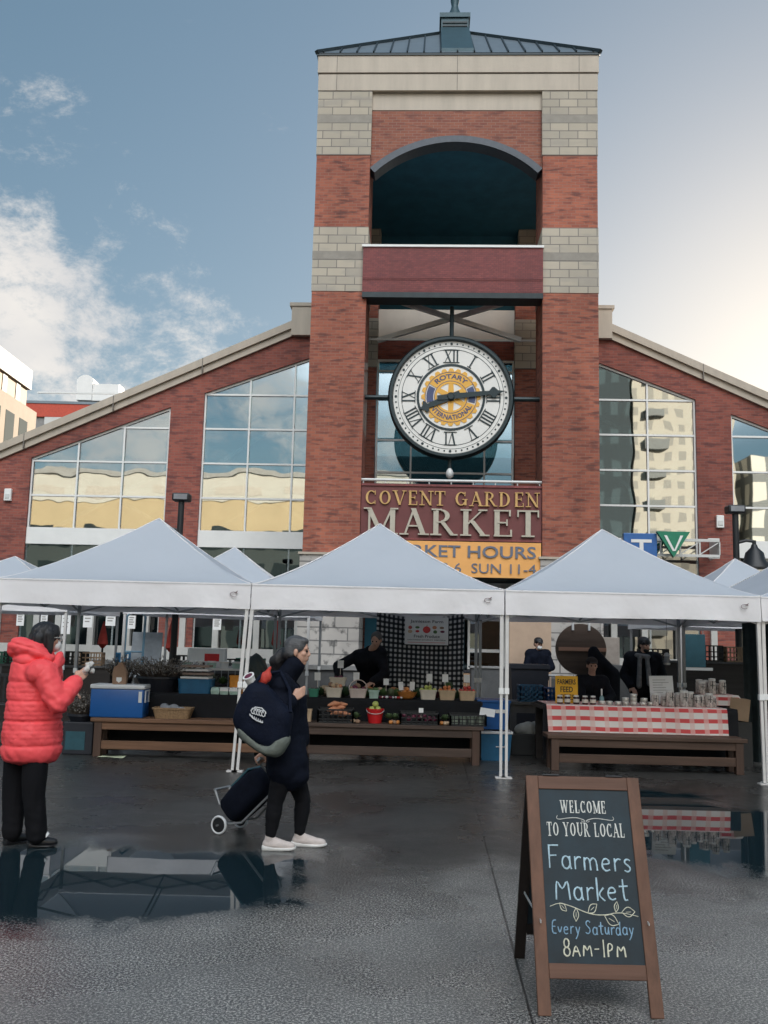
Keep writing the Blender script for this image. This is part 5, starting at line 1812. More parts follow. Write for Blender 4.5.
def leafy(name, label, p, n, r, m, seed, cat='vegetable'):
    rnd = random.Random(seed)
    mb = MB()
    for k in range(n):
        a, t_ = rnd.random() * 2 * PI, rnd.random()
        d = V(math.cos(a) * t_, math.sin(a) * t_, .5 + .7 * (1 - t_)).normalized()
        q = d * r * rnd.uniform(.75, 1.1)
        s = d.cross(V(0, 0, 1)).normalized() * r * .32
        u = d.cross(s).normalized() * r * .4
        mb.add([(0, 0, 0), q * .55 + s, q + u * .3, q * .55 - s], [(0, 1, 2), (0, 2, 3)])
    o = mb.build(name, m)
    o.location = p
    return tag(o, label, cat)


for k, px in enumerate((383, 391, 397)):
    leafy('leafy_bunch', 'bunch of leafy greens with a white card, %s of the row before the orange bowl' % ('first', 'second', 'last')[k], (X(px, 690, yu), yu + .04, TM + .02), 90, .12, mat('leaf_pale', (.22, .26, .16), .6, 0, .3, 20) if k == 1 else LEAFG, k)
for k in range(16):
    apple('red radish lying in front of the leafy bunches', V(X(380, 690, yu) + k * .022 + random.uniform(-.01, .01), 13.04 + random.uniform(-.01, .04), TM + .02), .017, random.choice([BEET, APR, PAPER]), 'radish', 'radish', 'radishes in front of the leafy bunches')
card('white price card above the radishes', (X(386, 690, yu), yu + .04, TM + .09), .075, .09)
xo = X(407, 693, yu)
bo = T('orange_bowl', 'round orange bowl with two tall white cards', 'bowl', (xo, yu, TM))
MB().lathe([(.07, 0), (.11, .03), (.14, .095), (.145, .10), (.132, .10), (.10, .04), (.06, .015)], (0, 0, 0), 24).build('bowl_body', BOWLO, bo, True)
heap('yellow onion heaped in the orange bowl', (xo, yu, TM + .085), .2, .2, .032, BOWLO, 2, 'onions in the orange bowl', 'onion', 'onion')
card('white price card leaning left in the orange bowl', (xo - .08, yu + .02, TM + .085), .07, .12, -.3, .3, .03)
card('white price card upright in the orange bowl', (xo + .07, yu + .03, TM + .085), .07, .12, -.1, -.2, .03)
x = punnet(428, 'cream veneer punnet heaped with green apples', PUNNET, .235, .13, 'white price card above the green apples')
heap('green apple in the cream punnet', (x, yu, TM + .128), .25, .15, .0295, APG, 2, 'green apples in the cream punnet')
x = punnet(447, 'tan veneer punnet heaped with blush apples', PUNNETB, .235, .13, 'white price card above the blush apples')
heap('blush red apple in the tan punnet', (x, yu, TM + .128), .25, .15, .0295, APO, 2, 'blush apples in the tan punnet')
leafy('herb_bunch', 'green herb tuft behind the blush apples', (x + .02, yu + .12, TM + .14), 40, .11, LEAFG, 5)
x = punnet(467, 'tan veneer punnet heaped with deep red apples by the tent pole', PUNNETB, .235, .13, 'white price card above the deep red apples')
heap('deep red apple in the punnet by the tent pole', (x, yu, TM + .128), .25, .15, .0295, APR, 2, 'red apples in the punnet by the pole')

# lower row on the bench
zb, yl = .50, 12.70
o = crate('wire_crate', 'dark wire crate holding the sweet potatoes', (X(336, 716, yl), yl, zb), .46, .34, .17, CRATEK)
for k in range(9):
    a = random.uniform(-.5, .5)
    lump('sweet_potato', 'long orange sweet potato in the dark wire crate', 'sweet potato', (o.location.x + random.uniform(-.06, .14), yl + random.uniform(-.1, .1), zb + .10 + k * .017), [('c', V(-.08 * math.cos(a), -.08 * math.sin(a), -.015), V(0, 0, .01), .018, .036), ('c', V(0, 0, .01), V(.08 * math.cos(a), .08 * math.sin(a), .012), .036, .015)], .008, SPUD, 'sweet potatoes in the wire crate')
xp = X(375, 716, yl)
pa = T('apple_pail', 'red plastic pail on the dark bench heaped with pale apples', 'bucket', (xp, yl, zb))
MB().lathe([(.085, 0), (.115, .17), (.122, .17), (.122, .19), (.108, .19), (.08, .012)], (0, 0, 0), 28).build('pail_body', REDPL, pa, True)
MB().tube([(.118 * math.cos(PI * k / 14 + PI), -.03 - .09 * math.sin(PI * k / 14), .175 - .05 * math.sin(PI * k / 14)) for k in range(15)], .004, 6).build('handle', STEELW, pa)
heap('pale green apple heaped in the red pail', (xp, yl, zb + .18), .21, .21, .042, APG, 2, 'pale apples in the red pail')
o = crate('black_crate', 'black plastic crate of purple vegetables on the dark bench', (X(419, 717, yl), yl, zb), .50, .34, .15, CRATEK)
for k in range(14):
    apple('purple vegetable in the black crate', V(o.location.x + random.uniform(-.2, .2), yl + random.uniform(-.13, .13), zb + .05 + random.uniform(0, .07)), .036, BEET, 'purple_beet', 'vegetable', 'purple vegetables in the black crate')
card('white price card clipped on the black crate', (o.location.x + .02, yl - .15, zb + .10), .06, .07, -.1, 0, .05)
o = crate('black_crate', 'black plastic crate of small green tubs at the end of the dark bench', (X(467, 720, yl), yl, zb), .47, .34, .14, CRATEK, 0, None, 9)
for k in range(4):
    xx = o.location.x - .165 + k * .11
    tub('berry_tub', 'pale green tub in the black crate at the bench end', 'tub', (xx, yl - .08, zb + .015), .085, .085, .098, .098, .105, mat('tub_sage', (.36, .42, .33), .5), 'green tubs in the black crate')
cd = T('tilted_card', 'larger white sheet propped on the black crate at the bench end', 'sign', (X(487, 712, 12.6), 12.62, zb + .13))
MB().box((-.10, -.003, 0), (.10, .003, .15), Matrix.Rotation(-.9, 4, 'X') @ Matrix.Rotation(.2, 4, 'Y')).build('panel', PAPER, cd)
tw_ = tub('tall_tumbler', 'tan paper tumbler on the bench behind the walking shopper', 'cup', (X(309, 716, yl), yl, zb), .06, .06, .08, .08, .16, PUNNETB)

# fuller rows: squashes, cabbages and herb bunches tucked between the punnets
for k, px in enumerate((320, 346, 366, 418, 437.5, 457)):
    leafy('salad_bunch', 'small loose bunch of salad leaves tucked between the punnets', (X(px, 690, yu), yu + random.uniform(.05, .10), TM + .01), 46, random.uniform(.10, .15), random.choice([LEAFG, mat('leaf_dark', (.045, .09, .04), .6, 0, .4, 18), mat('leaf_red', (.13, .035, .05), .6, 0, .4, 18)]), 30 + k)['group'] = 'salad bunches between the punnets'
for k in range(7):
    apple('round pale squash at the back of the fruit table', V(X(326, 690, 13.4) + k * .19 + random.uniform(-.04, .04), 13.42, TM + .07), random.uniform(.06, .085), random.choice([SPUD, PUNNETB, APO, mat('squash_green', (.10, .14, .06), .5, 0, .4, 12)]), 'squash', 'squash', 'squashes at the back of the fruit table')
for k, px in enumerate((356, 389, 395, 445)):
    leafy('cabbage', 'leafy green cabbage lying on the dark bench between the crates', (X(px, 716, yl), yl + .03, zb + .05), 90, .085, mat('cabbage_green', (.17, .25, .12), .6, 0, .4, 16), 50 + k)['group'] = 'cabbages on the dark bench'
for k in range(12):
    apple('brown onion loose on the dark bench', V(X(random.choice([352, 358, 392, 396, 443, 447]), 718, yl) + random.uniform(-.03, .03), yl + random.uniform(-.16, -.05), zb + .026), .028, random.choice([KRAFT, PUNNETB, BOWLO]), 'onion', 'onion', 'brown onions on the dark bench')
# herb pots and small tubs at the back of the left table
for k in range(7):
    hx = -3.05 + k * .205
    hp_ = T('herb_pot', 'small herb in a dark pot along the back edge of the egg table', 'potted plant', (hx + random.uniform(-.03, .03), 13.62, TL), 0, 'herb pots on the egg table')
    MB().lathe([(.045, 0), (.062, .10), (.066, .10), (.066, .115), (.055, .115)], (0, 0, 0), 12).build('pot', POTK, hp_)
    o = leafy('foliage', '', (0, 0, .11), 70, random.uniform(.10, .17), random.choice([LEAFG, mat('leaf_grey', (.16, .18, .14), .7, 0, .3, 18), mat('leaf_dark', (.045, .09, .04), .6, 0, .4, 18)]), 70 + k)
    for kk in ('label', 'category'): del o[kk]
    o.parent = hp_
for k in range(9):
    tt = T('honey_jar', 'small amber jar with a white lid in the row behind the egg cartons', 'jar', (X(207, 685, 13.2) + k * .062, 13.24 + (k % 2) * .05, TL), 0, 'amber jars behind the egg cartons')
    MB().lathe([(.026, 0), (.028, .06), (.022, .07)], (0, 0, 0), 12).build('glass_body', mat('honey_amber', (.42, .17, .03), .2), tt, True)
    MB().lathe([(.025, .071), (.025, .088)], (0, 0, 0), 12).build('lid', LIDW, tt, True)
# blue bins between the middle and right stalls
for (px, y, z, h, lab) in ((492, 13.3, .42, .36, 'blue storage bin with a white label stacked on a deeper blue bin'), (494, 13.3, 0, .36, 'deep blue storage bin on the ground with a white handle')):
    o = T('storage_bin', lab, 'bin', (X(px, 700, y), y, z))
    MB().loft([[(sx * w, sy * d, zz) for sx, sy in ((-1, -1), (1, -1), (1, 1), (-1, 1))] for w, d, zz in ((.19, .22, 0), (.22, .25, h))]).build('bin_body', COOLB if z else CRATEB, o)
    MB().box((-.235, -.265, h), (.235, .265, h + .035), None, .008).build('lid', COOLB if z else COOLW, o)
    if z:
        MB().box((.02, -.262, h * .62), (.16, -.248, h * .75)).build('label', PAPER, o)
    else:
        MB().tube([(.0, -.252, .19), (.12, -.262, .19), (.14, -.262, .30)], .008, 6).build('handle', COOLW, o)

# gingham backdrop and farm sign
bg = MB()
def gfn(u, v):
    x = -.07 + u * 1.34
    w = math.sin(u * 21) * .035 + math.sin(u * 9 + 1) * .03
    sag = .10 * math.sin(PI * u)
    return (x, w * (0.4 + .6 * v), 2.03 - v * 1.27 - sag * (1 - v) * .8 + .03 * math.sin(u * 5) * v)
bg.grid(gfn, 90, 50, lambda u, v: (u * 1.5, v * 1.27))
o = bg.build('gingham_curtain', GING_K, None, 'all'); o.location = (0, 14.36, 0)
tag(o, 'black and white gingham curtain hung behind the fruit stall', 'curtain')
fs_ = T('farm_sign', 'white farm produce sign with a red apple hung on the gingham curtain', 'sign', (.69, 14.22, 1.545))
MB().box((-.33, -.006, 0), (.33, .006, .42)).build('panel', PAPER, fs_)
fit_text('Jamieson Farm', -.25, .25, .315, .372, -.0085, .002, .006).build('lettering', INK, fs_)
fit_text('Fresh Produce', -.19, .20, .105, .148, -.0085, .002, .005).build('lettering', INK, fs_)
fit_text('OPEN MARKET SATURDAYS  FARM FRESH', -.29, .29, .062, .080, -.0085, .002).build('lettering', INK, fs_)
MB().box((-.28, -.0085, .030), (.28, -.0062, .036)).build('lettering', REDPL, fs_)
ap_ = MB().prism([(.055 * math.cos(2 * PI * k / 24) * (1 + .06 * math.cos(2 * 2 * PI * k / 24)), .225 + .052 * math.sin(2 * PI * k / 24) - .01 * abs(math.cos(2 * PI * k / 24)) * 0) for k in range(24)], -.0095, -.0062)
ap_.build('apple_picture', REDPL, fs_)
MB().prism([(-.004, .275), (.004, .275), (.012, .30), (.006, .302)], -.0098, -.0062).build('apple_stalk', LEAFG, fs_)
for k, (x, z, m_) in enumerate(((-.25, .255, APR), (-.14, .258, LEAFG), (-.25, .195, PUNNETB), (-.14, .20, REDPL), (.12, .26, SPUD), (.23, .258, KRAFT), (.13, .195, LEAFG), (.24, .20, BEET))):
    MB().prism([(x + (.034 if k % 3 else .03) * math.cos(2 * PI * j / 14), z + (.018 if k % 2 else .026) * math.sin(2 * PI * j / 14)) for j in range(14)], -.0095, -.0062).build('vegetable_picture', m_, fs_)

# ---- stall on the right: jars
def jar(name, label, p, r, h, body, lid, group, lab=True, neck=.8, clasp=False):
    t = T(name, label, 'jar', p, 0, group)
    MB().lathe([(r * .9, 0), (r, .008), (r, h * .74), (r * neck, h * .86)], (0, 0, 0), 14).build('glass_body', body, t, True)
    MB().lathe([(r * (neck + .08), h * .861), (r * (neck + .08), h), (r * .5, h + .004)], (0, 0, 0), 14).build('lid', lid, t, True)
    if lab:
        MB().lathe([(r + .0015, h * .2), (r + .0015, h * .6)], (0, 0, 0), 14).build('label', JARLBL, t, True)
    if clasp:
        MB().tube([(r * .5, -r * .85, h * .55), (0, -r * 1.06, h * .62), (-r * .5, -r * .85, h * .55)], .004, 5).tube([(0, -r * 1.06, h * .35), (0, -r * 1.05, h * .86)], .005, 5).build('clasp', INK, t)
    return t


yj = 12.86
proto = {}
def place_jars(key, xs, mk, label, group):
    for i, (x, y, z) in enumerate(xs):
        if key not in proto:
            proto[key] = mk((x, y, z))
        else:
            q_ = dup(proto[key], (x, y, z), random.uniform(-.6, .6), label, group)
            k_ = random.uniform(.84, 1.14) if key in 'cr' else 1.0
            q_.scale = (k_, k_, k_ * (random.uniform(.9, 1.2) if key in 'cr' else 1.0))
lab = 'small dark preserve jar with white lid in the row at the cloth edge'
grp = 'dark preserve jars along the cloth edge'
place_jars('p', [(X(px, 697, yj), yj + random.uniform(-.03, .05), TR) for px in (560, 568, 577, 585, 593)], lambda p: jar('preserve_jar', lab, p, .040, .115, JARD, LIDW, grp), lab, grp)
lab2 = 'flat tin with a metal lid in the low stacks beside the yellow sign'
grp2 = 'flat tins on the checked cloth'
place_jars('t', [(X(px, 699, yj), yj + dy, TR + dz) for px, dy, dz in ((602, 0, 0), (610, .03, 0), (618, .0, 0), (626, .03, 0), (626, .03, .052), (634, .02, 0), (634, .02, .052), (634, .02, .104), (643, 0, 0), (644, .0, .052), (651, .02, 0))], lambda p: jar('flat_tin', lab2, p, .046, .05, TIN, LIDW, grp2, False, .95), lab2, grp2)
lab3 = 'tall clear clasp jar with a dark clip in the crowd at the cloth end'
grp3 = 'clasp jars on the checked cloth'
place_jars('c', [(X(px, 697, yj + dy), yj + dy, TR) for px, dy in ((655, 0), (664, .08), (670, -.01), (679, .06), (684, -.02), (690, .09), (697, .0), (702, .1), (709, .03), (675, .18), (688, .2), (700, .22), (713, .16))], lambda p: jar('clasp_jar', lab3, p, .052, .175, JARG, LIDW, grp3, False, .82, True), lab3, grp3)
rb_ = T('cloth_riser', 'checked cloth covered riser box carrying the back row of jars', 'box', (X(715, 690, 13.3), 13.28, TR + .004))
MB().box((-.27, -.17, 0), (.27, .17, .15), None, .01).build('box_body', WOODDK, rb_)
cv = MB()
cv.grid(lambda u, v: (-.29 + u * .62, -.18 + max(0, v - .35) / .65 * .36, .156 - max(0, .35 - v) * .42 - .10 * max(0, u - .88) * 8), 26, 16, lambda u, v: (u * .6, v * .5 + .05))
cv.build('cover', GING_R, rb_, 'all')
lab4 = 'clear clasp jar standing on the cloth covered riser'
grp4 = 'clasp jars on the riser'
place_jars('r', [(rb_.location.x + dx, 13.28 + dy, TR + .165) for dx, dy in ((-.22, -.08), (-.12, .04), (-.08, -.09), (.02, .0), (.07, -.08), (-.2, .08))], lambda p: jar('clasp_jar', lab4, p, .050, .165, JARG, LIDW, grp4, False, .82, True), lab4, grp4)
yg = T('feed_sign', 'yellow sign with hand painted black capitals behind the preserve jars', 'sign', (X(567, 690, 13.0), 13.02, TR))
MB().box((-.155, -.004, 0), (.155, .004, .37), Matrix.Rotation(-.06, 4, 'X')).build('panel', YELLOW, yg)
MB().box((-.1, .01, 0), (.1, .12, .02)).bar((0, .1, .01), (0, .025, .3), .02, .01).build('prop', WOODDK, yg)
for s, z0, z1, a in (('FARMERS', .255, .325, .125), ('FEED', .150, .225, .085), ('CITIES', .045, .120, .10)):
    fit_text(s, -a, a, z0, z1, -.0065, .0015, .012, Matrix.Rotation(-.06, 4, 'X')).build('lettering', INK, yg)
wsn = T('price_list', 'white price list board with faint lines standing behind the tall jars', 'sign', (X(663, 690, 13.12), 13.14, TR))
Mt = Matrix.Rotation(-.10, 4, 'X') @ Matrix.Rotation(-.03, 4, 'Y')
MB().box((-.165, -.004, .02), (.165, .004, .40), Mt).build('panel', PAPER, wsn)
ln = MB()
for k in range(6):
    ln.box((-.12, -.0060, .34 - k * .035), (.06 + .05 * math.sin(k * 2.1), -.0042, .347 - k * .035), Mt)
ln.build('lettering', mat('pencil_grey', (.38, .36, .34), .7), wsn)
MB().box((-.12, .01, 0), (.12, .1, .02)).bar((0, .09, .01), (0, .03, .3), .02, .01).build('prop', WOODDK, wsn)
lt_ = T('lantern', 'small silver lantern hanging beside the rear tent pole', 'lantern', (X(667, 665, 14.3), 14.3, 1.33))
MB().lathe([(.045, 0), (.05, .02), (.05, .03)], (0, 0, 0), 14).lathe([(.05, .13), (.035, .17), (.012, .185)], (0, 0, 0), 14).build('cap', TIN, lt_, True)
MB().lathe([(.040, .031), (.046, .08), (.040, .129)], (0, 0, 0), 14).build('glass_body', LENS, lt_, True)
MB().tube([(0, 0, .18), (0, 0, .78)], .003, 5).build('hanging_wire', INK, lt_)
sb = T('spray_bottle', 'clear pump bottle with a white nozzle in front of the seated vendor', 'bottle', (X(602, 690, 12.95), 12.97, TR))
MB().lathe([(.03, 0), (.032, .09), (.012, .12)], (0, 0, 0), 12).build('bottle_body', mat('bottle_teal', (.18, .30, .32), .2), sb, True)
MB().lathe([(.011, .121), (.011, .19), (.014, .19), (.008, .21)], (0, 0, 0), 10).build('nozzle', LIDW, sb, True)
cbx = T('cardboard_box', 'tilted tan cardboard box at the end of the checked table', 'box', (X(742, 705, 13.0), 13.2, .62), -.2)
MB().box((-.13, -.13, 0), (.13, .13, .30), Matrix.Rotation(.12, 4, 'Y')).build('box_body', CARDB, cbx)
o = MB().box((-.15, -.15, 0), (.15, .15, .60)).build('plinth_box', CRATEK); o.location = (cbx.location.x, 13.2, 0); tag(o, 'black plinth box under the tilted cardboard box', 'box')
dsc = T('round_tabletop', 'big round dark tabletop with a lighter batten standing behind the capped vendor', 'table', (X(581, 648, 15.0), 15.0, 1.53))
MB().prism(disc(.405, 48), 0, .035).build('tabletop', DISCW, dsc)
MB().box((-.36, -.03, -.03), (.40, -.001, .03)).build('batten', STRIPW, dsc)
MB().tube([(-.13, -.01, .30), (-.13, -.01, .42), (-.09, -.01, .50), (.09, -.01, .50), (.13, -.01, .42), (.13, -.01, .30)], .02, 8).build('bracket', PAPER, dsc)
MB().box((-.05, .04, -1.53), (.05, .09, .2)).box((-.3, -.1, -1.53), (.3, .2, -1.48)).build('stand', WOODDK, dsc)
cj_ = T('jacket_bundle', 'black coat hung over a chair back behind the vendor in the cap', 'coat', (X(603, 665, 14.6), 14.7, 0))
blob('coat_body', [('c', V(-.12, 0, 1.5), V(.16, 0, 1.15), .07, .12), ('c', V(.16, 0, 1.15), V(.12, 0, .7), .13, .16), ('c', V(-.12, 0, 1.5), V(-.08, 0, .8), .09, .14)], .025, DKJACK, cj_)
MB().bar((-.15, 0, 0), (-.15, 0, .9), .03).bar((.15, 0, 0), (.15, 0, .9), .03).bar((-.15, 0, .8), (.15, 0, .8), .03).build('chair_frame', BLACKM, cj_)
cbt = T('carton', 'tan carton on a tall grey stand right of the round tabletop', 'box', (X(610, 640, 16), 16.2, 1.28))
MB().box((-.18, -.14, 0), (.18, .14, .46), None, .01).build('box_body', mat('carton_grey', (.34, .29, .25), .8), cbt)
o = MB().box((-.25, -.2, 0), (.25, .2, 1.27), None, .01).build('cabinet', CONCD); o.location = (cbt.location.x, 16.2, 0); tag(o, 'dark grey cabinet under the tan carton', 'cabinet')
tb_ = T('teal_board', 'teal hanging panel right of the rear tent pole', 'panel', (X(694, 648, 15.5), 15.5, 1.28))
MB().box((-.19, 0, 0), (.19, .03, .54), None, .004).build('panel', TEAL, tb_)
MB().box((-.24, -.01, -.05), (.30, .04, -.004)).bar((-.17, .05, .54), (-.17, .05, .92), .01).bar((.17, .05, .54), (.17, .05, .92), .01).build('rail', STEELW, tb_)
dc = MB().grid(lambda u, v: (u * .62, .06 * math.sin(u * 16) + .02 * math.sin(u * 40), 1.98 - v * 1.95), 40, 20).build('side_curtain', mat('dark_green_curtain', (.012, .022, .024), .8, 0, .6, 6, .3, 20), None, 'all')
dc.location = (X(744, 700, 13.4), 13.4, 0); tag(dc, 'dark curtain hanging at the far end of the jar stall', 'curtain')
for (px, y, w, h, m_, lab) in ((530, 14.6, .34, .24, CRATEB, 'teal blue crate on the side table behind the yellow sign'), (552, 14.7, .22, .20, COOLB, 'small blue crate beside the teal one behind the yellow sign')):
    crate('plastic_crate', lab, (X(px, 692, y), y, .72), w, .3, h, m_, 0, None, 4, .03)
table('side table with a grey top left of the jar stall', X(508, 690, 14.4), X(562, 690, 14.4), 14.4, 14.95, .72, CONCD)
bgk = lump('cloth_sack', 'pale lumpy sack on the ground under the grey side table', 'sack', (X(527, 706, 13.9), 13.95, .30), [('e', V(random.uniform(-.14, .14), random.uniform(-.08, .08), random.uniform(0, .10)), (.10, .09, .08)) for _ in range(9)], .02, mat('sack_pale', (.40, .40, .37), .8))
o = MB().box((-.25, -.2, 0), (.25, .2, .30), None, .01).build('sack_box', CRATEK); o.location = (bgk.location.x, 13.95, 0); tag(o, 'black box holding up the pale lumpy sack', 'box')
for k, px in enumerate((688, 702)):
    jg_ = T('water_jug', 'white plastic jug under the jar table, %s' % ('nearer the middle', 'nearer the table end')[k], 'jug', (X(px, 745, 13.2), 13.2, 0))
    MB().lathe([(.08, 0), (.085, .02), (.085, .2), (.03, .27), (.03, .30)], (0, 0, 0), 14).build('jug_body', COOLW, jg_, True)
    MB().lathe([(.034, .301), (.034, .33)], (0, 0, 0), 12).build('lid', CRATEB, jg_, True)

# ------------------------------------------------------------------ things seen between and behind the stalls
def folded_umbrella(px, py0, py1, Y, lab):
    p0, p1 = at(px, py0, Y), at(px, py1, Y)
    t = T('closed_parasol', lab, 'parasol', (p0.x, Y, 0))
    MB().tube([(0, 0, 0), (0, 0, p0.z)], .02, 8).build('pole', BLACKM, t)
    MB().lathe([(.03, p1.z), (.10, p1.z + .08), (.075, (p0.z + p1.z) / 2), (.03, p0.z - .05), (.012, p0.z + .03)], (0, 0, 0), 9).build('canopy', REDCL, t, True)
    MB().lathe([(.22, 0), (.22, .05), (.05, .09)], (0, 0, 0), 16).build('base', BLACKM, t)


folded_umbrella(172, 622, 652, 18.5, 'closed red parasol on a black pole above the twig planter')
folded_umbrella(104, 623, 648, 18.5, 'closed red parasol right of the leaning tent pole by the coral coat')
folded_umbrella(277, 620, 648, 18.8, 'closed red parasol in front of the white door frames behind the shopper')


def patio_chair(label, loc, rz, m=BLACKM):
    t = T('patio_chair', label, 'chair', loc, rz, 'patio chairs on the terrace side')
    MB().box((-.21, -.21, .42), (.21, .21, .45), None, .008).build('seat', m, t)
    bk = MB()
    for k in range(5):
        bk.box((-.19 + k * .085, .20, .47), (-.15 + k * .085, .215, .86))
    bk.box((-.21, .196, .862), (.21, .22, .91))
    bk.build('backrest', m, t)
    for sx in (-1, 1):
        for sy in (-1, 1):
            MB().bar((sx * .19, sy * .19, 0), (sx * .19, sy * .19, .419), .03).build('leg', m, t)
    return t


def counter(label, x0, x1, Y, h, m, top=None, d=.6):
    t = T('trader_counter', label, 'counter', ((x0 + x1) / 2, Y, 0))
    a = (x1 - x0) / 2
    MB().box((-a + .03, .03, 0), (a - .03, d - .03, h - .04)).build('base', m, t)
    MB().box((-a, 0, h - .039), (a, d, h), None, .008).build('countertop', top or CONC, t)
    return t


counter('dark counter behind the person in the coral coat', X(0, 660, 17.2), X(112, 660, 17.2), 17.2, 1.0, WOODDK, CONCD)
counter('dark counter with grey top behind the egg trays', X(120, 660, 17.2), X(262, 660, 17.2), 17.4, .95, WOODDK, CONCD)
counter('dark counter behind the teal hanging panel', X(640, 660, 17.5), X(760, 660, 17.5), 17.5, 1.35, WOODDK, CONCD)
counter('long pale stone ledge behind the gap beside the fruit stall', X(470, 668, 17.9), X(516, 668, 17.9), 17.9, 1.15, CONCD, CONC, .35)
rs = [(7, 648, CRATEG, 'green crate on the counter left of the coral hood'), (20, 652, CRATEK, 'black crate on the counter behind the coral hood'), (75, 652, CRATEK, 'black crate on the counter right of the dark haired head'), (90, 655, CARDB, 'tan crate on the counter beside the leaning tent pole'),
      (128, 650, CRATEB, 'blue crate on the counter above the twig planter'), (187, 650, CRATEK, 'black crate on the counter behind the white carton'), (232, 652, CRATEK, 'black crate on the counter behind the orange open box'), (250, 650, CRATEG, 'green crate on the counter beside the paired tent poles'),
      (655, 640, CRATEK, 'black crate on the high counter beside the bearded man'), (712, 640, CRATEK, 'black crate on the high counter right of the teal panel'), (735, 642, CARDB, 'tan crate on the high counter near the dark curtain')]
for px, py, m_, lab in rs:
    Y = 17.55
    h = 1.0 if px < 115 else .95 if px < 300 else 1.35
    crate('market_crate', lab, (X(px, py, Y), Y + (.15 if px > 115 else 0), h), random.uniform(.34, .5), .3, random.uniform(.2, .32), m_, random.uniform(-.15, .15), None, 5, .02)
# white dolly boards and crate
dl = T('folding_table', 'pale grey tabletop leaning on its edge behind the twig planter', 'table', (X(146, 640, 16.2), 16.2, .86))
MB().box((-.26, 0, 0), (.26, .04, .78), Matrix.Rotation(-.12, 4, 'X'), .01).build('tabletop', mat('table_grey', (.40, .43, .46), .5), dl)
MB().bar((-.2, .06, -.86), (-.2, .12, .6), .03).bar((.2, .06, -.86), (.2, .12, .6), .03).build('leg', POLEG, dl)
hc = T('hand_truck', 'light blue metal hand truck standing beside the grey tabletop', 'hand truck', (X(133, 645, 16.0), 16.0, 0))
MB().tube([(-.16, 0, .1), (-.16, .1, 1.9), (.0, .1, 2.02), (.16, .1, 1.9), (.16, 0, .1)], .022, 8).tube([(-.16, .03, .7), (.16, .03, .7)], .018, 6).tube([(-.16, .07, 1.3), (.16, .07, 1.3)], .018, 6).build('frame', mat('truck_blue', (.16, .30, .40), .4), hc, True)
MB().box((-.2, -.2, .03), (.2, .0, .045)).build('toe_plate', STEELW, hc)
for sx in (-1, 1):
    MB().tube([(sx * .2, .03, .12), (sx * .26, .03, .12)], .12, 16).build('wheel', BLACKM, hc)
# notices pinned in the shop windows
for k, (px, py, w, h) in enumerate(((18, 619, .20, .34), (42, 619, .18, .34), (64, 622, .24, .62), (86, 618, .24, .48), (109, 618, .26, .40), (130, 622, .20, .34), (216, 624, .22, .30))):
    p = at(px, py, 24.4)
    o = T('window_notice', 'white notice in the shop window, %s' % ('farthest left of all', 'just left of the dark haired head', 'tall one just above the dark haired head', 'left of the leaning tent pole', 'right of the leaning tent pole', 'over the hand truck', 'over the lidded tubs')[k], 'notice', (p.x, 24.56, p.z), BYAW)
    MB().box((-w / 2, -.004, -h / 2), (w / 2, .004, h / 2)).build('panel', PAPER, o)
    lnn = MB()
    for j in range(4):
        lnn.box((-w * .32, -.0062, h * .3 - j * h * .17), (w * (.3 - .1 * (j % 2)), -.0042, h * .3 - j * h * .17 + .03))
    lnn.build('lettering', mat('faded_ink', (.30, .28, .26), .8), o)
for k, (px, Y, lab) in enumerate(((5, 15.2, 'black patio chair at the far left edge beside the coral coat'), (26, 15.5, 'black patio chair hidden behind the coral coat'), (668, 19.0, 'black patio chair behind the lantern'), (722, 18.9, 'black patio chair behind the teal panel'))):
    patio_chair(lab, (X(px, 680, Y), Y, 0), .4 * k)
bag = lump('garden_sack', 'dark green plastic sack slumped behind the head of the walking shopper', 'sack', (X(256, 655, 13.6), 13.6, TL), [('e', V(0, 0, .26), (.20, .15, .30)), ('e', V(.08, 0, .12), (.20, .15, .16)), ('e', V(-.06, 0, .15), (.18, .15, .18))], .02, mat('sack_green', (.020, .035, .035), .45, 0, .3, 8, .5, 12), None, lambda c, n_: .012 * math.sin(c.x * 40 + c.z * 25))
# barrier rails in the second row
for (xa, xb_, Y, lab) in ((118, 260, 16.6, 'grey steel crowd barrier behind the egg trays'), (515, 560, 16.4, 'grey steel crowd barrier behind the grey side table')):
    a, b_ = X(xa, 690, Y), X(xb_, 690, Y)
    t = T('crowd_barrier', lab, 'barrier', (a, Y, 0))
    L = b_ - a
    w = MB().tube([(0, 0, .12), (0, 0, 1.0), (.06, 0, 1.06), (L - .06, 0, 1.06), (L, 0, 1.0), (L, 0, .12)], .018, 8).tube([(0, 0, .2), (L, 0, .2)], .016, 8)
    w.build('frame', POLEG, t, True)
    bb_ = MB()
    for k in range(1, int(L / .12)):
        bb_.tube([(k * .12, 0, .2), (k * .12, 0, 1.05)], .007, 5)
    bb_.build('bars', POLEG, t)
    for x in (.08, L - .08):
        MB().box((x - .03, -.25, 0), (x + .03, .25, .02)).bar((x, 0, .02), (x, 0, .2), .03).build('foot', POLEG, t)

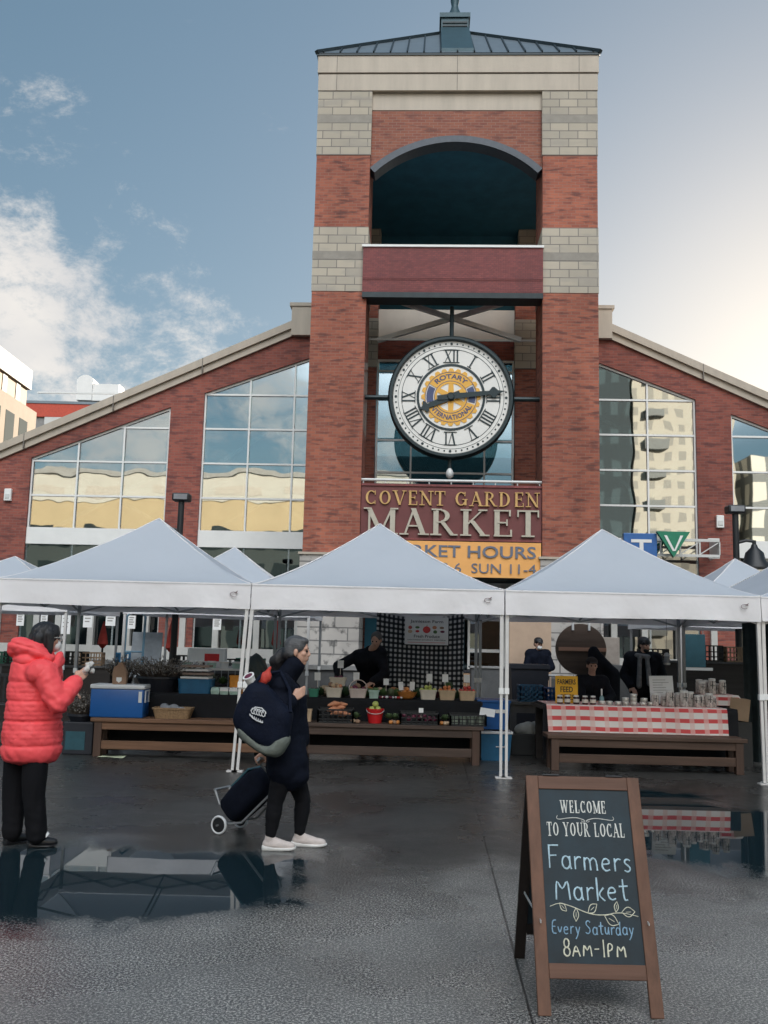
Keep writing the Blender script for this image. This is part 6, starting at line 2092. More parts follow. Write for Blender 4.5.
# ------------------------------------------------------------------ people
def shoe(parent, a, toe, m, sole=None, name='shoe', k=1.0, high=.075):
    """a: ankle over the heel, toe: tip on the ground; soles reach z = ground of the toe"""
    a, toe = Vector(a), Vector(toe)
    d = V(toe.x - a.x, toe.y - a.y, 0).normalized()
    g = toe.z
    heel = V(a.x, a.y, g) - d * .055 * k
    tip = V(toe.x, toe.y, g)
    L = (tip - heel).length
    q = lambda f, z: heel + d * L * f + V(0, 0, z)
    o = blob(name, [('c', q(.12, .045), q(.5, .040), .036, .040), ('c', q(.5, .038), q(.86, .032), .040, .030), ('c', q(.16, .06), q(.20, high + .03), .034, .038), ('c', q(.2, .075), q(.62, .045), .032, .030)], .007, m, parent)
    so = MB()
    s = V(-d.y, d.x, 0)
    hs = .026 if sole else .016
    rings = []
    for f, w, zt, zb_ in ((-.035, .010, .020, .010), (-.025, .024, .034, .004), (.0, .032, .038, .001), (.12, .037, hs + .006, .001), (.35, .034, hs, .001), (.6, .043, hs - .002, .001), (.8, .041, hs - .002, .004), (.92, .030, hs + .002, .010), (.985, .014, hs + .004, .016), (1.0, .005, hs, .019)):
        c = heel + d * L * f
        rings.append([c + s * (w * a) + V(0, 0, zb_ + (zt - zb_) * b_) for a, b_ in ((-.86, 0), (.86, 0), (1.0, .35), (1.0, .75), (.93, 1), (-.93, 1), (-1.0, .75), (-1.0, .35))])
    so.loft(rings)
    so.build('sole', sole or m, o, True)
    return o


# ---- the shopper walking past with bag and trolley
WY = 7.43
wo = V(gnd(290, 848).x, WY, 0)
def L(px, py, dy=0.0):
    return at(px, py, WY + dy) - wo
pw = T('person', 'walking person in navy coat and leggings with pale sneakers, grey hair tied back', 'person', wo)
hc_ = L(298, 651)
fdir = V(1, -.10, -.03)
hp, hq, hM = head(hc_, fdir, (-.04, 0, 1), .98)
nb = L(285, 681)
J = dict(sr=L(281, 686, -.14), sl=L(285, 686, .14), hr=L(284, 768, -.085), hl=L(292, 768, .085))
er, wr_ = L(268, 722, -.24), L(292, 699, -.20)
el, wl_ = L(276, 725, .24), L(268, 752, .20)
kr, ar = L(275, 803, -.08), L(270.5, 838, -.08)
kl, al = L(303, 800, .08), L(299.5, 834, .08)
ar.z = .115; al.z = .105
body = hp + fig_pieces(J) + [('c', nb, hc_ + V(-.035, 0, -.05), .056, .052)] + arm(J['sr'], er, wr_) + arm(J['sl'], el, wl_) + leg(J['hr'], kr, ar, 0, (.082, .052, .034)) + leg(J['hl'], kl, al, 0, (.082, .052, .034))
body += hand(wr_, (wr_ - er).normalized() * .6 + V(.5, .1, .25), V(.2, -1, .2), V(-.1, .1, 1), .9)
body += hand(wl_, V(-.75, .05, -.65), V(0, 1, 0), V(.5, 0, -.6), 1.2)
blob('body', body, .0062, SKIN, pw)
eyes(hq, pw, .98)
fold = lambda c, n_: .006 * noise.noise(c * 9) + .004 * noise.noise(c * 22) + .003 * math.sin(c.z * 38 + 6 * noise.noise(c * 4))
coat = fig_pieces(J, .028) + arm(J['sr'], er, wr_.lerp(er, .10), .024, (.060, .054, .040)) + arm(J['sl'], el, wl_.lerp(el, .1), .024, (.060, .054, .040))
coat += [('c', nb + V(-.03, 0, -.02), nb + V(.01, 0, .035), .092, .080), ('c', L(283, 735), L(288, 770), .150, .165), ('c', L(290, 745, -.05), L(292, 774, -.05), .13, .135), ('c', L(290, 745, .05), L(292, 774, .05), .13, .135), ('c', L(296, 700), L(298, 740), .085, .09)]
blob('coat', coat, .012, NAVYCL, pw, fold)
blob('high_collar', [('c', nb + V(-.01, -.035, .01), hc_ + V(-.030, -.03, -.105), .078, .070), ('c', nb + V(-.01, .035, .01), hc_ + V(-.030, .03, -.105), .078, .070), ('c', nb + V(.03, 0, .01), hc_ + V(.012, 0, -.118), .060, .050)], .009, NAVYCL, pw, lambda c, n_: .004 * noise.noise(c * 18))
blob('hood', [('e', nb + V(-.085, 0, -.005), (.075, .115, .06)), ('c', nb + V(-.02, -.085, .02), nb + V(-.10, -.05, -.02), .036, .042), ('c', nb + V(-.02, .085, .02), nb + V(-.10, .05, -.02), .036, .042)], .010, NAVYCL, pw, fold)
blob('leggings', [('c', L(287, 765), L(289, 760), .14, .13)] + leg(J['hr'], kr, ar, .006, (.090, .056, .036)) + leg(J['hl'], kl, al, .006, (.090, .056, .036)), .008, BLKTR, pw, lambda c, n_: .003 * noise.noise(V(c.x * 22, c.y * 22, c.z * 30)))
hr_ = [('e', hq(0, -.022, .040), (.083, .096, .083), hM), ('e', hq(-.05, -.05, .0), (.036, .050, .055), hM), ('e', hq(.05, -.05, .0), (.036, .050, .055), hM), ('e', hq(0, .040, .080), (.062, .040, .028), hM)]
blob('hair', hr_, .008, HAIRG, pw, lambda c, n_: .003 * math.sin(c.y * 90 + 3 * noise.noise(c * 12)))
blob('ponytail', [('e', hq(0, -.085, -.035), (.074, .060, .066), hM), ('c', hq(0, -.10, -.03), hq(0, -.165, -.09), .060, .062), ('c', hq(0, -.165, -.09), hq(0, -.15, -.19), .060, .034)], .008, HAIRK, pw, lambda c, n_: .004 * math.sin(c.x * 80 + 3 * noise.noise(c * 10)))
shoe(pw, ar, L(296, 851, -.085) * 1.0 + V(0, 0, -L(296, 851, -.085).z + .0), SHOEW, SOLEW, 'sneaker')
shoe(pw, al, L(327, 845, .06) * 1.0 + V(0, 0, -L(327, 845, .06).z + .0), SHOEW, SOLEW, 'sneaker')
for cpos in (wr_.lerp(er, .12),):
    MB().tube([cpos, cpos + (wr_ - er).normalized() * .022], .056, 14).build('cuff', GREYC, pw, True)
MB().box((hq(0, 0, 0).x + .045, -.215, L(0, 690).z - .02), (hq(0, 0, 0).x + .055, -.20, L(0, 690).z + .03)).build('zip_pull', STEELW, pw) if False else None

# shoulder bag
gb = T('tote_bag', 'bulging navy canvas bag with white print on the shoulder of the walking shopper', 'bag', wo + V(0, -.30, 0))
gp = lambda px, py: at(px, py, WY - .30) - (wo + V(0, -.30, 0))
outl = [(249, 684), (257, 682), (268, 685), (280, 699), (291, 709), (293, 716), (291, 730), (287, 745), (281, 753), (269, 751), (252, 744), (240, 734), (235, 727), (233, 718), (236, 707), (243, 693)]
cc = gp(264, 718)
def bag_loft(outl, cc, d, m, name, parent, yoff=0.0, seed=0):
    mb = MB()
    rings = []
    n = 48
    P = [gp(*q) for q in outl]
    pts = []
    for k in range(n):
        f = k / n * len(P)
        i, t_ = int(f), f - int(f)
        p0, p1, p2, p3 = (P[(i + j) % len(P)] for j in (-1, 0, 1, 2))
        pts.append(.5 * ((2 * p1) + (p2 - p0) * t_ + (2 * p0 - 5 * p1 + 4 * p2 - p3) * t_ ** 2 + (3 * p1 - p0 - 3 * p2 + p3) * t_ ** 3))
    for a in [i * PI / 12 for i in range(1, 12)]:
        s, y = math.sin(a) ** .42, -math.cos(a) * d
        rings.append([cc + (p - cc) * s + V(0, y + yoff, 0) + (p - cc).normalized() * (.007 * noise.noise(V(p.x * 12, a * 3, p.z * 12 + seed))) + V(0, .012 * noise.noise(V(p.x * 9, seed, p.z * 9)), 0) for p in pts])
    mb.loft(rings)
    return mb.build(name, m, parent, 'all')
bag_loft(outl, cc, .095, NAVYBAG, 'bag_body', gb)
lowb = [(238, 726), (250, 736), (262, 744), (276, 744), (288, 735), (290, 742), (284, 752), (276, 757), (262, 753), (248, 744), (239, 736)]
bag_loft(lowb, gp(264, 745), .11, GREYBAG, 'bag_base', gb, 0, 2)
st = MB()
st.tube([gp(250, 690) + V(0, -.05, 0), gp(262, 674) + V(0, .02, 0), gp(279, 672) + V(0, .09, 0), gp(289, 690) + V(0, .05, 0), gp(291, 712) + V(0, -.05, 0)], .014, 8)
st.tube([gp(254, 692) + V(0, .09, 0), gp(266, 675) + V(0, .11, 0), gp(281, 674) + V(0, .16, 0), gp(290, 700) + V(0, .14, 0)], .014, 8)
st.build('strap', NAVYBAG, gb, True)
em = MB()
rnd = random.Random(4)
yf = -.118
e0 = gp(260, 713)
def eb_(pts, r):
    em.tube([e0 + V(x * .8, yf + .012 + .30 * (x * x + z * z), z * .8) for x, z in pts], r * .8, 6)
for k in range(5):
    c0 = (-.045 + k * .024, .028 - .006 * k)
    eb_([(c0[0] + .020 * math.cos(a) , c0[1] + .026 * math.sin(a)) for a in [2 * PI * j / 10 for j in range(9)]], .0052)
eb_([(-.07, .03), (-.03, .062), (.03, .055), (.068, .02), (.06, -.02)], .006)
eb_([(-.08, .0), (-.05, -.035), (-.01, -.06), (.045, -.078)], .0065)
for k in range(7):
    a = (-.078 + k * .019, -.018 - k * .0095)
    eb_([a, (a[0] + .006, a[1] + .016), (a[0] + .012, a[1] - .002)], .0035)
em.build('printed_emblem', mat('print_white', (.60, .61, .62), .7), gb, True)
o = lump('red_pepper', 'red pepper poking out of the navy shoulder bag', 'pepper', wo + gp(264, 681) + V(0, -.28, 0), [('e', V(0, 0, .02), (.035, .032, .05)), ('e', V(.025, 0, .035), (.03, .03, .045)), ('c', V(.02, 0, .06), V(.04, 0, .10), .022, .012), ('e', V(-.02, .01, .0), (.025, .025, .04))], .007, REDCL)
o = T('paper_cup', 'white rimmed cup with purple filling peeking from the navy shoulder bag', 'cup', wo + gp(253, 682) + V(0, -.27, -.03))
MB().lathe([(.032, 0), (.042, .085), (.046, .085), (.046, .095), (.036, .095), (.034, .06)], (0, 0, 0), 18, Matrix.Rotation(.5, 4, 'X') @ Matrix.Rotation(-.4, 4, 'Y')).build('cup_body', PAPER, o, True)
MB().lathe([(.034, .083), (.030, .095), (.005, .10)], (0, 0, 0), 16, Matrix.Rotation(.5, 4, 'X') @ Matrix.Rotation(-.4, 4, 'Y')).build('filling', BEET, o, True)

# wheeled trolley
tp0, tp1 = gnd(218.5, 834.5), gnd(240, 828)
tr_ = T('shopping_trolley', 'black wheeled shopping trolley tilted behind the walking shopper', 'trolley', ((tp0.x + tp1.x) / 2, (tp0.y + tp1.y) / 2, 0), math.atan2(tp1.y - tp0.y, tp1.x - tp0.x) - PI / 2)
tM = Matrix.Translation((.03, 0, .125)) @ Matrix.Rotation(R(46), 4, 'Y')
bd = MB()
prof_ = [(.02, .13, .09), (.05, .15, .115), (.20, .155, .125), (.38, .150, .12), (.45, .13, .10), (.48, .09, .06)]
rings = []
for z, w, d in prof_:
    ring_ = []
    for k in range(28):
        a = 2 * PI * k / 28
        ca, sa = math.cos(a), math.sin(a)
        e = .45
        x = d * math.copysign(abs(ca) ** e, ca) - .03
        y = w * math.copysign(abs(sa) ** e, sa)
        ring_.append(tM @ V(x + .006 * noise.noise(V(x * 20, y * 20, z * 12)), y, z + .01))
    rings.append(ring_)
bd.loft(rings)
bd.build('bag_body', NAVYCL, tr_, 'all')
MB().box((-.166, -.10, .20), (-.150, .10, .42), tM, .004).build('pocket_panel', TEAL, tr_)
fm = MB()
bpy.context.view_layer.update()
hl_ = tr_.matrix_world.inverted() @ (wo + wl_ + V(-.05, .0, -.06))
for s in (-1, 1):
    fm.tube([V(.0, s * .12, .075), tM @ V(.125, s * .11, .10), tM @ V(.125, s * .10, .46), tM @ V(.11, s * .06, .54), hl_ + V(0, s * .05, -.01)], .010, 8)
fm.tube([hl_ + V(0, -.055, -.01), hl_ + V(.01, -.045, .012), hl_ + V(.01, .045, .012), hl_ + V(0, .055, -.01)], .014, 8)
fm.tube([tM @ V(-.12, -.10, .02), tM @ V(-.24, -.10, .06)], .010, 6).tube([tM @ V(-.12, .10, .02), tM @ V(-.24, .10, .06)], .010, 6).tube([tM @ V(-.24, -.11, .06), tM @ V(-.24, .11, .06)], .010, 6)
fm.build('frame', POLEG, tr_, True)
for s in (-1, 1):
    Mw = Matrix.Translation((0, s * (tp1 - tp0).length / 2, .075)) @ Matrix.Rotation(PI / 2, 4, 'X')
    w = MB().lathe([(.020, -.012), (.056, -.010), (.056, .010), (.020, .012)], (0, 0, 0), 24, Mw).build('wheel', BLACKM, tr_, True)
    ty = MB()
    nr = 28
    rr = [[ty.bm.verts.new(Mw @ V((.066 + .0095 * math.cos(b_)) * math.cos(2 * PI * k / nr), (.066 + .0095 * math.cos(b_)) * math.sin(2 * PI * k / nr), .013 * math.sin(b_))) for b_ in [2 * PI * j / 8 for j in range(8)]] for k in range(nr)]
    for k in range(nr):
        for j in range(8):
            ty.bm.faces.new((rr[k][j], rr[(k + 1) % nr][j], rr[(k + 1) % nr][(j + 1) % 8], rr[k][(j + 1) % 8]))
    ty.build('tyre', COOLW, w, True)
MB().tube([(0, -.19, .075), (0, .19, .075)], .008, 8).build('axle', POLEG, tr_)

# ---- the person in the coral coat, seen from behind
RY = 7.29
ro = V(gnd(32, 846).x, RY, 0)
def L2(px, py, dy=0.0):
    return at(px, py, RY + dy) - ro
pr_ = T('person', 'person seen from behind in a coral padded coat, black trousers and short black hair', 'person', ro)
h2 = L2(47.5, 638, .05)
f2 = V(.80, .58, -.05)
hp, hq2, hM2 = head(h2, f2, (.04, 0, 1), 1.0)
J2 = dict(sr=L2(45, 671, -.12), sl=L2(34, 669, .16), hr=L2(36, 752, -.06), hl=L2(17, 752, .05))
JB = dict(sr=L2(43, 676, -.04), sl=L2(36, 674, .09), hr=L2(33, 752, -.03), hl=L2(22, 752, .04))
er2, wr2_ = L2(58, 704, -.17), L2(76, 681, -.02)
el2, wl2_ = L2(40, 705, .30), L2(62, 695, .33)
kr2, ar2 = L2(34, 798, -.05), L2(37, 834, -.04)
kl2, al2 = L2(14, 798, .05), L2(12, 836, .05)
ar2.z = .10; al2.z = .10
b2 = hp + fig_pieces(JB, -.02) + [('c', JB['sr'], J2['sr'], .05, .05), ('c', JB['sl'], J2['sl'], .05, .05)] + [('c', L2(40, 668, .03), h2 + V(-.03, -.02, -.06), .056, .052)] + arm(J2['sr'], er2, wr2_) + arm(J2['sl'], el2, wl2_) + leg(J2['hr'], kr2, ar2) + leg(J2['hl'], kl2, al2)
dh = (wr2_ - er2).normalized()
b2 += hand(wr2_, dh + V(.2, .2, .1), V(.35, -.9, .1), V(-.5, -.1, .8), .85) + hand(wl2_, V(.8, .3, .1), V(0, .3, 1), V(.2, -1, 0), .5)
blob('body', b2, .0066, SKIN, pr_)
eyes(hq2, pr_)
# padded coat: quilted in rings
zc = [(.655, .205, .175), (.695, .230, .190), (.725, .232, .192), (.84, .224, .188), (.98, .216, .182), (1.12, .210, .175), (1.25, .202, .165), (1.35, .185, .148), (1.41, .14, .12), (1.45, .11, .10)]
def ccen(z):
    a, b_ = L2(31.5, 750, .0), L2(36.5, 665, .03)
    t_ = (z - a.z) / (b_.z - a.z)
    c = a.lerp(b_, t_); return V(c.x, c.y, z)
seams = (.75, .93, 1.08, 1.22)
def quilt(c, n_):
    if c.z > 1.36: return .003 * noise.noise(c * 14)
    w_ = .022 * noise.noise(V(c.x * 3, c.y * 3, 1)) + .010 * math.sin(c.x * 6)
    d = min(abs(c.z - s - w_) for s in seams)
    v = -.009 * math.exp(-(d / .010) ** 2) + .006 * min(d / .07, 1)
    v += .012 * noise.noise(V(c.x * 6, c.y * 6, c.z * 8)) + .005 * noise.noise(V(c.x * 22 + c.z * 14, c.y * 22, c.z * 16)) + .0025 * noise.noise(c * 44)
    return v
pc = []
for (z0, a0_, b0_), (z1, a1_, b1_) in zip(zc, zc[1:]):
    for k in range(4):
        t_ = k / 4
        z, a, b_ = z0 + (z1 - z0) * t_, a0_ + (a1_ - a0_) * t_, b0_ + (b1_ - b0_) * t_
        pc.append(('e', ccen(z), (a, b_, .055), Matrix.Rotation(R(20), 3, 'Z')))
pc += [('c', J2['sr'] + V(-.03, 0, -.01), J2['sl'] + V(0, -.03, -.01), .105, .10)]
coat2 = blob('coat', pc, .010, CORAL, pr_, quilt, 4)
def sleeve(s, e, w, par):
    P = []
    n = 15
    for k in range(n):
        t_ = k / (n - 1)
        p = s.lerp(e, t_ * 2) if t_ < .5 else e.lerp(w, t_ * 2 - 1)
        r = .100 - .034 * t_ + .003 * math.cos(k * PI * .8)
        P.append(('e', p, (r, r, r)))
    P.append(('c', e.lerp(w, .93), e.lerp(w, 1.02), .054, .046))
    def wr(c, n_):
        d = (c - e).length
        return .006 * noise.noise(c * 13) + .004 * noise.noise(c * 30) - .007 * math.exp(-(d / .12) ** 2) * (1 + math.sin(70 * (c.x * .6 + c.z)))
    return blob('sleeve', P, .010, CORAL, par, wr, 3)
sleeve(J2['sr'] + V(.0, 0, -.02), er2, wr2_.lerp(er2, .08), pr_)
sleeve(J2['sl'] + V(0, 0, -.03), el2, wl2_.lerp(el2, .1), pr_)
# the hood lies on the upper back, a soft pouch that runs round to the collar
hc0 = L2(28, 648, -.03)
hd_ = [('e', hc0, (.135, .105, .060), Matrix.Rotation(R(-12), 3, 'Y')), ('e', L2(20, 645, -.05), (.088, .090, .062)), ('e', L2(38, 652, -.06), (.105, .075, .058), Matrix.Rotation(R(22), 3, 'Y')), ('e', L2(47, 658, -.05), (.06, .06, .050)),
       ('e', L2(36, 650, .12), (.11, .07, .06), Matrix.Rotation(R(10), 3, 'Y')), ('e', L2(30, 660, -.02), (.13, .11, .060)), ('e', L2(14, 650, -.04), (.045, .07, .055))]
def hoodf(c, n_):
    q = c - hc0
    return .006 * noise.noise(c * 10) + .003 * noise.noise(c * 28) - .010 * math.exp(-((q.z + .25 * q.x - .018) / .011) ** 2) * (1 if q.y < .02 else .3)
blob('hood', hd_, .009, CORAL, pr_, hoodf, 5)
blob('collar', [('c', L2(52, 668, -.05), L2(59, 661, .06), .05, .048), ('c', L2(58, 662, .06), L2(50, 664, .17), .046, .05), ('c', L2(55, 664, -.02), L2(60, 655, .05), .040, .030)], .010, CORAL, pr_, lambda c, n_: .004 * noise.noise(c * 24))
hair2 = [('e', hq2(0, -.022, .034), (.094, .112, .094), hM2), ('e', hq2(0, -.060, -.035), (.094, .080, .105), hM2), ('c', hq2(-.078, -.01, .03), hq2(-.084, .000, -.10), .036, .030), ('c', hq2(.078, -.01, .03), hq2(.084, .000, -.10), .036, .030), ('c', hq2(-.05, -.08, .0), hq2(-.05, -.085, -.13), .05, .045), ('c', hq2(.05, -.08, .0), hq2(.05, -.085, -.13), .05, .045), ('e', hq2(0, .040, .074), (.070, .040, .036), hM2)]
blob('hair', hair2, .008, HAIRK, pr_, lambda c, n_: .004 * noise.noise(V(c.x * 34, c.y * 34, c.z * 5)) + .002 * math.sin((c.x - c.y) * 120 + 4 * noise.noise(c * 8)), 4)
gl = MB()
for s in (-1, 1):
    gl.tube([hq2(s * .032 + .024 * math.cos(a), .098, .006 + .019 * math.sin(a)) for a in [2 * PI * j / 12 for j in range(13)]], .0028, 5)
    gl.tube([hq2(s * .056, .096, .010), hq2(s * .082, .02, .008)], .0028, 5)
gl.build('glasses', STEELW, pr_, True)
blob('face_mask', [('e', hq2(0, .066, -.055), (.052, .050, .050), hM2)], .008, PAPER, pr_)
def trouser(h, k_, a_, r0, r1, r2):
    return [('c', h, k_, r0, r1), ('c', k_, V(a_.x, a_.y, .09), r1, r2), ('c', V(a_.x, a_.y, .09), V(a_.x, a_.y, .10) , r2, r2)]
blob('trousers', [('c', L2(25, 748), L2(33, 748), .10, .10)] + trouser(J2['hr'], kr2, ar2, .098, .084, .078) + trouser(J2['hl'], kl2, al2, .098, .084, .078), .009, BLKTR, pr_, lambda c, n_: .007 * noise.noise(V(c.x * 16, c.y * 16, c.z * 5)) + .006 * noise.noise(V(c.x * 9, c.y * 9, c.z * 22)) * max(0, 1 - c.z * 2))
t1_ = L2(58, 841, .02); t1_.z = 0
t2_ = L2(28, 845, .16); t2_.z = 0
shoe(pr_, V(ar2.x, ar2.y, .1), t1_, SHOEK)
shoe(pr_, V(al2.x, al2.y, .1), t2_, SHOEK)
MB().tube([V(t1_.x, t1_.y, .055).lerp(V(ar2.x, ar2.y, .08), .62), V(t1_.x, t1_.y, .06).lerp(V(ar2.x, ar2.y, .10), .72)], .040, 12).build('sock', PAPER, pr_, True)
hcup = T('paper_bag', 'crumpled white paper wrap held up in the hand of the person in coral', 'paper bag', ro + wr2_ + dh * .10 + V(.035, .0, .015))
blob('paper', [('e', V(random.uniform(-.03, .03), random.uniform(-.03, .03), random.uniform(-.02, .05)), (.022, .021, .022)) for _ in range(7)], .006, mat('crumpled_paper', (.55, .53, .50), .8), hcup, lambda c, n_: .006 * noise.noise(c * 50))


# ---- vendors and people behind the stalls
def vendor(label, loc, rz, J, headc, fd, hands, jacket, hair, skin, low=None, extras=None, vox=.010):
    t = T('person', label, 'person', loc, rz)
    P, q, M_ = head(headc, fd, (0, 0, 1), 1.0)
    P = list(P) + fig_pieces(J) + [('c', (J['sl'] + J['sr']) / 2 + V(0, 0, .03), headc + V(0, 0, -.06), .058, .052)]
    for (s, e, w) in hands:
        P += arm(J[s], e, w) + hand(w, (w - e), V(0, 0, 1), V(1, 0, 0) if s == 'sl' else V(-1, 0, 0), .6, 1.05)
    for (h, k_, a_) in low or []:
        P += leg(J[h], k_, a_)
    blob('body', P, vox, skin, t)
    eyes(q, t)
    C_ = fig_pieces(J, .03) + [('c', (J['sl'] + J['sr']) / 2 + V(0, 0, .02), (J['sl'] + J['sr']) / 2 + V(0, .0, .06), .085, .075)]
    for (s, e, w) in hands:
        C_ += arm(J[s], e, w.lerp(e, .08), .024, (.060, .052, .040))
    blob('jacket', C_, .013, jacket, t, lambda c, n_: .007 * noise.noise(c * 8) + .004 * noise.noise(c * 20))
    if low:
        Tt = []
        for (h, k_, a_) in low:
            Tt += leg(J[h], k_, a_, .018)
            shoe(t, a_, V(a_.x, a_.y - .19, 0), SHOEK)
        Tt += [('c', J['hl'], J['hr'], .12, .12)]
        blob('trousers', Tt, .014, BLKTR, t, lambda c, n_: .005 * noise.noise(c * 10))
    if hair:
        blob('hair', [('e', q(0, -.022, .036), (.083, .098, .084), M_), ('e', q(0, -.06, -.02), (.074, .055, .06), M_)], .009, hair, t)
    if extras: extras(t, q, M_)
    return t


# bending over the fruit table, facing the camera and to the left
def ex1(t, q, M_):
    pass
VJ = dict(sl=V(.13, -.02, 1.40), sr=V(-.20, .04, 1.36), hl=V(.10, .28, .93), hr=V(-.10, .28, .93))
vendor('stooping vendor in a dark jacket with close cropped hair behind the fruit punnets', (X(372, 650, 13.95), 13.92, 0), 0, VJ, V(.06, -.12, 1.60), V(-.35, -1, -.42),
       [('sr', V(-.50, -.02, 1.20), V(-.46, -.28, 1.02)), ('sl', V(.20, -.18, 1.12), V(.02, -.40, 1.00))], DKJACK, mat('hair_cropped', (.10, .095, .09), .7), SKIN,
       [('hl', V(.11, .24, .48), V(.11, .30, .09)), ('hr', V(-.11, .24, .48), V(-.11, .30, .09))])


def cap_extra(t, q, M_):
    blob('cap', [('e', q(0, -.016, .060), (.088, .104, .066), M_), ('e', q(0, .10, .050), (.064, .060, .010), M_)], .008, mat('cap_brown', (.030, .022, .020), .8), t)


SJ = dict(sl=V(.18, 0, 1.06), sr=V(-.18, 0, 1.06), hl=V(.10, .05, .52), hr=V(-.10, .05, .52))
vendor('seated vendor in a dark cap behind the yellow sign', (X(592, 670, 14.0), 14.05, 0), .15, SJ, V(0, -.03, 1.30), V(-.1, -1, -.10),
       [('sl', V(.24, -.18, .84), V(.08, -.34, .80)), ('sr', V(-.24, -.18, .84), V(-.08, -.34, .80))], DKJACK, mat('hair_brown', (.05, .03, .02), .6), SKIN,
       [('hl', V(.12, -.40, .50), V(.12, -.38, .09)), ('hr', V(-.12, -.40, .50), V(-.12, -.38, .09))], cap_extra)
st_ = T('stool', 'dark wooden stool under the seated vendor', 'stool', (X(592, 670, 14.0), 14.10, 0))
MB().lathe([(.17, .38), (.18, .39), (.18, .42), (.16, .43)], (0, 0, 0), 20).build('seat', WOODDK, st_)
for k in range(4):
    a = PI / 4 + k * PI / 2
    MB().tube([(.17 * math.cos(a), .17 * math.sin(a), 0), (.12 * math.cos(a), .12 * math.sin(a), .385)], .016, 8).build('leg', WOODDK, st_)


def man_extra(t, q, M_):
    blob('beanie', [('e', q(0, -.014, .058), (.090, .104, .078), M_), ('c', q(-.06, .05, .040), q(.06, .05, .040), .026, .026), ('e', q(0, -.014, .020), (.092, .104, .026), M_)], .008, HAIRK, t)
    blob('beard', [('e', q(0, .052, -.075), (.052, .042, .040), M_)], .008, mat('beard_dark', (.02, .018, .016), .8), t)
    blob('scarf', [('c', V(-.10, -.12, 1.46), V(.08, -.13, 1.44), .035, .035), ('c', V(-.05, -.14, 1.42), V(-.07, -.175, .98), .034, .042), ('c', V(.06, -.14, 1.42), V(.09, -.175, 1.02), .034, .042)], .010, mat('scarf_grey', (.24, .23, .23), .9, 0, .3, 20), t)


MJ = dict(sl=V(.20, 0, 1.42), sr=V(-.20, 0, 1.42), hl=V(.10, 0, .92), hr=V(-.10, 0, .92))
vendor('standing person in a black beanie and grey scarf behind the white price list', (X(643, 660, 15.0), 15.0, 0), -.25, MJ, V(.02, -.03, 1.62), V(.8, -.8, -.12),
       [('sl', V(.30, .02, 1.14), V(.20, -.16, .94)), ('sr', V(-.30, .02, 1.14), V(-.18, -.18, .96))], DKJACK, HAIRK, SKIN,
       [('hl', V(.10, .0, .48), V(.10, .03, .09)), ('hr', V(-.10, .0, .48), V(-.10, .03, .09))], man_extra)


def mask_extra(t, q, M_):
    blob('face_mask', [('e', q(0, .064, -.055), (.052, .050, .048), M_)], .009, PAPER, t)
    blob('cap', [('e', q(0, -.014, .058), (.088, .102, .070), M_), ('e', q(0, .09, .045), (.06, .055, .010), M_)], .009, HAIRK, t)


FJ = dict(sl=V(.165, 0, 1.40), sr=V(-.165, 0, 1.40), hl=V(.10, .02, .95), hr=V(-.10, .02, .95))
vendor('person in a dark coat and white face mask leaning by the tan screen wall', (X(538, 655, 18.5), 18.5, 0), .1, FJ, V(.0, -.04, 1.60), V(.2, -1, -.25),
       [('sl', V(.25, -.08, 1.15), V(.06, -.24, 1.08)), ('sr', V(-.25, -.08, 1.15), V(-.04, -.24, 1.02))], NAVYCL, HAIRK, SKIN,
       [('hl', V(.11, .0, .49), V(.11, .03, .09)), ('hr', V(-.11, .0, .49), V(-.11, .03, .09))], mask_extra)
bp_ = T('planter_box', 'black square planter box in front of the person in the white face mask', 'planter', (X(527, 680, 16.2), 16.2, 0))
MB().loft([[(sx * w, sy * w, z) for sx, sy in ((-1, -1), (1, -1), (1, 1), (-1, 1))] for w, z in ((.26, 0), (.32, 1.18), (.34, 1.18), (.34, 1.25), (.29, 1.25), (.28, 1.1))]).build('planter_body', POTK, bp_)

# ------------------------------------------------------------------ the chalkboard in the foreground
SX0, SX1, SYF, SYB, SH = .722, 1.270, 4.285, 5.055, .965
a_ = T('chalkboard_sign', 'wooden A-frame chalkboard with hand chalked market hours on the wet paving', 'sign', ((SX0 + SX1) / 2, SYF, 0))
Wd = (SX1 - SX0) / 2
lean = math.atan2((SYB - SYF) / 2 - .01, SH)
LN = SH / math.cos(lean)
MF = Matrix.Rotation(-lean, 4, 'X')                       # front leaf: local x, thickness y, up z
S_, TH = .058, .022
for sx in (-1, 1):
    x0, x1 = (-Wd, -Wd + S_) if sx < 0 else (Wd - S_, Wd)
    MB().box((x0, 0, .004), (x1, TH, LN), MF, .003).build('stile', WOODFR, a_)
MB().box((-Wd + S_ + .0005, .001, LN - .062), (Wd - S_ - .0005, TH - .001, LN), MF, .003).build('rail', WOODFRX, a_)
MB().box((-Wd + S_ + .0005, .001, .150), (Wd - S_ - .0005, TH - .001, .212), MF, .003).build('rail', WOODFRX, a_)
BX0, BX1, BZ0, BZ1 = -Wd + S_ - .004, Wd - S_ + .004, .208, LN - .058
bd_ = MB().box((BX0 - .002, .0085, BZ0 - .005), (BX1 + .002, .016, BZ1 + .005), MF).build('chalkboard', CHALK, a_)
MBk = Matrix.Translation((0, SYB - SYF, 0)) @ Matrix.Rotation(lean, 4, 'X')
for sx in (-1, 1):
    x0, x1 = (-Wd, -Wd + S_) if sx < 0 else (Wd - S_, Wd)
    MB().box((x0 + .002, -TH, .004), (x1 - .002, 0, LN - .01), MBk, .003).build('rear_stile', WOODBK, a_)
MB().box((-Wd + S_, -TH + .001, LN - .075), (Wd - S_, -.001, LN - .012), MBk).box((-Wd + S_, -TH + .001, .15), (Wd - S_, -.001, .21), MBk).build('rear_rail', WOODBK, a_)
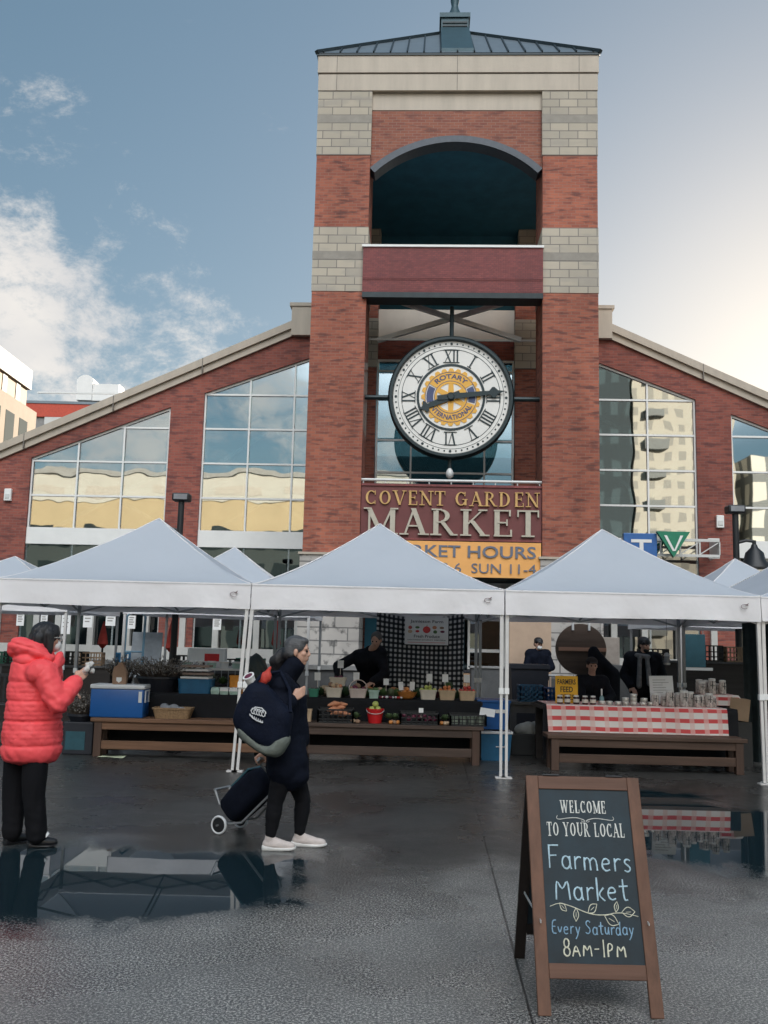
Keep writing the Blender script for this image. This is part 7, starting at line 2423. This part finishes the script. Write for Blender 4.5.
MB().box((-Wd + S_ - .003, -.016, .205), (Wd - S_ + .003, -.009, LN - .07), MBk).build('rear_board', CHALK, a_)
for sx in (-1, 1):
    MB().bar((sx * (Wd - .03), .115, .36), (sx * (Wd - .03), SYB - SYF - .115, .36), .004, .012).build('stay', STEELW, a_)
    MB().tube([(sx * (Wd - .12) - .04, SH * math.tan(lean) + .0, SH + .004), (sx * (Wd - .12) + .04, SH * math.tan(lean) + .0, SH + .004)], .005, 8).build('hinge', BLACKM, a_)

BWd, BHt = BX1 - BX0, BZ1 - BZ0
def bpnt(s, t_):
    return (BX0 + s * BWd, BZ1 - t_ * BHt)


# hand lettering: strokes on a unit square (x 0..1, y 0 baseline .. 1 cap height)
def arc_(cx, cy, rx, ry, a0, a1, n=12):
    return [(cx + rx * math.cos(R(a0 + (a1 - a0) * k / n)), cy + ry * math.sin(R(a0 + (a1 - a0) * k / n))) for k in range(n + 1)]
HND = {
    'F': (.62, [[(.12, 0), (.12, 1)], [(.08, .98), (.62, 1.0)], [(.12, .54), (.50, .56)]]),
    'a': (.56, [arc_(.27, .28, .21, .28, 40, 400), [(.47, .56), (.47, .1), (.54, 0)]]),
    'r': (.42, [[(.10, 0), (.10, .56)], [(.10, .36), (.2, .5), (.33, .55), (.42, .50)]]),
    'm': (.84, [[(.08, 0), (.08, .56)], [(.08, .4), (.2, .55), (.33, .5), (.38, .36), (.39, 0)], [(.39, .4), (.52, .55), (.66, .5), (.72, .36), (.74, 0)]]),
    'e': (.54, [[(.06, .30), (.46, .32), (.44, .46), (.30, .57), (.13, .50), (.05, .30), (.10, .10), (.26, 0), (.46, .08)]]),
    's': (.46, [[(.40, .50), (.26, .57), (.11, .50), (.11, .38), (.24, .30), (.37, .22), (.38, .09), (.24, 0), (.07, .07)]]),
    'M': (.86, [[(.08, 0), (.12, 1), (.42, .30), (.72, 1), (.80, 0)]]),
    'k': (.52, [[(.10, 0), (.10, 1)], [(.44, .56), (.12, .26), (.48, 0)]]),
    't': (.46, [[(.22, .92), (.22, .1), (.30, 0), (.42, .04)], [(.0, .60), (.46, .62)]]),
    'E': (.56, [[(.50, 1), (.10, .98), (.10, 0), (.52, .02)], [(.10, .52), (.42, .53)]]),
    'v': (.48, [[(.04, .56), (.22, 0), (.42, .56)]]),
    'y': (.50, [[(.06, .56), (.24, .06)], [(.46, .56), (.20, -.16), (.04, -.34)]]),
    'S': (.58, [[(.52, .86), (.36, 1.0), (.13, .92), (.10, .70), (.30, .54), (.50, .38), (.50, .14), (.28, 0), (.06, .12)]]),
    'u': (.52, [[(.08, .56), (.09, .14), (.22, 0), (.38, .10), (.43, .56)], [(.43, .3), (.47, 0)]]),
    'd': (.56, [arc_(.26, .28, .20, .28, 40, 400), [(.46, 1), (.46, .05), (.54, 0)]]),
    '8': (.54, [arc_(.27, .74, .19, .25, -90, 270, 16), arc_(.27, .25, .23, .25, 90, 450, 16)]),
    'A': (.66, [[(.05, 0), (.32, .78), (.60, 0)], [(.15, .28), (.50, .28)]]),
    'N': (.80, [[(.08, 0), (.08, .78), (.6, 0), (.6, .78)]]),
    'm2': (.80, [[(.08, 0), (.14, .76), (.38, .22), (.62, .76), (.70, 0)]]),
    '-': (.46, [[(.06, .42), (.40, .44)]]),
    '1': (.30, [[(.16, 0), (.16, 1)]]),
    'P': (.56, [[(.10, 0), (.10, .78), (.36, .76), (.48, .58), (.36, .38), (.12, .34)]]),
}


def chalk(word, s0, s1, t_base, t_cap, m, r, seed=0, slant=0.0, rise=0.0):
    adv, lay = 0, []
    for ch in word:
        if ch == ' ':
            adv += .42; continue
        lay.append((ch, adv)); adv += HND[ch][0] + .10
    adv -= .10
    rnd = random.Random(seed)
    mb = MB()
    (x0, zb_), (x1, zc_) = bpnt(s0, t_base), bpnt(s1, t_cap)
    for ch, p in lay:
        jz, jx = rnd.uniform(-.03, .03), rnd.uniform(-.02, .02)
        for stn in HND[ch][1]:
            pts = []
            for i in range(len(stn) - 1):
                for k in range(3):
                    t_ = k / 3
                    pts.append((stn[i][0] + (stn[i + 1][0] - stn[i][0]) * t_, stn[i][1] + (stn[i + 1][1] - stn[i][1]) * t_))
            pts.append(stn[-1])
            for _ in range(2):
                pts = [pts[0]] + [((a[0] + 2 * b_[0] + c[0]) / 4, (a[1] + 2 * b_[1] + c[1]) / 4) for a, b_, c in zip(pts, pts[1:], pts[2:])] + [pts[-1]]
            P3, rr_ = [], []
            for (u, v) in pts:
                f = (p + u + jx + slant * v) / adv
                P3.append(MF @ V(x0 + f * (x1 - x0), .0070, zb_ + (v + jz + rise * f) * (zc_ - zb_)))
                rr_.append(r * rnd.uniform(.72, 1.12))
            mb.tube(P3, rr_, 6)
    return mb.build('lettering', m, a_)


def bx(s0, s1, t0, t1):
    a, b_ = bpnt(s0, t1), bpnt(s1, t0)
    return a[0], b_[0], a[1], b_[1]


x0, x1, z0, z1 = bx(.235, .735, .072, .148)
serif_text('WELCOME', x0, x1, z0, z1, .0082, .0012, MF, 1.1, .08).build('lettering', CHALKW, a_)
x0, x1, z0, z1 = bx(.075, .915, .205, .288)
serif_text('TO YOUR LOCAL', x0, x1, z0, z1, .0082, .0012, MF, 1.0, .06).build('lettering', CHALKW, a_)
fl = MB()
def stroke(pts, r, mb, n=4):
    for _ in range(2):
        q = [pts[0]]
        for a, b_ in zip(pts, pts[1:]):
            q += [(a[0] * .75 + b_[0] * .25, a[1] * .75 + b_[1] * .25), (a[0] * .25 + b_[0] * .75, a[1] * .25 + b_[1] * .75)]
        pts = q + [pts[-1]]
    P3 = [MF @ V(bpnt(*p)[0], .0072, bpnt(*p)[1]) for p in pts]
    k = len(P3)
    mb.tube(P3, [r * (.55 + .45 * math.sin(PI * i / (k - 1))) for i in range(k)], 6)
stroke([(.20, .165), (.185, .180), (.21, .190), (.30, .180), (.40, .175), (.47, .185), (.50, .195), (.47, .203), (.455, .193)], .0019, fl)
stroke([(.80, .165), (.815, .180), (.79, .190), (.70, .182), (.60, .177), (.53, .187), (.50, .197), (.53, .203), (.545, .193)], .0019, fl)
fl.build('flourish', CHALKW, a_)
chalk('Farmers', .055, .955, .478, .345, CHALKB, .0043, 2, 0, -.06)
chalk('Market', .115, .885, .650, .520, CHALKB, .0043, 3)
vn = MB()
stroke([(.06, .690), (.16, .668), (.30, .690), (.45, .725), (.60, .735), (.78, .712), (.97, .735)], .0022, vn)
for (s, t_, ds, dt) in ((.16, .670, .07, .045), (.33, .695, -.01, .075), (.45, .722, .10, -.05), (.62, .735, .14, .045), (.74, .715, .02, -.06), (.80, .714, .14, -.005)):
    e = (s + ds, t_ + dt)
    n_ = (-dt * .9, ds * .5)
    stroke([(s, t_), (s + ds * .5 + n_[0] * .5, t_ + dt * .5 + n_[1] * .5), e], .0020, vn)
    stroke([(s, t_), (s + ds * .5 - n_[0] * .5, t_ + dt * .5 - n_[1] * .5), e], .0020, vn)
    stroke([(s + ds * .3, t_ + dt * .3), (s + ds * .7, t_ + dt * .7)], .0013, vn)
vn.build('leaf_vine', CHALKY, a_)
chalk('Every Saturday', .055, .905, .838, .765, CHALKS, .0028, 5, .05)
tmp = HND['N']
HND['N'] = HND['m2']
chalk('8AN-1PN', .17, .81, .955, .862, CHALKY, .0037, 7)
